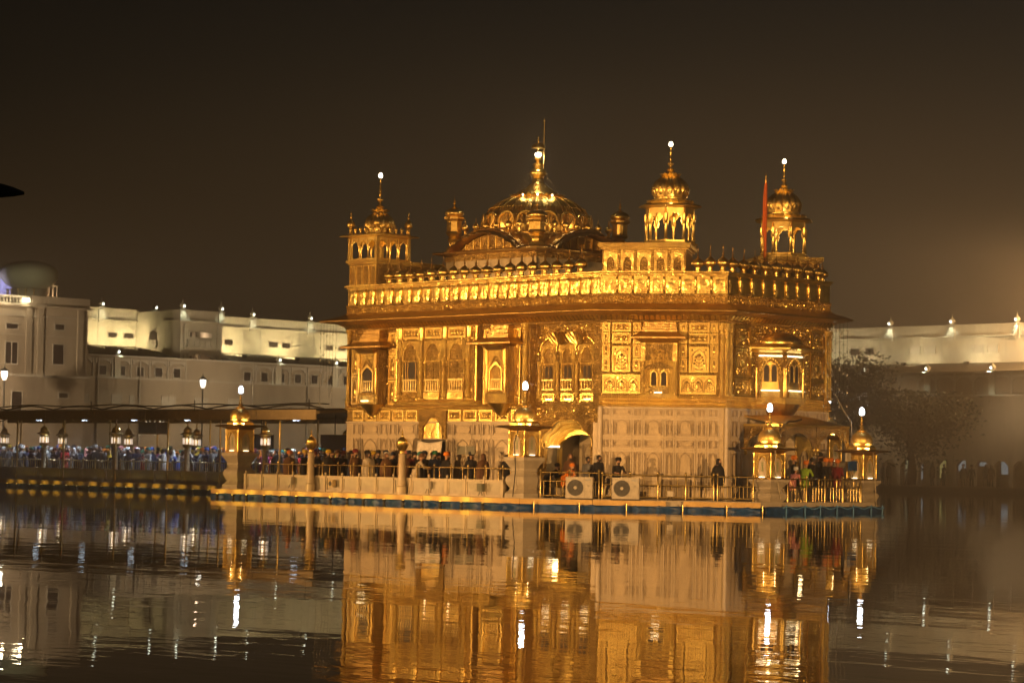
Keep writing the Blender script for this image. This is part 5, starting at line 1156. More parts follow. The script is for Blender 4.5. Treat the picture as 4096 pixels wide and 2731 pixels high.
# ------------------------------------------------------------------ marble balustrade along the south edge
bal = thing('marble_balustrade', 'low pale marble balustrade with framed panels along the platform edge', 'balustrade', (0, -9.62, FZ), 0)
pfr = frame_plate(0.90, 0.60, 0.065, 0.06).mesh('panel'); pin = MB().box(0.06, 0.84, -0.02, 0.02, 0.06, 0.54).mesh('panel_field')
pst = MB().box(-0.07, 0.07, -0.08, 0.06, 0, 0.64).box(-0.085, 0.085, -0.095, 0.075, 0.58, 0.62).mesh('post')
knb = smooth_by_angle(MB().lathe([(0.045, 0.64), (0.03, 0.66), (0.055, 0.70), (0.05, 0.75), (0, 0.79)], 10).mesh('knob'), 60)
nb = 15; bx0, bx1 = -7.35, 8.05; stp = (bx1-bx0)/nb
for k in range(nb+1):
    x = bx0+stp*k; p = obj('post', pst, 'marble_frame', bal, (x, 0, 0)); obj('knob', knb, 'marble_frame', p)
    if k < nb:
        p = obj('panel', pfr, 'marble_frame', bal, (x+0.063, 0.02, 0.0)); p.scale = ((stp-0.126)/0.90, 1, 1); obj('panel_field', pin, 'marble_old', p)
obj('coping', MB().box(bx0, bx1, -0.06, 0.07, 0.602, 0.635), 'marble_frame', bal)
for x, lab in ((-2.88, 'left slender marble pillar with gold ball finial on the balustrade'), (2.63, 'slender marble pillar with gold ball finial before the white curtain')):
    p = thing('marble_pillar', lab, 'pillar', (x, -9.86, FZ-0.02), 0, 'pillars with gold balls')
    obj('shaft', MB().lathe([(0.20, 0.0), (0.20, 0.30), (0.16, 0.34), (0.145, 0.6), (0.135, 1.5), (0.16, 1.56), (0.12, 1.60)], 12), 'marble', p, smooth=40)
    obj('gold_ball', MB().lathe([(0.08, 1.58), (0.10, 1.64), (0.09, 1.68), (0.16, 1.74), (0.22, 1.86), (0.245, 1.93), (0.25, 1.96), (0.20, 1.98), (0.215, 2.02), (0.18, 2.12), (0.10, 2.20), (0.06, 2.24)], 24), 'gold_plain', p, smooth=50)
    obj('finial', MB().lathe([(0.05, 2.22), (0.03, 2.28), (0.05, 2.32), (0.02, 2.36), (0.035, 2.42), (0.015, 2.46), (0, 2.58)], 10), 'gold_plain', p, smooth=60)
# ------------------------------------------------------------------ brass railings
def railing(a, b, z, h, post_gap, label, bar_gap=0.28, mid=0.45, rings=False, low=True, loc_group='brass railings'):
    a, b = Vector(a), Vector(b); ln = (b-a).length; rz = math.atan2((b-a).y, (b-a).x)
    t = thing('railing', label, 'railing', (a.x, a.y, z), rz, loc_group)
    n = max(1, round(ln/post_gap))
    pm = smooth_by_angle(MB().lathe([(0.045, 0), (0.032, 0.04), (0.032, h+0.02), (0.045, h+0.04), (0.045, h+0.07), (0.02, h+0.11), (0, h+0.13)], 8).mesh('post'), 50)
    for k in range(n+1): obj('post', pm, 'brass', t, (ln*k/n, 0, 0))
    rl = smooth_by_angle(MB().tube([(0, 0, 0), (ln, 0, 0)], 0.024, 8).mesh('rail'), 60)
    for zz in [h-0.02, h*mid+0.1, 0.10]: obj('rail', rl, 'brass', t, (0, 0, zz))
    br = MB(); nb_ = int(ln/bar_gap)
    for k in range(nb_):
        x = ln*(k+0.5)/nb_
        if k % 3 == 1 or not low: br.tube([(x, 0, 0.1), (x, 0, h-0.02)], 0.011, 5)
        else: br.tube([(x, 0, 0.1), (x, 0, h*mid+0.1)], 0.011, 5)
    obj('bars', br.mesh('bars', fix=False), 'brass', t, kind='stuff')
    if rings:
        for k in range(n*2):
            x = ln*(k+0.5)/(n*2); cz = (h-0.02+h*mid+0.1)/2; rr = (h-0.02-h*mid-0.1)/2-0.02
            obj('ring', MB().tube([(x+rr*0.75*math.cos(t_*math.pi/8), 0, cz+rr*math.sin(t_*math.pi/8)) for t_ in range(17)], 0.013, 5), 'brass', t)
    return t
railing((-7.3, -8.75), (8.1, -8.75), FZ, 1.08, 0.99, 'long brass railing behind the marble balustrade', 0.22, 0.32)
railing((9.62, -9.22), (11.35, -7.90), FZ, 0.98, 1.05, 'short brass railing beside the first air conditioner', 0.24, 0.55)
railing((11.45, -7.82), (14.65, -5.25), FZ, 0.92, 1.03, 'brass railing before the marble wall, next to the white box', 0.20, 0.48)
railing((14.75, -5.15), (15.45, -3.95), FZ, 0.92, 1.2, 'brass railing ending at the near lantern kiosk by the porch', 0.15, 0.48)
railing((16.0, -2.62), (16.0, 1.80), 0.10, 1.15, 1.10, 'tall brass railing with rings between two lantern kiosks', 0.17, 0.62, True, True)
# ------------------------------------------------------------------ air conditioners on steel frames
Ea, Eb = Vector((9.6, -9.4)), Vector((15.6, -4.9)); Ed = (Eb-Ea).normalized(); Erz = math.atan2(Ed.y, Ed.x); En = Vector((Ed.y, -Ed.x))
def on_edge(s, out): return Ea+Ed*s+En*out
def ac_unit(s, label):
    p = on_edge(s, 0.30)
    t = thing('air_conditioner', label, 'air conditioner', (p.x, p.y, 0.40), Erz, 'air conditioner outdoor units')
    w, h = 1.00, 0.78
    obj('casing', MB().box(-w/2, w/2, -0.02, 0.32, 0, h), 'white_enamel', t)
    obj('front_panel', MB().box(-w/2+0.02, 0.20, -0.035, -0.021, 0.03, h-0.03), 'white_enamel', t)
    obj('side_panel', MB().box(0.215, w/2-0.015, -0.032, -0.021, 0.03, h-0.03), 'white_enamel', t)
    c = (-0.135, 0.385)
    M_ = Matrix.Translation((c[0], -0.036, c[1])) @ Matrix.Rotation(math.pi/2, 4, 'X')
    obj('fan_well', MB().lathe([(0, 0), (0.30, 0), (0.30, 0.012), (0, 0.012)], 32).xf(M_), 'grey_plastic', t)
    gr = MB()
    for q in range(7):
        rr = 0.06+0.036*q; gr.tube([(c[0]+rr*math.cos(a_*math.pi/14), -0.056, c[1]+rr*math.sin(a_*math.pi/14)) for a_ in range(29)], 0.004, 4)
    for q in range(8): a_ = q*math.pi/4; gr.tube([(c[0], -0.056, c[1]), (c[0]+0.29*math.cos(a_), -0.056, c[1]+0.29*math.sin(a_))], 0.005, 4)
    obj('grille', gr.mesh('grille', fix=False), 'black_metal', t)
    for q in range(3):
        a_ = q*2*math.pi/3+0.4; obj('fan_blade', MB().add([(c[0]+0.05*math.cos(a_), -0.050, c[1]+0.05*math.sin(a_)), (c[0]+0.26*math.cos(a_-0.35), -0.052, c[1]+0.26*math.sin(a_-0.35)), (c[0]+0.27*math.cos(a_+0.35), -0.049, c[1]+0.27*math.sin(a_+0.35)), (c[0]+0.06*math.cos(a_+0.7), -0.049, c[1]+0.06*math.sin(a_+0.7))], [(0, 1, 2, 3)]), 'grey_plastic', t)
    obj('fan_hub', MB().lathe([(0, 0), (0.06, 0), (0.06, 0.026), (0, 0.026)], 16).xf(Matrix.Translation((c[0], -0.036, c[1])) @ Matrix.Rotation(math.pi/2, 4, 'X')), 'white_enamel', t)
    lg = MB()
    lg.add([(0.25, -0.034, h-0.115), (0.27, -0.034, h-0.115), (0.27, -0.034, h-0.085), (0.25, -0.034, h-0.085)], [(0, 1, 2, 3)])
    for q in range(6): lg.add([(0.285+0.026*q, -0.034, h-0.112), (0.303+0.026*q, -0.034, h-0.112), (0.303+0.026*q, -0.034, h-0.092), (0.285+0.026*q, -0.034, h-0.092)], [(0, 1, 2, 3)])
    obj('printed_mark', lg.mesh('printed_mark', fix=False), 'blue_print', t)
    obj('plate', MB().box(0.31, 0.39, -0.038, -0.033, 0.45, 0.48), 'grey_plastic', t)
    fr = MB(); fr.box(-w/2-0.02, w/2+0.02, -0.03, 0.0, -0.05, -0.005); fr.box(-w/2-0.02, w/2+0.02, 0.30, 0.33, -0.05, -0.005)
    obj('support_frame', fr, 'black_metal', t)
    for x in (-w/2+0.03, w/2-0.03): obj('leg', MB().box(x-0.018, x+0.018, -0.03, 0.005, -0.75, -0.051), 'black_metal', t)
    return t
ac_unit(1.62, 'white air conditioner nearer the lantern kiosk, first of two on the platform edge')
ac_unit(3.34, 'white air conditioner before the marble wall, second of two on the platform edge')
# small boxes, spotlights and a speaker fixed along the platform
def small_box(name, loc, rz, label, cat, mat='white_enamel', w=0.26, h=0.28, d=0.12, feet=True):
    t = thing(name, label, cat, loc, rz)
    obj('case', MB().box(-w/2, w/2, -d, 0, 0, h), mat, t); obj('cover', MB().box(-w/2+0.02, w/2-0.02, -d-0.012, -d, 0.02, h-0.02), mat, t)
    if feet:
        for x in (-0.05, 0.05): obj('cable', MB().tube([(x, -d/2, 0), (x*1.2, -d/2, -0.08), (x*2.2, -d/2-0.03, -0.15)], 0.014, 5), 'dark_cable', t)
    return t
p = on_edge(4.98, 0.12); small_box('junction_box', (p.x, p.y, 0.52), Erz, 'small white box on the platform edge right of the second air conditioner', 'box', w=0.24, h=0.20)
small_box('junction_box', (-4.25, -9.72, 0.62), 0, 'white box on the balustrade left of the leftmost marble pillar', 'box', w=0.24, h=0.30)
small_box('junction_box', (4.05, -9.72, 0.60), 0, 'white box on the balustrade right of the white curtain', 'box', w=0.28, h=0.28)
sp = small_box('loudspeaker', (-1.62, -9.72, 0.55), 0, 'brown loudspeaker on the balustrade beside the left marble pillar', 'loudspeaker', 'canopy_brown', 0.30, 0.30, 0.16, False)
obj('cone', MB().lathe([(0.10, 0), (0.06, 0.02), (0.0, 0.025)], 14).xf(Matrix.Translation((0, -0.175, 0.15)) @ Matrix.Rotation(R(-90), 4, 'X')), 'black_metal', sp)
small_box('floodlight_case', (7.05, -9.75, 0.56), 0, 'dark floodlight case on the balustrade beside the middle lantern kiosk', 'floodlight', 'board_grey', 0.30, 0.30, 0.14)
# ------------------------------------------------------------------ uplights at the water, one after another
UL_BODY = smooth_by_angle(MB().lathe([(0.0, 0), (0.06, 0.0), (0.075, 0.10), (0.06, 0.11), (0, 0.112)], 10).mesh('lamp_head'), 50)
UL_STEM = MB().box(-0.03, 0.03, -0.03, 0.03, -0.25, 0.0).box(-0.11, 0.11, -0.02, 0.02, -0.05, -0.02).mesh('bracket')
UL_LENS = MB().lathe([(0, 0.1125), (0.055, 0.1125), (0.05, 0.122), (0, 0.124)], 10).mesh('lens')
def uplight(loc, label, group, power, col):
    t = thing('uplight', label, 'uplight', loc, 0, group)
    obj('lamp_head', UL_BODY, 'black_metal', t); obj('bracket', UL_STEM, 'black_metal', t); obj('lens', UL_LENS, 'uplight_lens', t)
    lamp('SPOT', 'uplight_lamp', (loc[0], loc[1]-0.13, loc[2]+0.17), power*2.4, col, (loc[0], loc[1]+0.26, loc[2]+0.24), 120, 0.04, 1.0)
YEL = (1.0, 0.72, 0.12)
rnd = random.Random(11)
for i, x in enumerate(sorted([0.17, 1.15, 2.37, 3.47, 4.55, 5.57, 6.74, 7.89, -8.15, -7.08, -6.19, -5.04, -4.05, -2.95, -1.94, -0.85])):
    uplight((x, -10.52, 0.04), f'{ordinal(i)} uplight from the left at the water below the marble balustrade', 'uplights below the balustrade', 4.2*rnd.uniform(0.6, 1.3), YEL)
# thin poles standing in the water by the sheeting
for i, s in enumerate((0.55, 2.22, 3.95, 6.0, 7.6, 8.9)):
    a, ln, rz = seg_frame(PO[1], PO[2]); p = Vector((a.x+math.cos(rz)*s+math.sin(rz)*0.2, a.y+math.sin(rz)*s-math.cos(rz)*0.2))
    pm = obj('mooring_pole', MB().lathe([(0.03, -0.3), (0.03, 0.24), (0.0, 0.25)], 8), 'brass', None, (p.x, p.y, 0), 0, 50)
    tag(pm, f'thin pole in the water before the blue sheeting, {ordinal(i)} from the left', 'pole', 'poles in the water')
for i, y in enumerate((-3.4, -2.3, -1.4, -0.4, 0.6, 1.7, 2.4)):
    pm = obj('stake', MB().lathe([(0.025, -0.3), (0.025, 0.27), (0, 0.28)], 6), 'blue_rope', None, (16.58, y, 0)); tag(pm, f'stake with blue rope at the crumpled sheeting, {ordinal(i)} from the left', 'stake', 'stakes with blue rope')
rp = obj('rope', MB().tube([(16.6, -3.6+0.21*k, 0.17+0.05*math.sin(k*1.3)) for k in range(30)], 0.03, 6), 'blue_rope', None, (0, 0, 0), 0, 60); tag(rp, 'sagging pale blue rope along the crumpled sheeting', 'rope')
# ------------------------------------------------------------------ curtain, notice boards
vs = []
for i in range(19):
    for j in range(13):
        u = i/18; v = j/12; x = u*1.5; top = 2.50-FZ; bot = 0.15+0.85*max(0, u-0.25)**1.3 if True else 0
        vs.append((x-0.25*v*(1-u)*0.6+0.10*(1-u)*v, -0.10-0.05*math.sin(u*20)*(0.3+0.7*v)-0.15*v, top+(bot-top)*v-0.10*math.sin(u*math.pi)*(1-v)))
ct = obj('curtain', MB().add(vs, [(i*13+j, i*13+j+1, (i+1)*13+j+1, (i+1)*13+j) for i in range(18) for j in range(12)]), 'white_cloth', None, (-0.62, -6.0, FZ), 0, 80)
md = ct.modifiers.new('t', 'SOLIDIFY'); md.thickness = 0.012
tag(ct, 'white cloth curtain hanging across the doorway below the gilded door head', 'curtain')
nbd = thing('notice_board', 'dark two-leaf notice board on a slanting pole before the marble wall', 'notice board', (4.30, -8.0, FZ))
for k, x in enumerate((-0.50, 0.02)): obj('leaf', MB().box(x, x+0.48, -0.02, 0.02, 1.58, 1.90), 'board_grey', nbd)
obj('leaf_edge', MB().box(-0.52, -0.502, -0.025, 0.025, 1.56, 1.92).box(-0.02, 0.018, -0.025, 0.025, 1.56, 1.93), 'white_enamel', nbd)
obj('pole', MB().tube([(0.45, 0, 0.0), (0.0, 0, 1.60)], 0.02, 6), 'white_enamel', nbd)
nb2 = thing('notice_board', 'small blank blue-grey board on a thin pole before the rightmost lantern kiosk', 'notice board', (15.9, 1.40, 0.14))
obj('leaf', MB().box(-0.02, 0.02, -0.26, 0.26, 1.42, 1.80), 'blue_tarp', nb2); obj('pole', MB().tube([(0.06, -0.3, 0), (0.03, 0.0, 1.45)], 0.018, 6), 'brass', nb2)
obj('switch_box', MB().box(-0.05, 0.05, -0.40, -0.16, 1.78, 2.10), 'white_enamel', nb2)
# ------------------------------------------------------------------ strings of little bulbs hanging from the eave corners
def light_string(x, y, z0, z1, label, seed):
    rnd = random.Random(seed); t = thing('bulb_string', label, 'bulb string', (x, y, z1), 0, 'bulb strings on the eave corners')
    obj('wire', MB().tube([(0, 0, 0), (0, 0, z0-z1)], 0.006, 4), 'dark_cable', t)
    z = z0-z1-rnd.uniform(0.3, 0.7)
    while z > 0.1:
        b = obj('bulb', BULB, 'bulb_glass', t, (0, 0, z)); b.rotation_euler = (rnd.uniform(-0.5, 0.5), rnd.uniform(-0.5, 0.5), 0); z -= rnd.uniform(0.45, 0.95)
BULB = smooth_by_angle(MB().lathe([(0.0, -0.06), (0.03, -0.04), (0.036, -0.015), (0.015, 0.03), (0.012, 0.07), (0, 0.072)], 8).mesh('bulb'), 60)
for i in range(9): light_string(13.75+0.06*(i % 3), 2.30+0.165*i, 7.46, 3.3+0.5*((i*5) % 4), f'string of little clear bulbs hanging from the right eave corner, {ordinal(i)} from the left', i)
for i in range(6): light_string(-6.16, -6.72+0.17*i, 7.46, 3.9+0.4*((i*3) % 4), f'string of little clear bulbs hanging from the left eave corner, {ordinal(i)} from the left', 40+i)
# ------------------------------------------------------------------ cables slung over kiosks and porch
def cable(pts, r, label, mat='dark_cable'):
    out = []; n = len(pts)
    for i in range(n-1):
        a, b = Vector(pts[i]), Vector(pts[i+1])
        for k in range(6):
            t = k/6; q = a.lerp(b, t); q.z -= 0.12*(b-a).length*t*(1-t); out.append(q)
    out.append(Vector(pts[-1])); o = obj('cable', MB().tube(out, r, 5), mat, None, (0, 0, 0), 0, 60); tag(o, label, 'cable'); return o
cable([(15.15, -2.12, 3.05), (15.17, -1.6, 3.38), (15.15, -0.8, 3.48)], 0.035, 'thick black cable lying on the porch canopy beside the near kiosk dome')
cable([(13.6, 3.2, 4.6), (15.2, 2.2, 3.45), (15.6, 1.75, 2.60), (15.95, 1.98, 2.2)], 0.018, 'pale cable running down from the porch canopy to the rightmost kiosk', 'pale_cable')
cable([(16.12, -3.52, 2.4), (16.1, -3.45, 1.5), (16.15, -3.2, 0.5)], 0.016, 'pale cable hanging down the kiosk nearest the porch', 'pale_cable')
cable([(16.06, 2.45, 2.45), (16.14, 2.48, 1.4), (16.15, 2.6, 0.2)], 0.016, 'pale cable hanging down the rightmost lantern kiosk', 'pale_cable')
cable([(9.30, -9.98, 3.3), (9.02, -10.02, 2.4), (9.08, -10.0, 1.4), (9.0, -10.05, 0.4)], 0.022, 'dark cable running down the kiosk beside the air conditioners')
cable([(13.9, 1.0, 4.3), (13.92, 0.6, 4.0), (13.6, -1.0, 4.35)], 0.016, 'brass-coloured cable slung below the bay window', 'pale_cable')
# ------------------------------------------------------------------ causeway to the temple
CX0, CX1, CH = -74.0, -9.0, 3.9
cw_ = struct(obj('causeway', MB().box(CX0, CX1, -CH, CH, -0.8, FZ), 'marble_old'))
obj('deck', MB().box(CX0, CX1, -CH+0.2, CH-0.2, FZ+0.004, FZ+0.02), 'paving', cw_)
n = 27
for k in range(n): obj('ledge_slab', MB().box(-9.3-1.5*(k+1)+0.01, -9.3-1.5*k-0.01, -CH-0.30, -CH+0.05, 0.16, 0.36+0.004*(k % 2)), 'ledge_stone', cw_)
ps = obj('plastic_sheet', MB().add([(x, -CH-0.24-0.04*math.sin(x*3+j), z) for x in [-50+0.35*i for i in range(118)] for j, z in enumerate((-0.1, 0.03, 0.10, 0.165))], [(i*4+j, (i+1)*4+j, (i+1)*4+j+1, i*4+j+1) for i in range(117) for j in range(3)]), 'blue_tarp', None, (0, 0, 0), 0, 60)
md = ps.modifiers.new('t', 'SOLIDIFY'); md.thickness = 0.01; tag(ps, 'dark blue plastic sheeting at the waterline along the causeway', 'plastic sheet', 'blue sheeting round the platform')
rnd = random.Random(3)
for i, x in enumerate([-33.43, -32.53, -31.44, -30.33, -29.3, -28.16, -27.26, -26.23, -25.16, -24.08, -23.17, -22.09, -21.05, -19.94, -19.05, -17.92, -16.77, -15.6, -14.5]):
    uplight((x, -CH-0.50, 0.04), f'{ordinal(i)} uplight from the left at the water below the causeway', 'uplights below the causeway', 2.0*rnd.uniform(0.5, 1.4), (1.0, 0.66, 0.10))
# marble parapet below the causeway rail
pp = thing('marble_parapet', 'low marble parapet with plain panels along the causeway', 'parapet', (-9.2, -CH+0.18, FZ), 0)
for k in range(14):
    x = -2.0*(k+1)-0.6; p_ = obj('panel', frame_plate(1.86, 0.62, 0.09, 0.07), 'marble_frame', pp, (x, 0, 0)); obj('panel_field', MB().box(0.09, 1.77, -0.03, 0.03, 0.09, 0.53), 'marble_old', p_)
    obj('post', pst, 'marble_frame', pp, (x-0.07, 0, 0))
# railings both sides and a middle one that parts the queue
def cw_rail(y, label): return railing((-42, y), (-9.3, y), FZ+0.02, 1.02, 1.05, label, 0.16, 0.42, False, False)
cw_rail(-3.35, 'brass railing along the near side of the causeway'); cw_rail(-0.4, 'brass railing down the middle of the causeway'); cw_rail(3.35, 'brass railing along the far side of the causeway')
# canopy
cn = thing('walkway_canopy', 'long flat brown canopy on brass posts over the causeway', 'canopy', (-9.2, 0, FZ))
def cy_post(): return smooth_by_angle(MB().lathe([(0.10, 0), (0.10, 0.06), (0.06, 0.10), (0.085, 0.20), (0.055, 0.28), (0.05, 1.45), (0.075, 1.52), (0.05, 1.60), (0.045, 3.0), (0.07, 3.08), (0.07, 3.16)], 10).mesh('post'), 50)
pmesh = cy_post()
for x in (-41.9, -37.7, -33.58, -29.42, -24.99, -20.78, -16.75, -12.4): obj('post', pmesh, 'brass', cn, (x+9.2, -3.75, -0.0))
for x in (-44.4, -40.1, -35.81, -31.55, -27.03, -22.72, -18.47, -14.2): obj('post', pmesh, 'brass', cn, (x+9.2, 3.55, -0.0))
for k in range(9):
    x = -4.2*k; obj('roof_panel', MB().add([(x-4.18, -4.3, 3.28), (x, -4.3, 3.28), (x, 0, 3.52), (x-4.18, 0, 3.52), (x, 4.3, 3.28), (x-4.18, 4.3, 3.28), (x-4.18, -4.3, 3.40), (x, -4.3, 3.40), (x, 0, 3.64), (x-4.18, 0, 3.64), (x, 4.3, 3.40), (x-4.18, 4.3, 3.40)],
        [(0, 3, 2, 1), (3, 5, 4, 2), (6, 7, 8, 9), (9, 8, 10, 11), (0, 1, 7, 6), (4, 5, 11, 10), (0, 6, 9, 3), (3, 9, 11, 5), (1, 2, 8, 7), (2, 4, 10, 8)]), 'canopy_brown', cn)
    obj('fascia', MB().box(x-4.17, x-0.01, -4.36, -4.305, 3.02, 3.46), 'canopy_brown', cn); obj('fascia', MB().box(x-4.17, x-0.01, 4.305, 4.36, 3.02, 3.46), 'canopy_brown', cn)
    sw = MB()
    for j in range(7): sw.tube([(x-0.6*j-0.6+0.6*t/6, -4.38, 3.02-0.10*math.sin(math.pi*t/6)) for t in range(7)], 0.02, 4)
    obj('swag', sw.mesh('swag', fix=False), 'gold_dark', cn)
    ar = MB().tube([(x-4.2*t/10, -3.9, 3.52+0.18*math.sin(math.pi*t/10)) for t in range(11)], 0.035, 5); obj('cable_arc', ar, 'dark_cable', cn)
    if k % 2 == 0: obj('roof_pipe', MB().tube([(x-1.5, -3.5, 3.4), (x-1.5, -3.5, 3.95)], 0.03, 6), 'dark_cable', cn)
obj('roof_cable', MB().tube([(0.8*(-k), -3.6+0.05*math.sin(k), 3.72+0.05*math.sin(k*0.7)) for k in range(48)], 0.03, 5), 'dark_cable', cn)
for x, y in ((-41.9, -2.4), (-37.7, -2.4), (-33.7, -2.4), (-29.6, -2.4), (-25.4, -2.4), (-21.1, -2.4), (-17.0, -2.4), (-12.9, -2.4)):
    obj('ceiling_lamp', MB().box(x+9.2-0.20, x+9.2+0.20, y-0.04, y+0.04, 3.00, 3.05), 'tube_white', cn); obj('lamp_case', MB().box(x+9.2-0.25, x+9.2+0.25, y-0.15, y+0.15, 3.072, 3.16), 'white_enamel', cn)
    lamp('SPOT', 'ceiling_lamp', (x, y, FZ+2.96), 300, (0.80, 0.88, 1.0), (x, y-0.2, 0), 155, 0.1, 0.25)
# things hung from the canopy
hb = thing('ceiling_cooler', 'dark box unit hung below the causeway canopy', 'ceiling unit', (-27.6, 0.4, FZ+2.45)); obj('case', MB().box(-0.75, 0.75, -0.4, 0.4, 0, 0.55), 'board_grey', hb); obj('base_strip', MB().box(-0.78, 0.78, -0.43, 0.43, -0.06, -0.002), 'gold_dark', hb)
ch = thing('chandelier', 'cut-glass chandelier hung below the causeway canopy', 'chandelier', (-28.6, 1.2, FZ+2.95))
obj('stem', MB().lathe([(0.03, -0.1), (0.03, 0.35)], 8), 'brass', ch)
for k in range(10):
    a = k*math.pi/5; obj('arm', MB().tube([(0, 0, -0.05), (0.25*math.cos(a), 0.25*math.sin(a), -0.16), (0.45*math.cos(a), 0.45*math.sin(a), -0.02)], 0.015, 5), 'brass', ch); obj('crystal', MB().ball(0.45*math.cos(a), 0.45*math.sin(a), 0.05, 0.05, 0.05, 0.09, 8, 6), 'chandelier', ch)
obj('crystal_drop', MB().lathe([(0, -0.6), (0.12, -0.45), (0.22, -0.25), (0.12, -0.12)], 12), 'chandelier', ch)
for i, (x, y, lab) in enumerate(((-21.2, 2.2, 'dark display screen above the crowd left of the left lantern kiosk'), (-15.6, 2.2, 'dark display screen above the crowd right of the left lantern kiosk'))):
    sc = thing('display_screen', lab, 'screen', (x, y, FZ+1.70), R(20)); obj('panel', MB().box(-0.75, 0.75, -0.04, 0.02, 0, 0.75), 'screen_dark', sc); obj('mount', MB().tube([(0, 0.03, 0.7), (0, 0.03, 1.75)], 0.025, 6), 'black_metal', sc)
# small golden lanterns on marble pillars
def lantern(label):
    t = thing('pillar_lantern', label, 'lantern', (0, 0, 0), 0, 'pillar lanterns along the causeway')
    obj('pillar', MB().lathe([(0.19, 0), (0.19, 0.25), (0.14, 0.30), (0.125, 1.50), (0.17, 1.56), (0.20, 1.62)], 12), 'marble', t, smooth=40)
    obj('base', MB().lathe([(0.10, 1.62), (0.14, 1.68), (0.24, 1.80), (0.25, 1.84)], 8, 0, 0, math.pi/8), 'brass', t)
    obj('cage', MB().lathe([(0.22, 1.84), (0.22, 2.28), (0.25, 2.31)], 8, 0, 0, math.pi/8), 'brass', t)
    pn = MB().prism_y(arch(0.095, 0.22, 0.30, 8, 0, 0, 0, 1.88, 0.3)[::-1], -0.015, 0).mesh('lantern_pane')
    for q in range(8): a = math.pi/4*q; obj('lantern_pane', pn, 'lantern_pane', t, (0.206*math.cos(a), 0.206*math.sin(a), 0), a+math.pi/2)
    obj('eave', MB().lathe([(0.25, 2.30), (0.36, 2.33), (0.36, 2.35), (0.22, 2.42)], 8, 0, 0, math.pi/8), 'brass', t)
    obj('dome', MB().lathe(onion(0.21, 0.40, 2.40), 20, 0, 0, 0, 10, 0.05), 'gold_dome', t, smooth=50)
    obj('finial', MB().lathe([(0.03, 2.78), (0.05, 2.83), (0.015, 2.88), (0.03, 2.93), (0.01, 2.97), (0, 3.16)], 8), 'gold_plain', t, smooth=60)
    return t
l0 = lantern('x'); first = True
spotsL = [(x, -3.62, 'near') for x in (-37.4, -31.36, -25.19, -19.43, -13.6)]+[(x, 3.38, 'far') for x in (-45.8, -40.07, -33.89, -27.95, -22.24, -16.08, -10.4)]
cnt = {'near': 0, 'far': 0}
for x, y, side in spotsL:
    lab = f'golden pillar lantern on the {side} side of the causeway, {ordinal(cnt[side])} from the left'
    cnt[side] += 1
    if side == 'far' and x < -44: lab = 'golden pillar lantern on the far side of the causeway, at the edge of the picture'
    if first: l0.location = (x, y, FZ); l0['label'] = lab; first = False
    else: dup(l0, (x, y, FZ), 0, lab)
    lamp('POINT', 'lantern_light', (x+0.32, y-0.32, FZ+2.05), 1.4, (1, 0.74, 0.45), radius=0.05)
# ------------------------------------------------------------------ the crowd on the causeway
rnd = random.Random(21)
tcols = ['orange', 'white', 'black', 'yellow', 'blue', 'green', 'pink', 'maroon', 'white', 'orange', 'navy', 'teal', 'white', 'orange', 'white']
ccols = ['navy', 'black', 'grey', 'navy', 'blue', 'white', 'brown', 'black', 'grey', 'black', 'navy', 'red', 'grey', 'black', 'navy', 'white', 'grey', 'magenta']
crowd = []
for lane, y0 in enumerate((-2.75, -1.9, -1.1, 0.5, 1.6)):
    x = -41.5+0.3*lane
    while x < -9.6:
        x += rnd.uniform(0.42, 0.80) if lane < 3 else rnd.uniform(0.9, 1.7)
        if lane == 0 and rnd.random() < 0.25: x += 0.5
        crowd.append([x, y0+rnd.uniform(-0.25, 0.25), lane, rnd.choice(tcols), rnd.choice(ccols)])
crowd = [c for c in crowd if c[0] < -9.6]
crowd.sort(key=lambda c: c[0]+c[1])
seen = {}
for x, y, lane, tc_, cc in crowd:
    pose = rnd.choice(['stand', 'folded', 'folded', 'walk', 'lean', 'shawl']) if lane else rnd.choice(['lean', 'folded', 'stand', 'shawl'])
    hg = 'turban' if rnd.random() < 0.66 else ('scarf' if rnd.random() < 0.6 else 'hair')
    rowt = ['nearest row', 'second row', 'third row', 'fourth row', 'farthest row'][lane]
    gear = {'turban': f'{tc_} turban', 'scarf': f'{tc_} head scarf', 'hair': 'bare dark hair'}[hg]
    if hg == 'hair' : tc_ = 'black'
    lab = f'{tc_} turban, {cc} coat: person on causeway, {rowt}' if hg == 'turban' else (f'{tc_} head scarf, {cc} coat: person on causeway, {rowt}' if hg == 'scarf' else f'bareheaded, {cc} coat: person on causeway, {rowt}')
    seen.setdefault(lab, []).append(person((x, y, FZ+0.02), R(rnd.choice([90, 70, 110, 40, 0, -30, 80])), pose, cc, hg, tc_, rnd.uniform(0.90, 1.02), lab, 'crowd queueing on the causeway'))
for lab, ps_ in seen.items():
    if len(ps_) > 1:
        for i, o in enumerate(ps_): o['label'] = lab+f', {ordinal(i)} such from left'
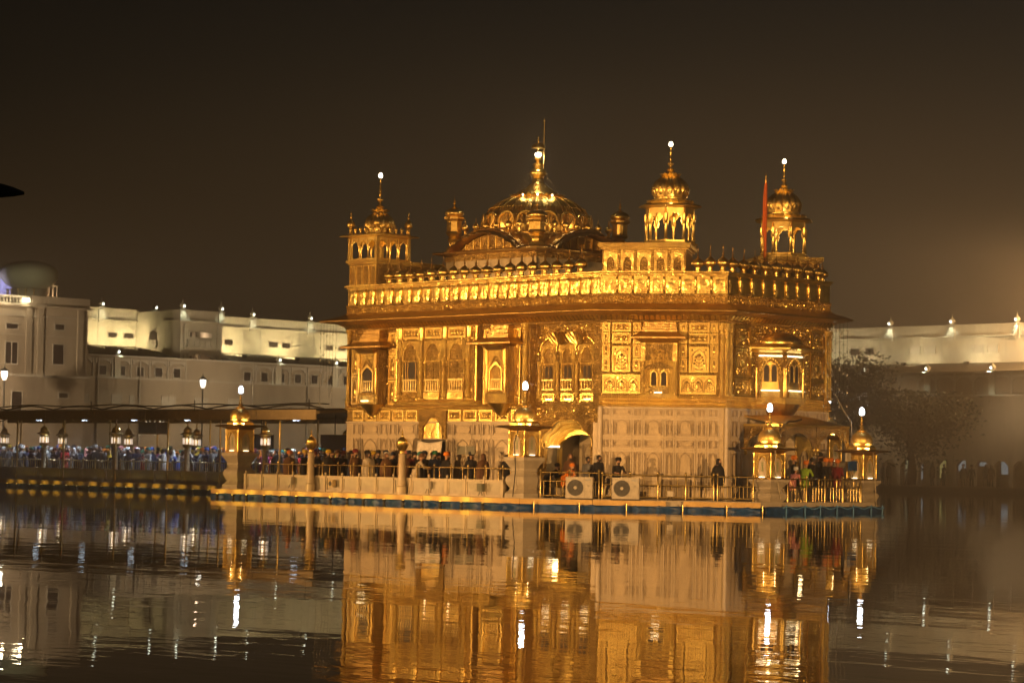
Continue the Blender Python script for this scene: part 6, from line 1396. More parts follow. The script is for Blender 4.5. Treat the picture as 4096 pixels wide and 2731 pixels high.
# ------------------------------------------------------------------ people on the platform
plat = [(-6.4, -8.1, 60, 'shawl', 'brown', 'turban', 'orange', 'person in brown shawl and orange turban beside the left lantern kiosk'),
        (-5.9, -7.7, 90, 'folded', 'black', 'turban', 'yellow', 'person in black coat and yellow turban left of the left marble pillar'),
        (-5.2, -7.9, 80, 'lean', 'navy', 'turban', 'maroon', 'person in navy coat and maroon turban left of the left marble pillar'),
        (-4.5, -7.4, 100, 'stand', 'maroon', 'turban', 'black', 'person in maroon coat and black turban left of the left marble pillar'),
        (-3.9, -8.1, 70, 'shawl', 'black', 'turban', 'yellow', 'person in black shawl and yellow turban just left of the left marble pillar'),
        (-2.3, -8.0, 80, 'stand', 'brown', 'turban', 'maroon', 'person in brown coat and maroon turban just right of the left marble pillar'),
        (-1.8, -7.5, 95, 'folded', 'black', 'turban', 'yellow', 'person in black coat and yellow turban right of the left marble pillar'),
        (-1.35, -8.1, 60, 'shawl', 'cream', 'hair', 'black', 'person in cream shawl with dark hair right of the left marble pillar'),
        (-0.85, -7.6, 90, 'folded', 'black', 'turban', 'white', 'person in black coat and white turban between the marble pillars'),
        (-0.4, -8.0, 85, 'shawl', 'brown', 'scarf', 'brown', 'person wrapped in brown shawl and brown scarf between the marble pillars'),
        (0.05, -7.5, 100, 'stand', 'maroon', 'scarf', 'maroon', 'person in maroon coat and maroon scarf between the marble pillars'),
        (0.55, -7.9, 70, 'shawl', 'brown', 'turban', 'pink', 'person in brown shawl and pink turban between the marble pillars'),
        (1.05, -7.5, 85, 'folded', 'black', 'turban', 'teal', 'person in black coat and teal turban between the marble pillars'),
        (1.50, -8.1, 140, 'lean', 'cream', 'turban', 'brown', 'person in pale coat and brown turban just left of the right marble pillar'),
        (1.95, -7.5, 60, 'stand', 'navy', 'turban', 'green', 'person in navy coat and green turban behind the right marble pillar'),
        (3.05, -7.9, 180, 'stand', 'black', 'turban', 'orange', 'person in black coat and bright orange turban before the white curtain'),
        (3.72, -7.6, 150, 'lean', 'black', 'scarf', 'black', 'person in black coat and black scarf leaning beside the white curtain'),
        (4.55, -8.0, 200, 'walk', 'black', 'turban', 'black', 'person in black waistcoat and black turban left of the notice board'),
        (5.35, -8.1, 180, 'shawl', 'brown', 'scarf', 'brown', 'person wrapped in brown shawl under the notice board'),
        (6.75, -8.2, 180, 'stand', 'black', 'hair', 'black', 'person in black coat with topknot before the marble wall right of the notice board'),
        (8.35, -7.6, 120, 'bow', 'black', 'turban', 'black', 'person in black bowing behind the kiosk beside the air conditioners'),
        (9.55, -7.6, 60, 'shawl', 'brown', 'scarf', 'brown', 'person in brown shawl walking into the lit archway'),
        (10.15, -7.3, 70, 'walk', 'grey', 'hair', 'black', 'person in grey coat before the lit archway'),
        (10.65, -7.2, 80, 'stand', 'black', 'hair', 'black', 'person in black coat with dark hair inside the lit archway'),
        (11.3, -6.9, 60, 'lean', 'black', 'turban', 'black', 'person in black coat and black turban leaning at the archway edge'),
        (9.95, -8.3, 90, 'bow', 'orange', 'turban', 'orange', 'bowing person in bright orange beside the first air conditioner'),
        (14.15, -4.45, 100, 'shawl', 'black', 'scarf', 'black', 'person wrapped in black shawl at the corner left of the porch'),
        (14.85, -0.85, 120, 'stand', 'black', 'turban', 'orange', 'person in black coat and orange turban leftmost under the porch'),
        (15.15, -0.60, 200, 'lean', 'lime', 'turban', 'orange', 'person in lime jacket and orange turban leaning at the railing with rings'),
        (14.85, 0.25, 160, 'stand', 'black', 'hair', 'black', 'person in black coat with dark hair under the porch'),
        (14.60, 1.00, 150, 'stand', 'black', 'turban', 'black', 'tallest person under the porch, in black coat and black turban'),
        (15.20, 0.62, 180, 'folded', 'black', 'turban', 'orange', 'person in black coat and orange turban in the middle of the porch group'),
        (14.90, 1.35, 170, 'stand', 'brown', 'turban', 'orange', 'person in brown coat and orange turban at the back of the porch group'),
        (15.30, 1.22, 200, 'folded', 'maroon', 'turban', 'orange', 'person in maroon coat and orange turban rightmost under the porch'),
        (15.35, -1.55, 200, 'bow', 'pink', 'turban', 'white', 'bowing person in pink behind the railing with rings')]
rnd = random.Random(77)
for i in range(14):
    x = -6.2+0.62*i; plat.append((x+rnd.uniform(-0.1, 0.1), -6.75+rnd.uniform(-0.2, 0.2), rnd.choice([80, 95, 70, 110]), rnd.choice(['shawl', 'stand', 'folded']), rnd.choice(['black', 'brown', 'maroon', 'navy']), rnd.choice(['turban', 'scarf', 'turban']), rnd.choice(['black', 'maroon', 'brown', 'navy']), f'dark figure in the row along the marble wall, {ordinal(i)} from the left lantern kiosk'))
for x, y, rz, pose, coat, hg, hc, lab in plat:
    tall = 1.06 if 'tallest' in lab else (0.82 if pose == 'bow' else 0.92+0.06*((x*7) % 1))
    person((x, y, FZ if x < 14.5 or y < -4 else 0.38), R(rz), pose, coat, hg, hc, tall, lab, 'people on the temple platform')
# ------------------------------------------------------------------ white buildings west of the pool
def building(name, label, loc=(0, 0, 0)): return thing(name, label, 'building', loc)
def win_east(parent, x, y0, y1, z0, z1, mat='dark_glass', frame='plaster_trim', d=0.12, arched=False):
    """window in a wall facing east at plane x"""
    w = y1-y0; h = z1-z0
    fr = obj('window', frame_plate(w+0.16, h+0.16, 0.08, 0.05), frame, parent, (x+0.0, y0-0.08, z0-0.08), math.pi/2)
    obj('pane', MB().box(0.08, w+0.08, -0.03, 0.0, 0.08, h+0.08), mat, fr)
    if w > 0.9 and h > 0.6: obj('mullion', MB().box(w/2+0.05, w/2+0.11, -0.06, -0.031, 0.08, h+0.08), frame, fr)
    return fr
def win_south(parent, y, x0, x1, z0, z1, mat='dark_glass', frame='plaster_trim'):
    w = x1-x0; h = z1-z0
    fr = obj('window', frame_plate(w+0.16, h+0.16, 0.08, 0.10), frame, parent, (x0-0.08, y, z0-0.08), 0); obj('pane', MB().box(0.08, w+0.08, -0.03, 0.0, 0.08, h+0.08), mat, fr)
    return fr
def finial_lamp(parent, x, y, z, face, lit=True, h=1.1, power=7):
    """small domed cap with a downlight washing the pilaster below it"""
    p = obj('pilaster', MB().box(-0.28, 0.28, -0.10, 0.0, -h, 0.10).box(-0.34, 0.34, -0.16, 0.0, 0.0, 0.08), 'plaster', parent, (x, y, z), face)
    obj('dome_cap', MB().lathe([(0.16, 0.10), (0.10, 0.16), (0.24, 0.28), (0.26, 0.38), (0.18, 0.50), (0.05, 0.60), (0.03, 0.85), (0, 0.95)], 12, 0, 0.0), 'plaster', p, smooth=50)
    obj('lamp', MB().ball(0, -0.20, 0.32, 0.11, 0.11, 0.11, 10, 7), 'lamp_small', p, smooth=60)
    fx = Vector((math.sin(face), -math.cos(face)))
    lamp('SPOT', 'pilaster_light', (x+fx.x*0.55, y+fx.y*0.55, z+0.30), power, (0.95, 1.0, 0.72), (x+fx.x*0.12, y+fx.y*0.12, z-1.2), 80, 0.05, 0.8)
E90 = math.pi/2
gh = building('gate_building', 'large plain unlit block with two rows of windows at the left edge')
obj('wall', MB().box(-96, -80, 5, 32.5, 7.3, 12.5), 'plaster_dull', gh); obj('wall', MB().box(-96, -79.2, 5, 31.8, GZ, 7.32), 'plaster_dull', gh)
obj('wall', MB().box(-96, -80.8, 5, 33.2, 7.3, 9.6), 'plaster_dull', gh)
obj('parapet', MB().box(-96, -79.9, 27.4, 32.6, 12.5, 13.25).box(-96, -79.7, 5, 32.7, 12.40, 12.56), 'plaster_dull', gh)
obj('cornice', MB().box(-96, -78.9, 5, 32.0, 7.25, 7.42), 'plaster_trim', gh); obj('string_course', MB().box(-96, -79.92, 5, 32.55, 11.7, 11.78), 'plaster_trim', gh); obj('string_course', MB().box(-96, -79.92, 5, 32.55, 10.3, 10.36), 'plaster_trim', gh)
for y in (24.0, 27.4, 28.4, 31.9): obj('pilaster', MB().box(-80.0, -79.86, y-0.35, y+0.15, 7.5, 12.4), 'plaster_dull', gh)
for y0, y1, z0, z1 in ((25.4, 26.36, 10.75, 11.1), (29.6, 30.4, 10.85, 11.25), (25.37, 26.37, 8.2, 9.75), (29.5, 30.4, 8.3, 9.75)): win_east(gh, -80, y0, y1, z0, z1)
for y0, y1, z0, z1 in ((29.55, 30.33, 5.8, 6.15), (25.48, 26.33, 4.2, 6.14)): win_east(gh, -79.2, y0, y1, z0, z1)
bl = MB().box(-80.1, -79.95, 5, 27.3, 12.56, 12.66).box(-80.1, -79.95, 5, 27.3, 13.08, 13.2)
obj('balustrade_rail', bl, 'plaster', gh)
bs = smooth_by_angle(MB().lathe([(0.05, 12.66), (0.08, 12.8), (0.04, 12.95), (0.06, 13.08)], 8).mesh('baluster'), 50)
for k in range(22): obj('baluster', bs, 'plaster', gh, (-80.03, 21.2+0.28*k, 0))
obj('flood_lamp', MB().box(-79.9, -79.6, 26.6, 27.1, 12.72, 13.02), 'balustrade_lamp', gh)
for y in (23.0, 25.2, 26.8): lamp('POINT', 'balustrade_light', (-79.2, y, 12.8), 60, (1.0, 0.80, 0.50), radius=0.15)
lb_ = building('long_building', 'long white two-storey building with floodlit upper wall and terrace behind the causeway')
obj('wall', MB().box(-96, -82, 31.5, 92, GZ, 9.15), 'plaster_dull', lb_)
obj('cornice', MB().box(-83, -81.5, 33.25, 92, 9.15, 9.27).box(-83, -81.8, 31.9, 92, 7.50, 7.62), 'plaster_trim', lb_)
obj('wall', MB().box(-99, -90, 32, 46.2, 9.15, 12.45), 'plaster', lb_); obj('wall', MB().box(-99, -88, 48.2, 92, 9.15, 12.36), 'plaster', lb_)
obj('roof_slope', MB().add([(-90, 32.6, 10.42), (-82.2, 33.0, 9.28), (-82.2, 42.6, 9.28), (-90, 45.0, 10.42), (-90, 32.6, 9.2), (-82.2, 33.0, 9.2), (-82.2, 42.6, 9.2), (-90, 45.0, 9.2)], [(0, 1, 2, 3), (0, 4, 5, 1), (1, 5, 6, 2), (2, 6, 7, 3)]), 'roofing', lb_)
obj('roof_slope', MB().add([(-88, 48.4, 10.22), (-82.2, 48.4, 9.28), (-82.2, 92, 9.28), (-88, 92, 10.22), (-88, 48.4, 9.2), (-82.2, 48.4, 9.2)], [(0, 1, 2, 3), (0, 4, 5, 1)]), 'plaster_trim', lb_)
obj('parapet', MB().box(-90.3, -89.85, 32, 46.2, 12.45, 13.4).box(-90.3, -89.7, 32, 46.2, 12.42, 12.52).box(-90.3, -89.75, 32, 46.2, 13.3, 13.42), 'plaster', lb_)
obj('parapet', MB().box(-88.3, -87.85, 48.2, 92, 12.36, 13.2).box(-88.3, -87.7, 48.2, 92, 12.34, 12.44).box(-88.3, -87.75, 48.2, 92, 13.1, 13.22), 'plaster', lb_)
slot = MB().prism_y(arch(0.13, 0.42, 0.52, 6, 0, 0, 0, 0, 0.6)[::-1], -0.02, 0).mesh('parapet_slot')
for y in [33.0+0.24*k for k in range(54)]:
    if int(y/1.9) % 3: obj('parapet_slot', slot, 'plaster_trim', lb_, (-89.85, y, 12.66), E90)
for y in [49.0+0.26*k for k in range(66)]:
    if int(y/2.1) % 4: obj('parapet_slot', slot, 'plaster_trim', lb_, (-87.85, y, 12.56), E90)
for y0, y1, z0, z1 in ((41.45, 42.24, 11.1, 11.46), (43.0, 43.86, 11.1, 11.46)): win_east(lb_, -90, y0, y1, z0, z1)
for y0, y1 in ((51.6, 52.45), (56.33, 57.29), (57.76, 58.59), (62.55, 63.4), (63.99, 64.72), (68.6, 69.5), (70.2, 71.1)): win_east(lb_, -88, y0, y1, 10.9, 11.32)
for y in (34.9, 38.8, 49.9, 55.6, 62.3, 68.0): obj('drain_pipe', MB().tube([(-81.9, y, GZ+0.2), (-81.9, y, 9.1)], 0.06, 6), 'plaster_trim', lb_)
for y in (40.4, 45.0): obj('wall_pipe', MB().box(-90.0, -89.98, y, y+0.06, 10.4, 12.2), 'plaster_trim', lb_)
for y in (53.6, 55.4, 59.6, 61.2): obj('wall_rib', MB().box(-88.0, -87.985, y, y+0.09, 10.3, 12.3), 'plaster_trim', lb_)
for k in range(26):      # first-floor bays with shallow arched heads and dim windows
    y = 33.6+1.75*k
    if 43.5 < y < 48.6: continue
    obj('bay_head', MB().prism_y(spandrel(1.5, 0.4, 1.2, 0.05, 0.26, 10, 0, 0, 0, 0, 0.2), -0.10, 0), 'plaster_trim', lb_, (-82, y, 8.62), E90)
    obj('bay_pilaster', MB().box(-0.07, 0.07, -0.08, 0, 7.62, 9.12), 'plaster_trim', lb_, (-82, y+0.87, 0), E90)
    win_east(lb_, -82, y-0.32, y+0.32, 7.75, 8.45, 'dark_glass')
for y0, y1 in ((33.7, 34.1), (36.3, 37.1), (38.0, 38.3), (41.0, 42.2), (44.2, 45.4), (47.5, 48.8)): win_east(lb_, -82, y0, y1, 5.6, 6.2, 'plaster_trim')
for y in (40.61, 45.88): finial_lamp(lb_, -89.85, y, 13.38, E90, power=110)
for y in (54.4, 60.63, 67.0): finial_lamp(lb_, -87.85, y, 13.20, E90, power=100)
for y in (36.65, 52.51, 58.52, 65.0): finial_lamp(lb_, -81.95, y, 9.22, E90, h=1.7, power=120)
def wall_flood(x, y, z, face, power, parent, col=(1.0, 0.76, 0.36)):
    fx = Vector((math.sin(face), -math.cos(face)))
    obj('wall_floodlight', MB().box(-0.18, 0.18, -0.12, 0.12, 0, 0.22), 'black_metal', parent, (x+fx.x*2.5, y+fx.y*2.5, z-0.30), face)
    lamp('SPOT', 'wall_floodlight', (x+fx.x*2.2, y+fx.y*2.2, z+0.08), power*1.6, col, (x, y, z+1.25), 150, 0.08, 0.8)
for y in (39.6, 42.7, 44.6): wall_flood(-90, y, 10.32, E90, 480, lb_)
for y in (51.8, 57.4, 63.7, 69.5): wall_flood(-88, y, 10.1, E90, 640, lb_)
bt = building('balcony_tower', 'tall white balcony tower with two open loggias rising between the floodlit walls')
obj('wall', MB().box(-92, -86.2, 44.12, 48.3, GZ, 13.2), 'plaster', bt)
for y0, y1 in ((44.12, 44.9), (47.32, 48.3)): obj('wall', MB().box(-86.2, -84, y0, y1, 7.7, 12.4), 'plaster', bt)
for z0, z1 in ((7.7, 9.02), (9.86, 11.14), (11.63, 12.4)): obj('wall', MB().box(-86.2, -84.0, 44.9, 47.32, z0, z1), 'plaster', bt)
obj('wall', MB().box(-86.2, -83.6, 44.0, 48.4, GZ, 7.7), 'plaster_dull', bt)
obj('parapet', MB().box(-86.2, -83.95, 44.06, 48.36, 12.4, 13.25).box(-86.3, -83.7, 43.9, 48.5, 12.36, 12.48).box(-86.2, -83.85, 43.96, 48.44, 13.15, 13.27), 'plaster', bt)
for y0, y1, z0, z1 in ((44.9, 47.32, 9.02, 9.86), (44.9, 47.32, 11.14, 11.63)):
    obj('loggia_arch', MB().prism_y(spandrel(y1-y0, z1-z0, y1-y0-0.1, (z1-z0)*0.55, z1-z0-0.04, 14, 4, 0.06, 0, 0, 0.1), -0.06, 0.10), 'plaster', bt, (-83.98, (y0+y1)/2, z0), E90)
    obj('loggia_pillar', MB().box(-84.5, -84.2, 46.0, 46.25, z0, z1), 'plaster_trim', bt); obj('loggia_shade_panel', MB().box(-86.2, -86.14, 45.5, 46.9, z0, z1), 'dark_opening', bt); obj('loggia_shade_panel', MB().box(-86.2, -86.14, 44.95, 45.3, z0, z1), 'dark_opening', bt)  # dark panels paint the loggia's inner shade onto its back wall
obj('balcony', MB().box(-84.0, -83.8, 44.75, 47.45, 10.35, 10.92), 'plaster_trim', bt)
for k in range(5): obj('balcony_panel', MB().box(-83.8, -83.76, 44.85+0.53*k, 45.26+0.53*k, 10.44, 10.84), 'plaster', bt)
for y in (44.5, 47.8):
    for z0, z1 in ((7.9, 9.7), (10.1, 12.2)): obj('tower_column', MB().lathe([(0.14, z0), (0.10, z0+0.2), (0.09, z1-0.2), (0.15, z1)], 8, -83.95, y), 'plaster', bt, smooth=50)
obj('side_window', MB().prism_y(arch(1.0, 0.45, 0.75, 12, 3, 0.08, 0, 0, 0.3)[::-1], -0.05, 0), 'dark_glass', bt, (-87.6, 44.12, 10.95)); obj('side_balcony', MB().box(-88.2, -87.0, 43.95, 44.1, 10.35, 10.85), 'plaster_trim', bt)
lamp('POINT', 'loggia_light', (-84.8, 45.15, 9.2), 30, (1, 0.62, 0.34), radius=0.1); lamp('POINT', 'loggia_light', (-85.0, 47.0, 11.3), 14, (1, 0.68, 0.45), radius=0.1)
lamp('SPOT', 'tower_uplight', (-82.6, 44.4, 7.8), 150, (1, 1, 0.85), (-84, 44.7, 10), 60, 0.1, 0.7); lamp('SPOT', 'tower_uplight', (-82.6, 48.0, 7.8), 150, (1, 1, 0.85), (-84, 47.8, 10), 60, 0.1, 0.7)
finial_lamp(bt, -83.95, 44.25, 13.22, E90, power=100); finial_lamp(bt, -83.95, 48.08, 13.20, E90, power=100)
wall_flood(-88.5, 44.12, 10.2, 0, 240, bt)
# domes and kiosks that rise behind the gate building
hd = thing('shrine_dome', 'squat unlit grey dome rising hazily above the left block', 'dome', (-100, 40.4, 12.4))
obj('dome', MB().lathe([(1.3, 2.9), (1.95, 3.25), (2.35, 3.75), (2.42, 4.15), (2.2, 4.6), (1.7, 4.95), (0.9, 5.15), (0, 5.2)], 32), 'hazy_dome', hd, smooth=50); obj('drum', MB().lathe([(1.5, 0), (1.5, 2.7), (1.35, 2.9)], 16), 'plaster_dull', hd, smooth=40)
lamp('SPOT', 'dome_fill_light', (-92, 34, 13.4), 900, (1, 0.95, 0.62), (-100, 40.4, 16.6), 50, 0.3, 0.6)  # unseen lamp added to lighten the grey dome
for k in range(6):
    a = R(-20-22*k); obj('drum_column', MB().lathe([(0.12, 1.6), (0.08, 1.8), (0.08, 2.6), (0.14, 2.8)], 8, 1.75*math.cos(a), 1.75*math.sin(a)), 'copper', hd, smooth=50)
ck = thing('shrine_kiosk', 'small kiosk with lit columns beside the squat grey dome', 'kiosk', (-100, 42.5, 12.4))
obj('base', MB().square([(0.6, 0), (0.6, 1.9), (0.5, 2.0)]), 'plaster_dull', ck)
for x in (-0.4, 0.4):
    for y in (-0.4, 0.0, 0.4): obj('column', MB().lathe([(0.08, 2.0), (0.06, 2.1), (0.06, 3.1), (0.1, 3.2)], 8, x, y), 'plaster', ck, smooth=50)
obj('dome', MB().lathe([(0.55, 3.2), (0.75, 3.26), (0.5, 3.36)]+onion(0.45, 0.9, 3.36)+[(0.03, 4.3), (0, 4.9)], 20), 'plaster', ck, smooth=50)
obj('lamp', MB().ball(0.5, -0.4, 1.9, 0.10, 0.28, 0.07, 10, 7), 'balustrade_lamp', ck); lamp('POINT', 'kiosk_light', (-99.2, 42.3, 14.9), 22, (1, 0.58, 0.30), radius=0.1)
vd = thing('white_shrine', 'white arched shrine lit in violet at the left edge behind the block', 'shrine', (-104, 39.2, 12.4))
obj('wall', MB().box(-2, 2, -3.5, 1.6, 0, 4.5), 'plaster', vd)
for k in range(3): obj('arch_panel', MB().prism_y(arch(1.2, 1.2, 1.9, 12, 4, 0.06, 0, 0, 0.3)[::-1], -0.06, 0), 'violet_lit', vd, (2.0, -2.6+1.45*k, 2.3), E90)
obj('dome', MB().lathe([(1.0, 4.5), (1.5, 4.7), (1.6, 5.0), (1.2, 5.4), (0.4, 5.8), (0.1, 6.2), (0, 6.6)], 24, 0, -1.8), 'plaster', vd, smooth=50)
lamp('SPOT', 'violet_light', (-99.3, 35.6, 14.0), 1500, (0.62, 0.58, 1.0), (-102, 37.0, 16.0), 90, 0.3, 0.8)
# lamp posts on the west bank
def lamp_post(y, label):
    t = thing('lamp_post', label, 'lamp post', (-76, y, GZ+0.012), 0, 'lamp posts on the far walk')
    obj('pole', MB().lathe([(0.16, 0), (0.16, 0.4), (0.07, 0.6), (0.055, 6.3), (0.09, 6.4)], 10), 'black_metal', t, smooth=50)
    obj('lamp_glass', MB().lathe([(0.12, 6.50), (0.22, 6.75), (0.25, 7.02), (0.23, 7.12)], 12), 'street_bulb', t, smooth=60)
    obj('lamp_cap', MB().lathe([(0.34, 7.15), (0.18, 7.28), (0.05, 7.38), (0.02, 7.6), (0, 7.7)], 12), 'black_metal', t, smooth=60)
    lamp('POINT', 'street_lamp', (-75.4, y-0.4, 7.2), 60, (1, 0.9, 0.72), radius=0.25)
lamp_post(22.76, 'lamp post with glowing glass at the left edge before the plain block'); lamp_post(40.37, 'lamp post with glowing glass standing below the balcony tower')
lamp('SPOT', 'wall_fill_light', (-73, 16, 7.5), 9500, (1, 0.71, 0.42), (-80, 27, 9), 130, 0.3, 0.6); lamp('SPOT', 'wall_fill_light', (-75, 44, 7.0), 1800, (1, 0.73, 0.42), (-82, 44, 6.5), 150, 0.3, 0.6); lamp('SPOT', 'wall_fill_light', (-75, 60, 7.0), 1800, (1, 0.73, 0.42), (-82, 60, 6.5), 150, 0.3, 0.6)  # unseen lamps added to brighten the west walls
# ------------------------------------------------------------------ white building north of the pool, in the mist
nb_ = building('arcaded_building', 'long white misty building with floodlit upper wall right of the temple')
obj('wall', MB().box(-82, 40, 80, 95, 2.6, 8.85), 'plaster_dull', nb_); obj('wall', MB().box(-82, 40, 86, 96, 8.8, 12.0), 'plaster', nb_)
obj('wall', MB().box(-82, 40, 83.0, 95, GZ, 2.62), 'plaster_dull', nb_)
obj('parapet', MB().box(-82, 40, 85.85, 86.3, 12.0, 12.9).box(-82, 40, 85.7, 86.3, 11.98, 12.08).box(-82, 40, 85.75, 86.3, 12.8, 12.92), 'plaster', nb_)
obj('cornice', MB().box(-82, 40, 79.5, 81, 8.85, 8.97).box(-82, 40, 79.75, 81, 7.12, 7.24), 'plaster_trim', nb_)
obj('roof_slope', MB().add([(-82, 79.7, 8.98), (40, 79.7, 8.98), (40, 86, 9.92), (-82, 86, 9.92)], [(0, 1, 2, 3)]), 'roofing', nb_)
for x0, x1 in ((-56.0, -55.1), (-54.5, -53.6), (-49.65, -48.75), (-48.11, -47.31), (-43.75, -42.79), (-42.28, -41.3), (-37.67, -36.75), (-36.33, -35.4), (-31.6, -30.7)): win_south(nb_, 86, x0, x1, 10.75, 11.25, 'plaster_trim' if x0 > -45 else 'dark_glass')
for x in (-46.67, -40.72, -34.73, -29.0): obj('wall_rib', MB().box(x, x+0.09, 85.985, 86.0, 9.95, 12.0), 'plaster_trim', nb_)
for x in (-51.5, -45.56, -39.58, -33.57, -27.5): finial_lamp(nb_, x, 85.85, 12.85, 0, power=110)
for x in (-43.5, -37.62, -31.73, -26): finial_lamp(nb_, x, 79.95, 8.9, 0, h=1.7, power=140)
for x, pw in ((-52.5, 180), (-48.4, 200), (-42.5, 250), (-36.6, 330), (-31.0, 360)): wall_flood(x, 86, 10.0, 0, pw, nb_, (1, 0.80, 0.45))
for k in range(34):
    x = -70+1.7*k; obj('bay_head', MB().prism_y(spandrel(1.5, 0.4, 1.2, 0.05, 0.26, 10, 0, 0, 0, 0, 0.2), -0.10, 0), 'plaster_trim', nb_, (x, 80, 8.3)); obj('bay_pilaster', MB().box(x+0.78, x+0.92, 79.92, 80, 7.24, 8.84), 'plaster_trim', nb_)
    if -50 < x < -26:      # ground-floor arcade
        obj('arcade_arch', MB().prism_y(spandrel(1.68, 2.3, 1.36, 1.35, 2.02, 14, 4, 0.07, 0, 0, 0.2), -0.10, 0.25), 'plaster_dull', nb_, (x, 80, GZ))
for x0, x1, z0, z1, m_ in ((-41.8, -41.2, 0.9, 2.3, 'doorway_lit'), (-40.9, -40.2, 0.8, 2.35, 'doorway_cool'), (-39.17, -38.02, 0.95, 2.35, 'doorway_yellow'), (-36.84, -36.21, 1.5, 2.3, 'doorway_cool'), (-34.9, -34.2, 1.9, 2.2, 'doorway_cool'), (-32.93, -32.31, 1.3, 2.25, 'doorway_cool')):
    d_ = obj('lit_doorway', MB().box(x0, x1, 82.94, 82.99, z0, z1), m_, nb_)
lamp('POINT', 'town_lamp', (-25.6, 82.5, 13.6), 14000, (1, 0.56, 0.22), radius=0.4)
for x_ in (-52.0, -40.5, -29.5, -18): lamp('SPOT', 'wall_fill_light', (x_, 77.0, 6.0), 230, (1, 0.74, 0.44), (x_, 80, 5.0), 150, 0.3, 0.6)  # unseen lamps added to lighten the lower north walls
rnd = random.Random(31)
for i, (x, coat, pose) in enumerate(((-42.6, 'white', 'shawl'), (-41.2, 'black', 'walk'), (-40.3, 'navy', 'stand'), (-38.7, 'black', 'stand'), (-37.6, 'grey', 'walk'), (-36.4, 'black', 'shawl'), (-35.1, 'brown', 'stand'), (-33.9, 'navy', 'folded'), (-32.6, 'black', 'shawl'), (-31.4, 'black', 'stand'), (-30.6, 'navy', 'walk'), (-29.7, 'brown', 'stand'))):
    person((x, 77.5+rnd.uniform(-1, 1), GZ+0.012), R(rnd.choice([0, 90, -90, 45])), pose, coat, rnd.choice(['turban', 'hair', 'scarf']), 'black', rnd.uniform(0.92, 1.02), f'dark silhouetted figure on the misty far bank, {ordinal(i)} from the left', 'figures on the misty far bank')
# ------------------------------------------------------------------ trees on the north bank
def tree(loc, h, crown, label, seed, leaves=2600):
    rnd = random.Random(seed); t = thing('tree', label, 'tree', loc, rnd.uniform(0, 6))
    tk = MB().tube([(0, 0, 0), (0.15, 0.1, h*0.22), (0.05, 0.2, h*0.42), (0.2, 0.1, h*0.62)], 0.34, 8, 0.16)
    tips = []
    for k in range(11):
        a = rnd.uniform(0, 2*math.pi); z0 = h*rnd.uniform(0.25, 0.6); rr = crown*rnd.uniform(0.45, 0.95); z1 = min(h*0.97, z0+h*rnd.uniform(0.12, 0.42))
        m_ = (0.4*rr*math.cos(a+0.2), 0.4*rr*math.sin(a+0.2), (z0+z1)/2+0.2); e_ = (rr*math.cos(a), rr*math.sin(a), z1)
        tk.tube([(0.08, 0.1, z0), m_, e_], 0.13, 6, 0.03); tips += [m_, e_, ((m_[0]+e_[0])/2, (m_[1]+e_[1])/2, (m_[2]+e_[2])/2)]
    tips += [(0.1, 0.1, h*0.9), (-0.4, 0.3, h*0.8)]
    obj('trunk', tk, 'bark', t, smooth=50)
    cr = MB(); vs = []; fs = []
    for k in range(leaves):
        c = rnd.choice(tips); s = crown*0.30
        p = Vector((c[0]+rnd.gauss(0, s), c[1]+rnd.gauss(0, s), min(h, max(h*0.16, c[2]+rnd.gauss(-0.1, s*0.75)))))
        u = Vector((rnd.gauss(0, 1), rnd.gauss(0, 1), rnd.gauss(0, 0.6))).normalized(); w = u.cross(Vector((rnd.gauss(0, 1), rnd.gauss(0, 1), rnd.gauss(0, 1)))).normalized(); l_ = rnd.uniform(0.10, 0.22)
        b = len(vs); vs += [p-u*l_, p+w*l_*0.5, p+u*l_, p-w*l_*0.5]; fs.append((b, b+1, b+2, b+3))
    me = bpy.data.meshes.new('crown'); me.from_pydata([tuple(v) for v in vs], [], fs); obj('crown', me, 'leaf', t)
tree((-44.5, 73.8, GZ), 9.6, 3.6, 'dark misty tree with ragged top close to the right edge of the temple', 1, 6500)
tree((-39.8, 74.5, GZ), 9.9, 3.2, 'dark misty tree whose thin branches reach the floodlit wall', 2, 5000)
tree((-35.4, 75.0, GZ), 7.0, 3.4, 'lower dark misty tree farthest right of the temple', 3, 5500)
tree((-49.0, 74.0, GZ), 9.2, 3.2, 'dark misty tree half hidden behind the temple corner', 4, 5000)
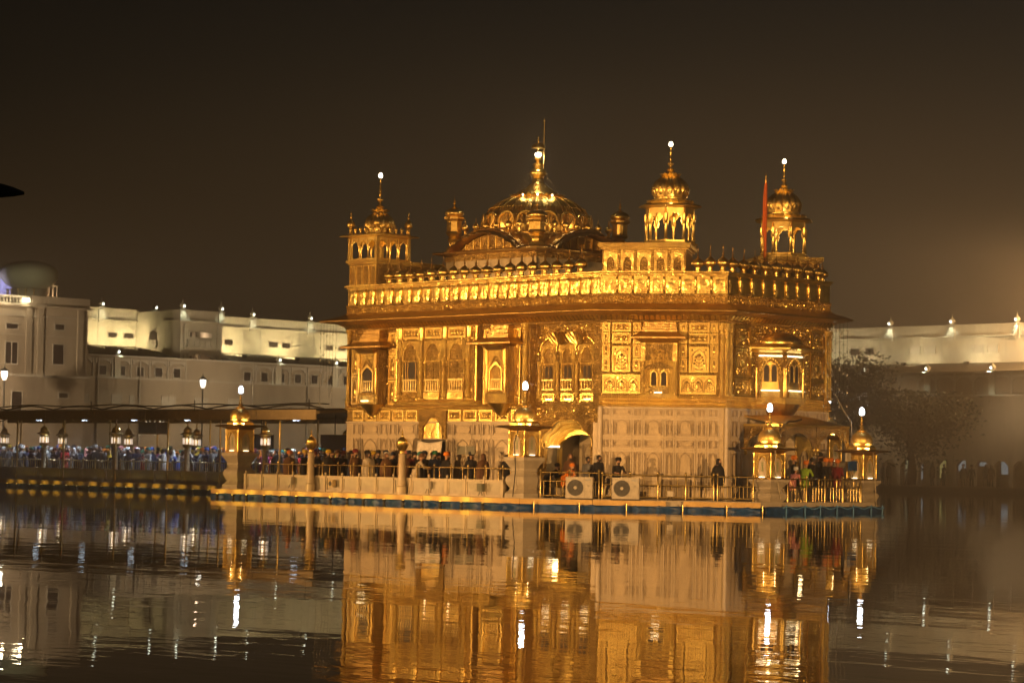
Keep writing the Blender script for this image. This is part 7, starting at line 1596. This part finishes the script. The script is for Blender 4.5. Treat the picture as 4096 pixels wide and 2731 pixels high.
# ------------------------------------------------------------------ dark lamp arm on the near bank, reaching in at the left edge
la = thing('overhanging_lamp', 'dark rounded lamp head reaching in at the upper left edge', 'lamp', (66.0, -69.44, GZ))
hx, hy, hz = 0.62, 0.45, 2.36
obj('pole', MB().lathe([(0.06, 0), (0.04, 0.3), (0.035, 2.30)], 10), 'black_metal', la, smooth=50)
obj('arm', MB().tube([(0, 0, 2.28), (0.08, 0.10, 2.355), (0.24, 0.30, 2.372)], 0.016, 6), 'black_metal', la, smooth=60)
hp = []
for i in range(9):      # rounded shade, drooping and tapering to its tip
    t = i/8; hp.append((0.10+0.205*t, 0.13+0.258*t, 2.412-0.012*t*t))
hm = MB(); rr_ = [0.010, 0.026, 0.034, 0.036, 0.036, 0.034, 0.029, 0.020, 0.006]; vs = []
ux, uy = -0.783, 0.622
for i, p_ in enumerate(hp):
    for k in range(12): a_ = 2*math.pi*k/12; vs.append((p_[0]+ux*rr_[i]*math.cos(a_), p_[1]+uy*rr_[i]*math.cos(a_), p_[2]+rr_[i]*math.sin(a_)*(1.0 if math.sin(a_) > 0 else 0.8)))
hm.add(vs, [(i*12+k, i*12+(k+1) % 12, (i+1)*12+(k+1) % 12, (i+1)*12+k) for i in range(8) for k in range(12)]+[tuple(range(12))[::-1], tuple(range(96, 108))])
obj('shade', hm, 'black_metal', la, smooth=60)
# ------------------------------------------------------------------ mist over the pool
hz_m = bpy.data.materials.new('haze'); hz_m.use_nodes = True; MATS['haze'] = hz_m
hn, hl = hz_m.node_tree.nodes, hz_m.node_tree.links; hn.clear()
ho = hn.new('ShaderNodeOutputMaterial'); hv = hn.new('ShaderNodeVolumePrincipled'); hv.inputs['Color'].default_value = (0.92, 0.86, 0.78, 1)
hv.inputs['Density'].default_value = 0.0042; hv.inputs['Anisotropy'].default_value = 0.62
hl.new(hv.outputs[0], ho.inputs['Volume'])
hz_o = obj('haze', MB().box(-425, 425, -425, 425, -1.8, 17.6), 'haze', None); hz_o['kind'] = 'stuff'
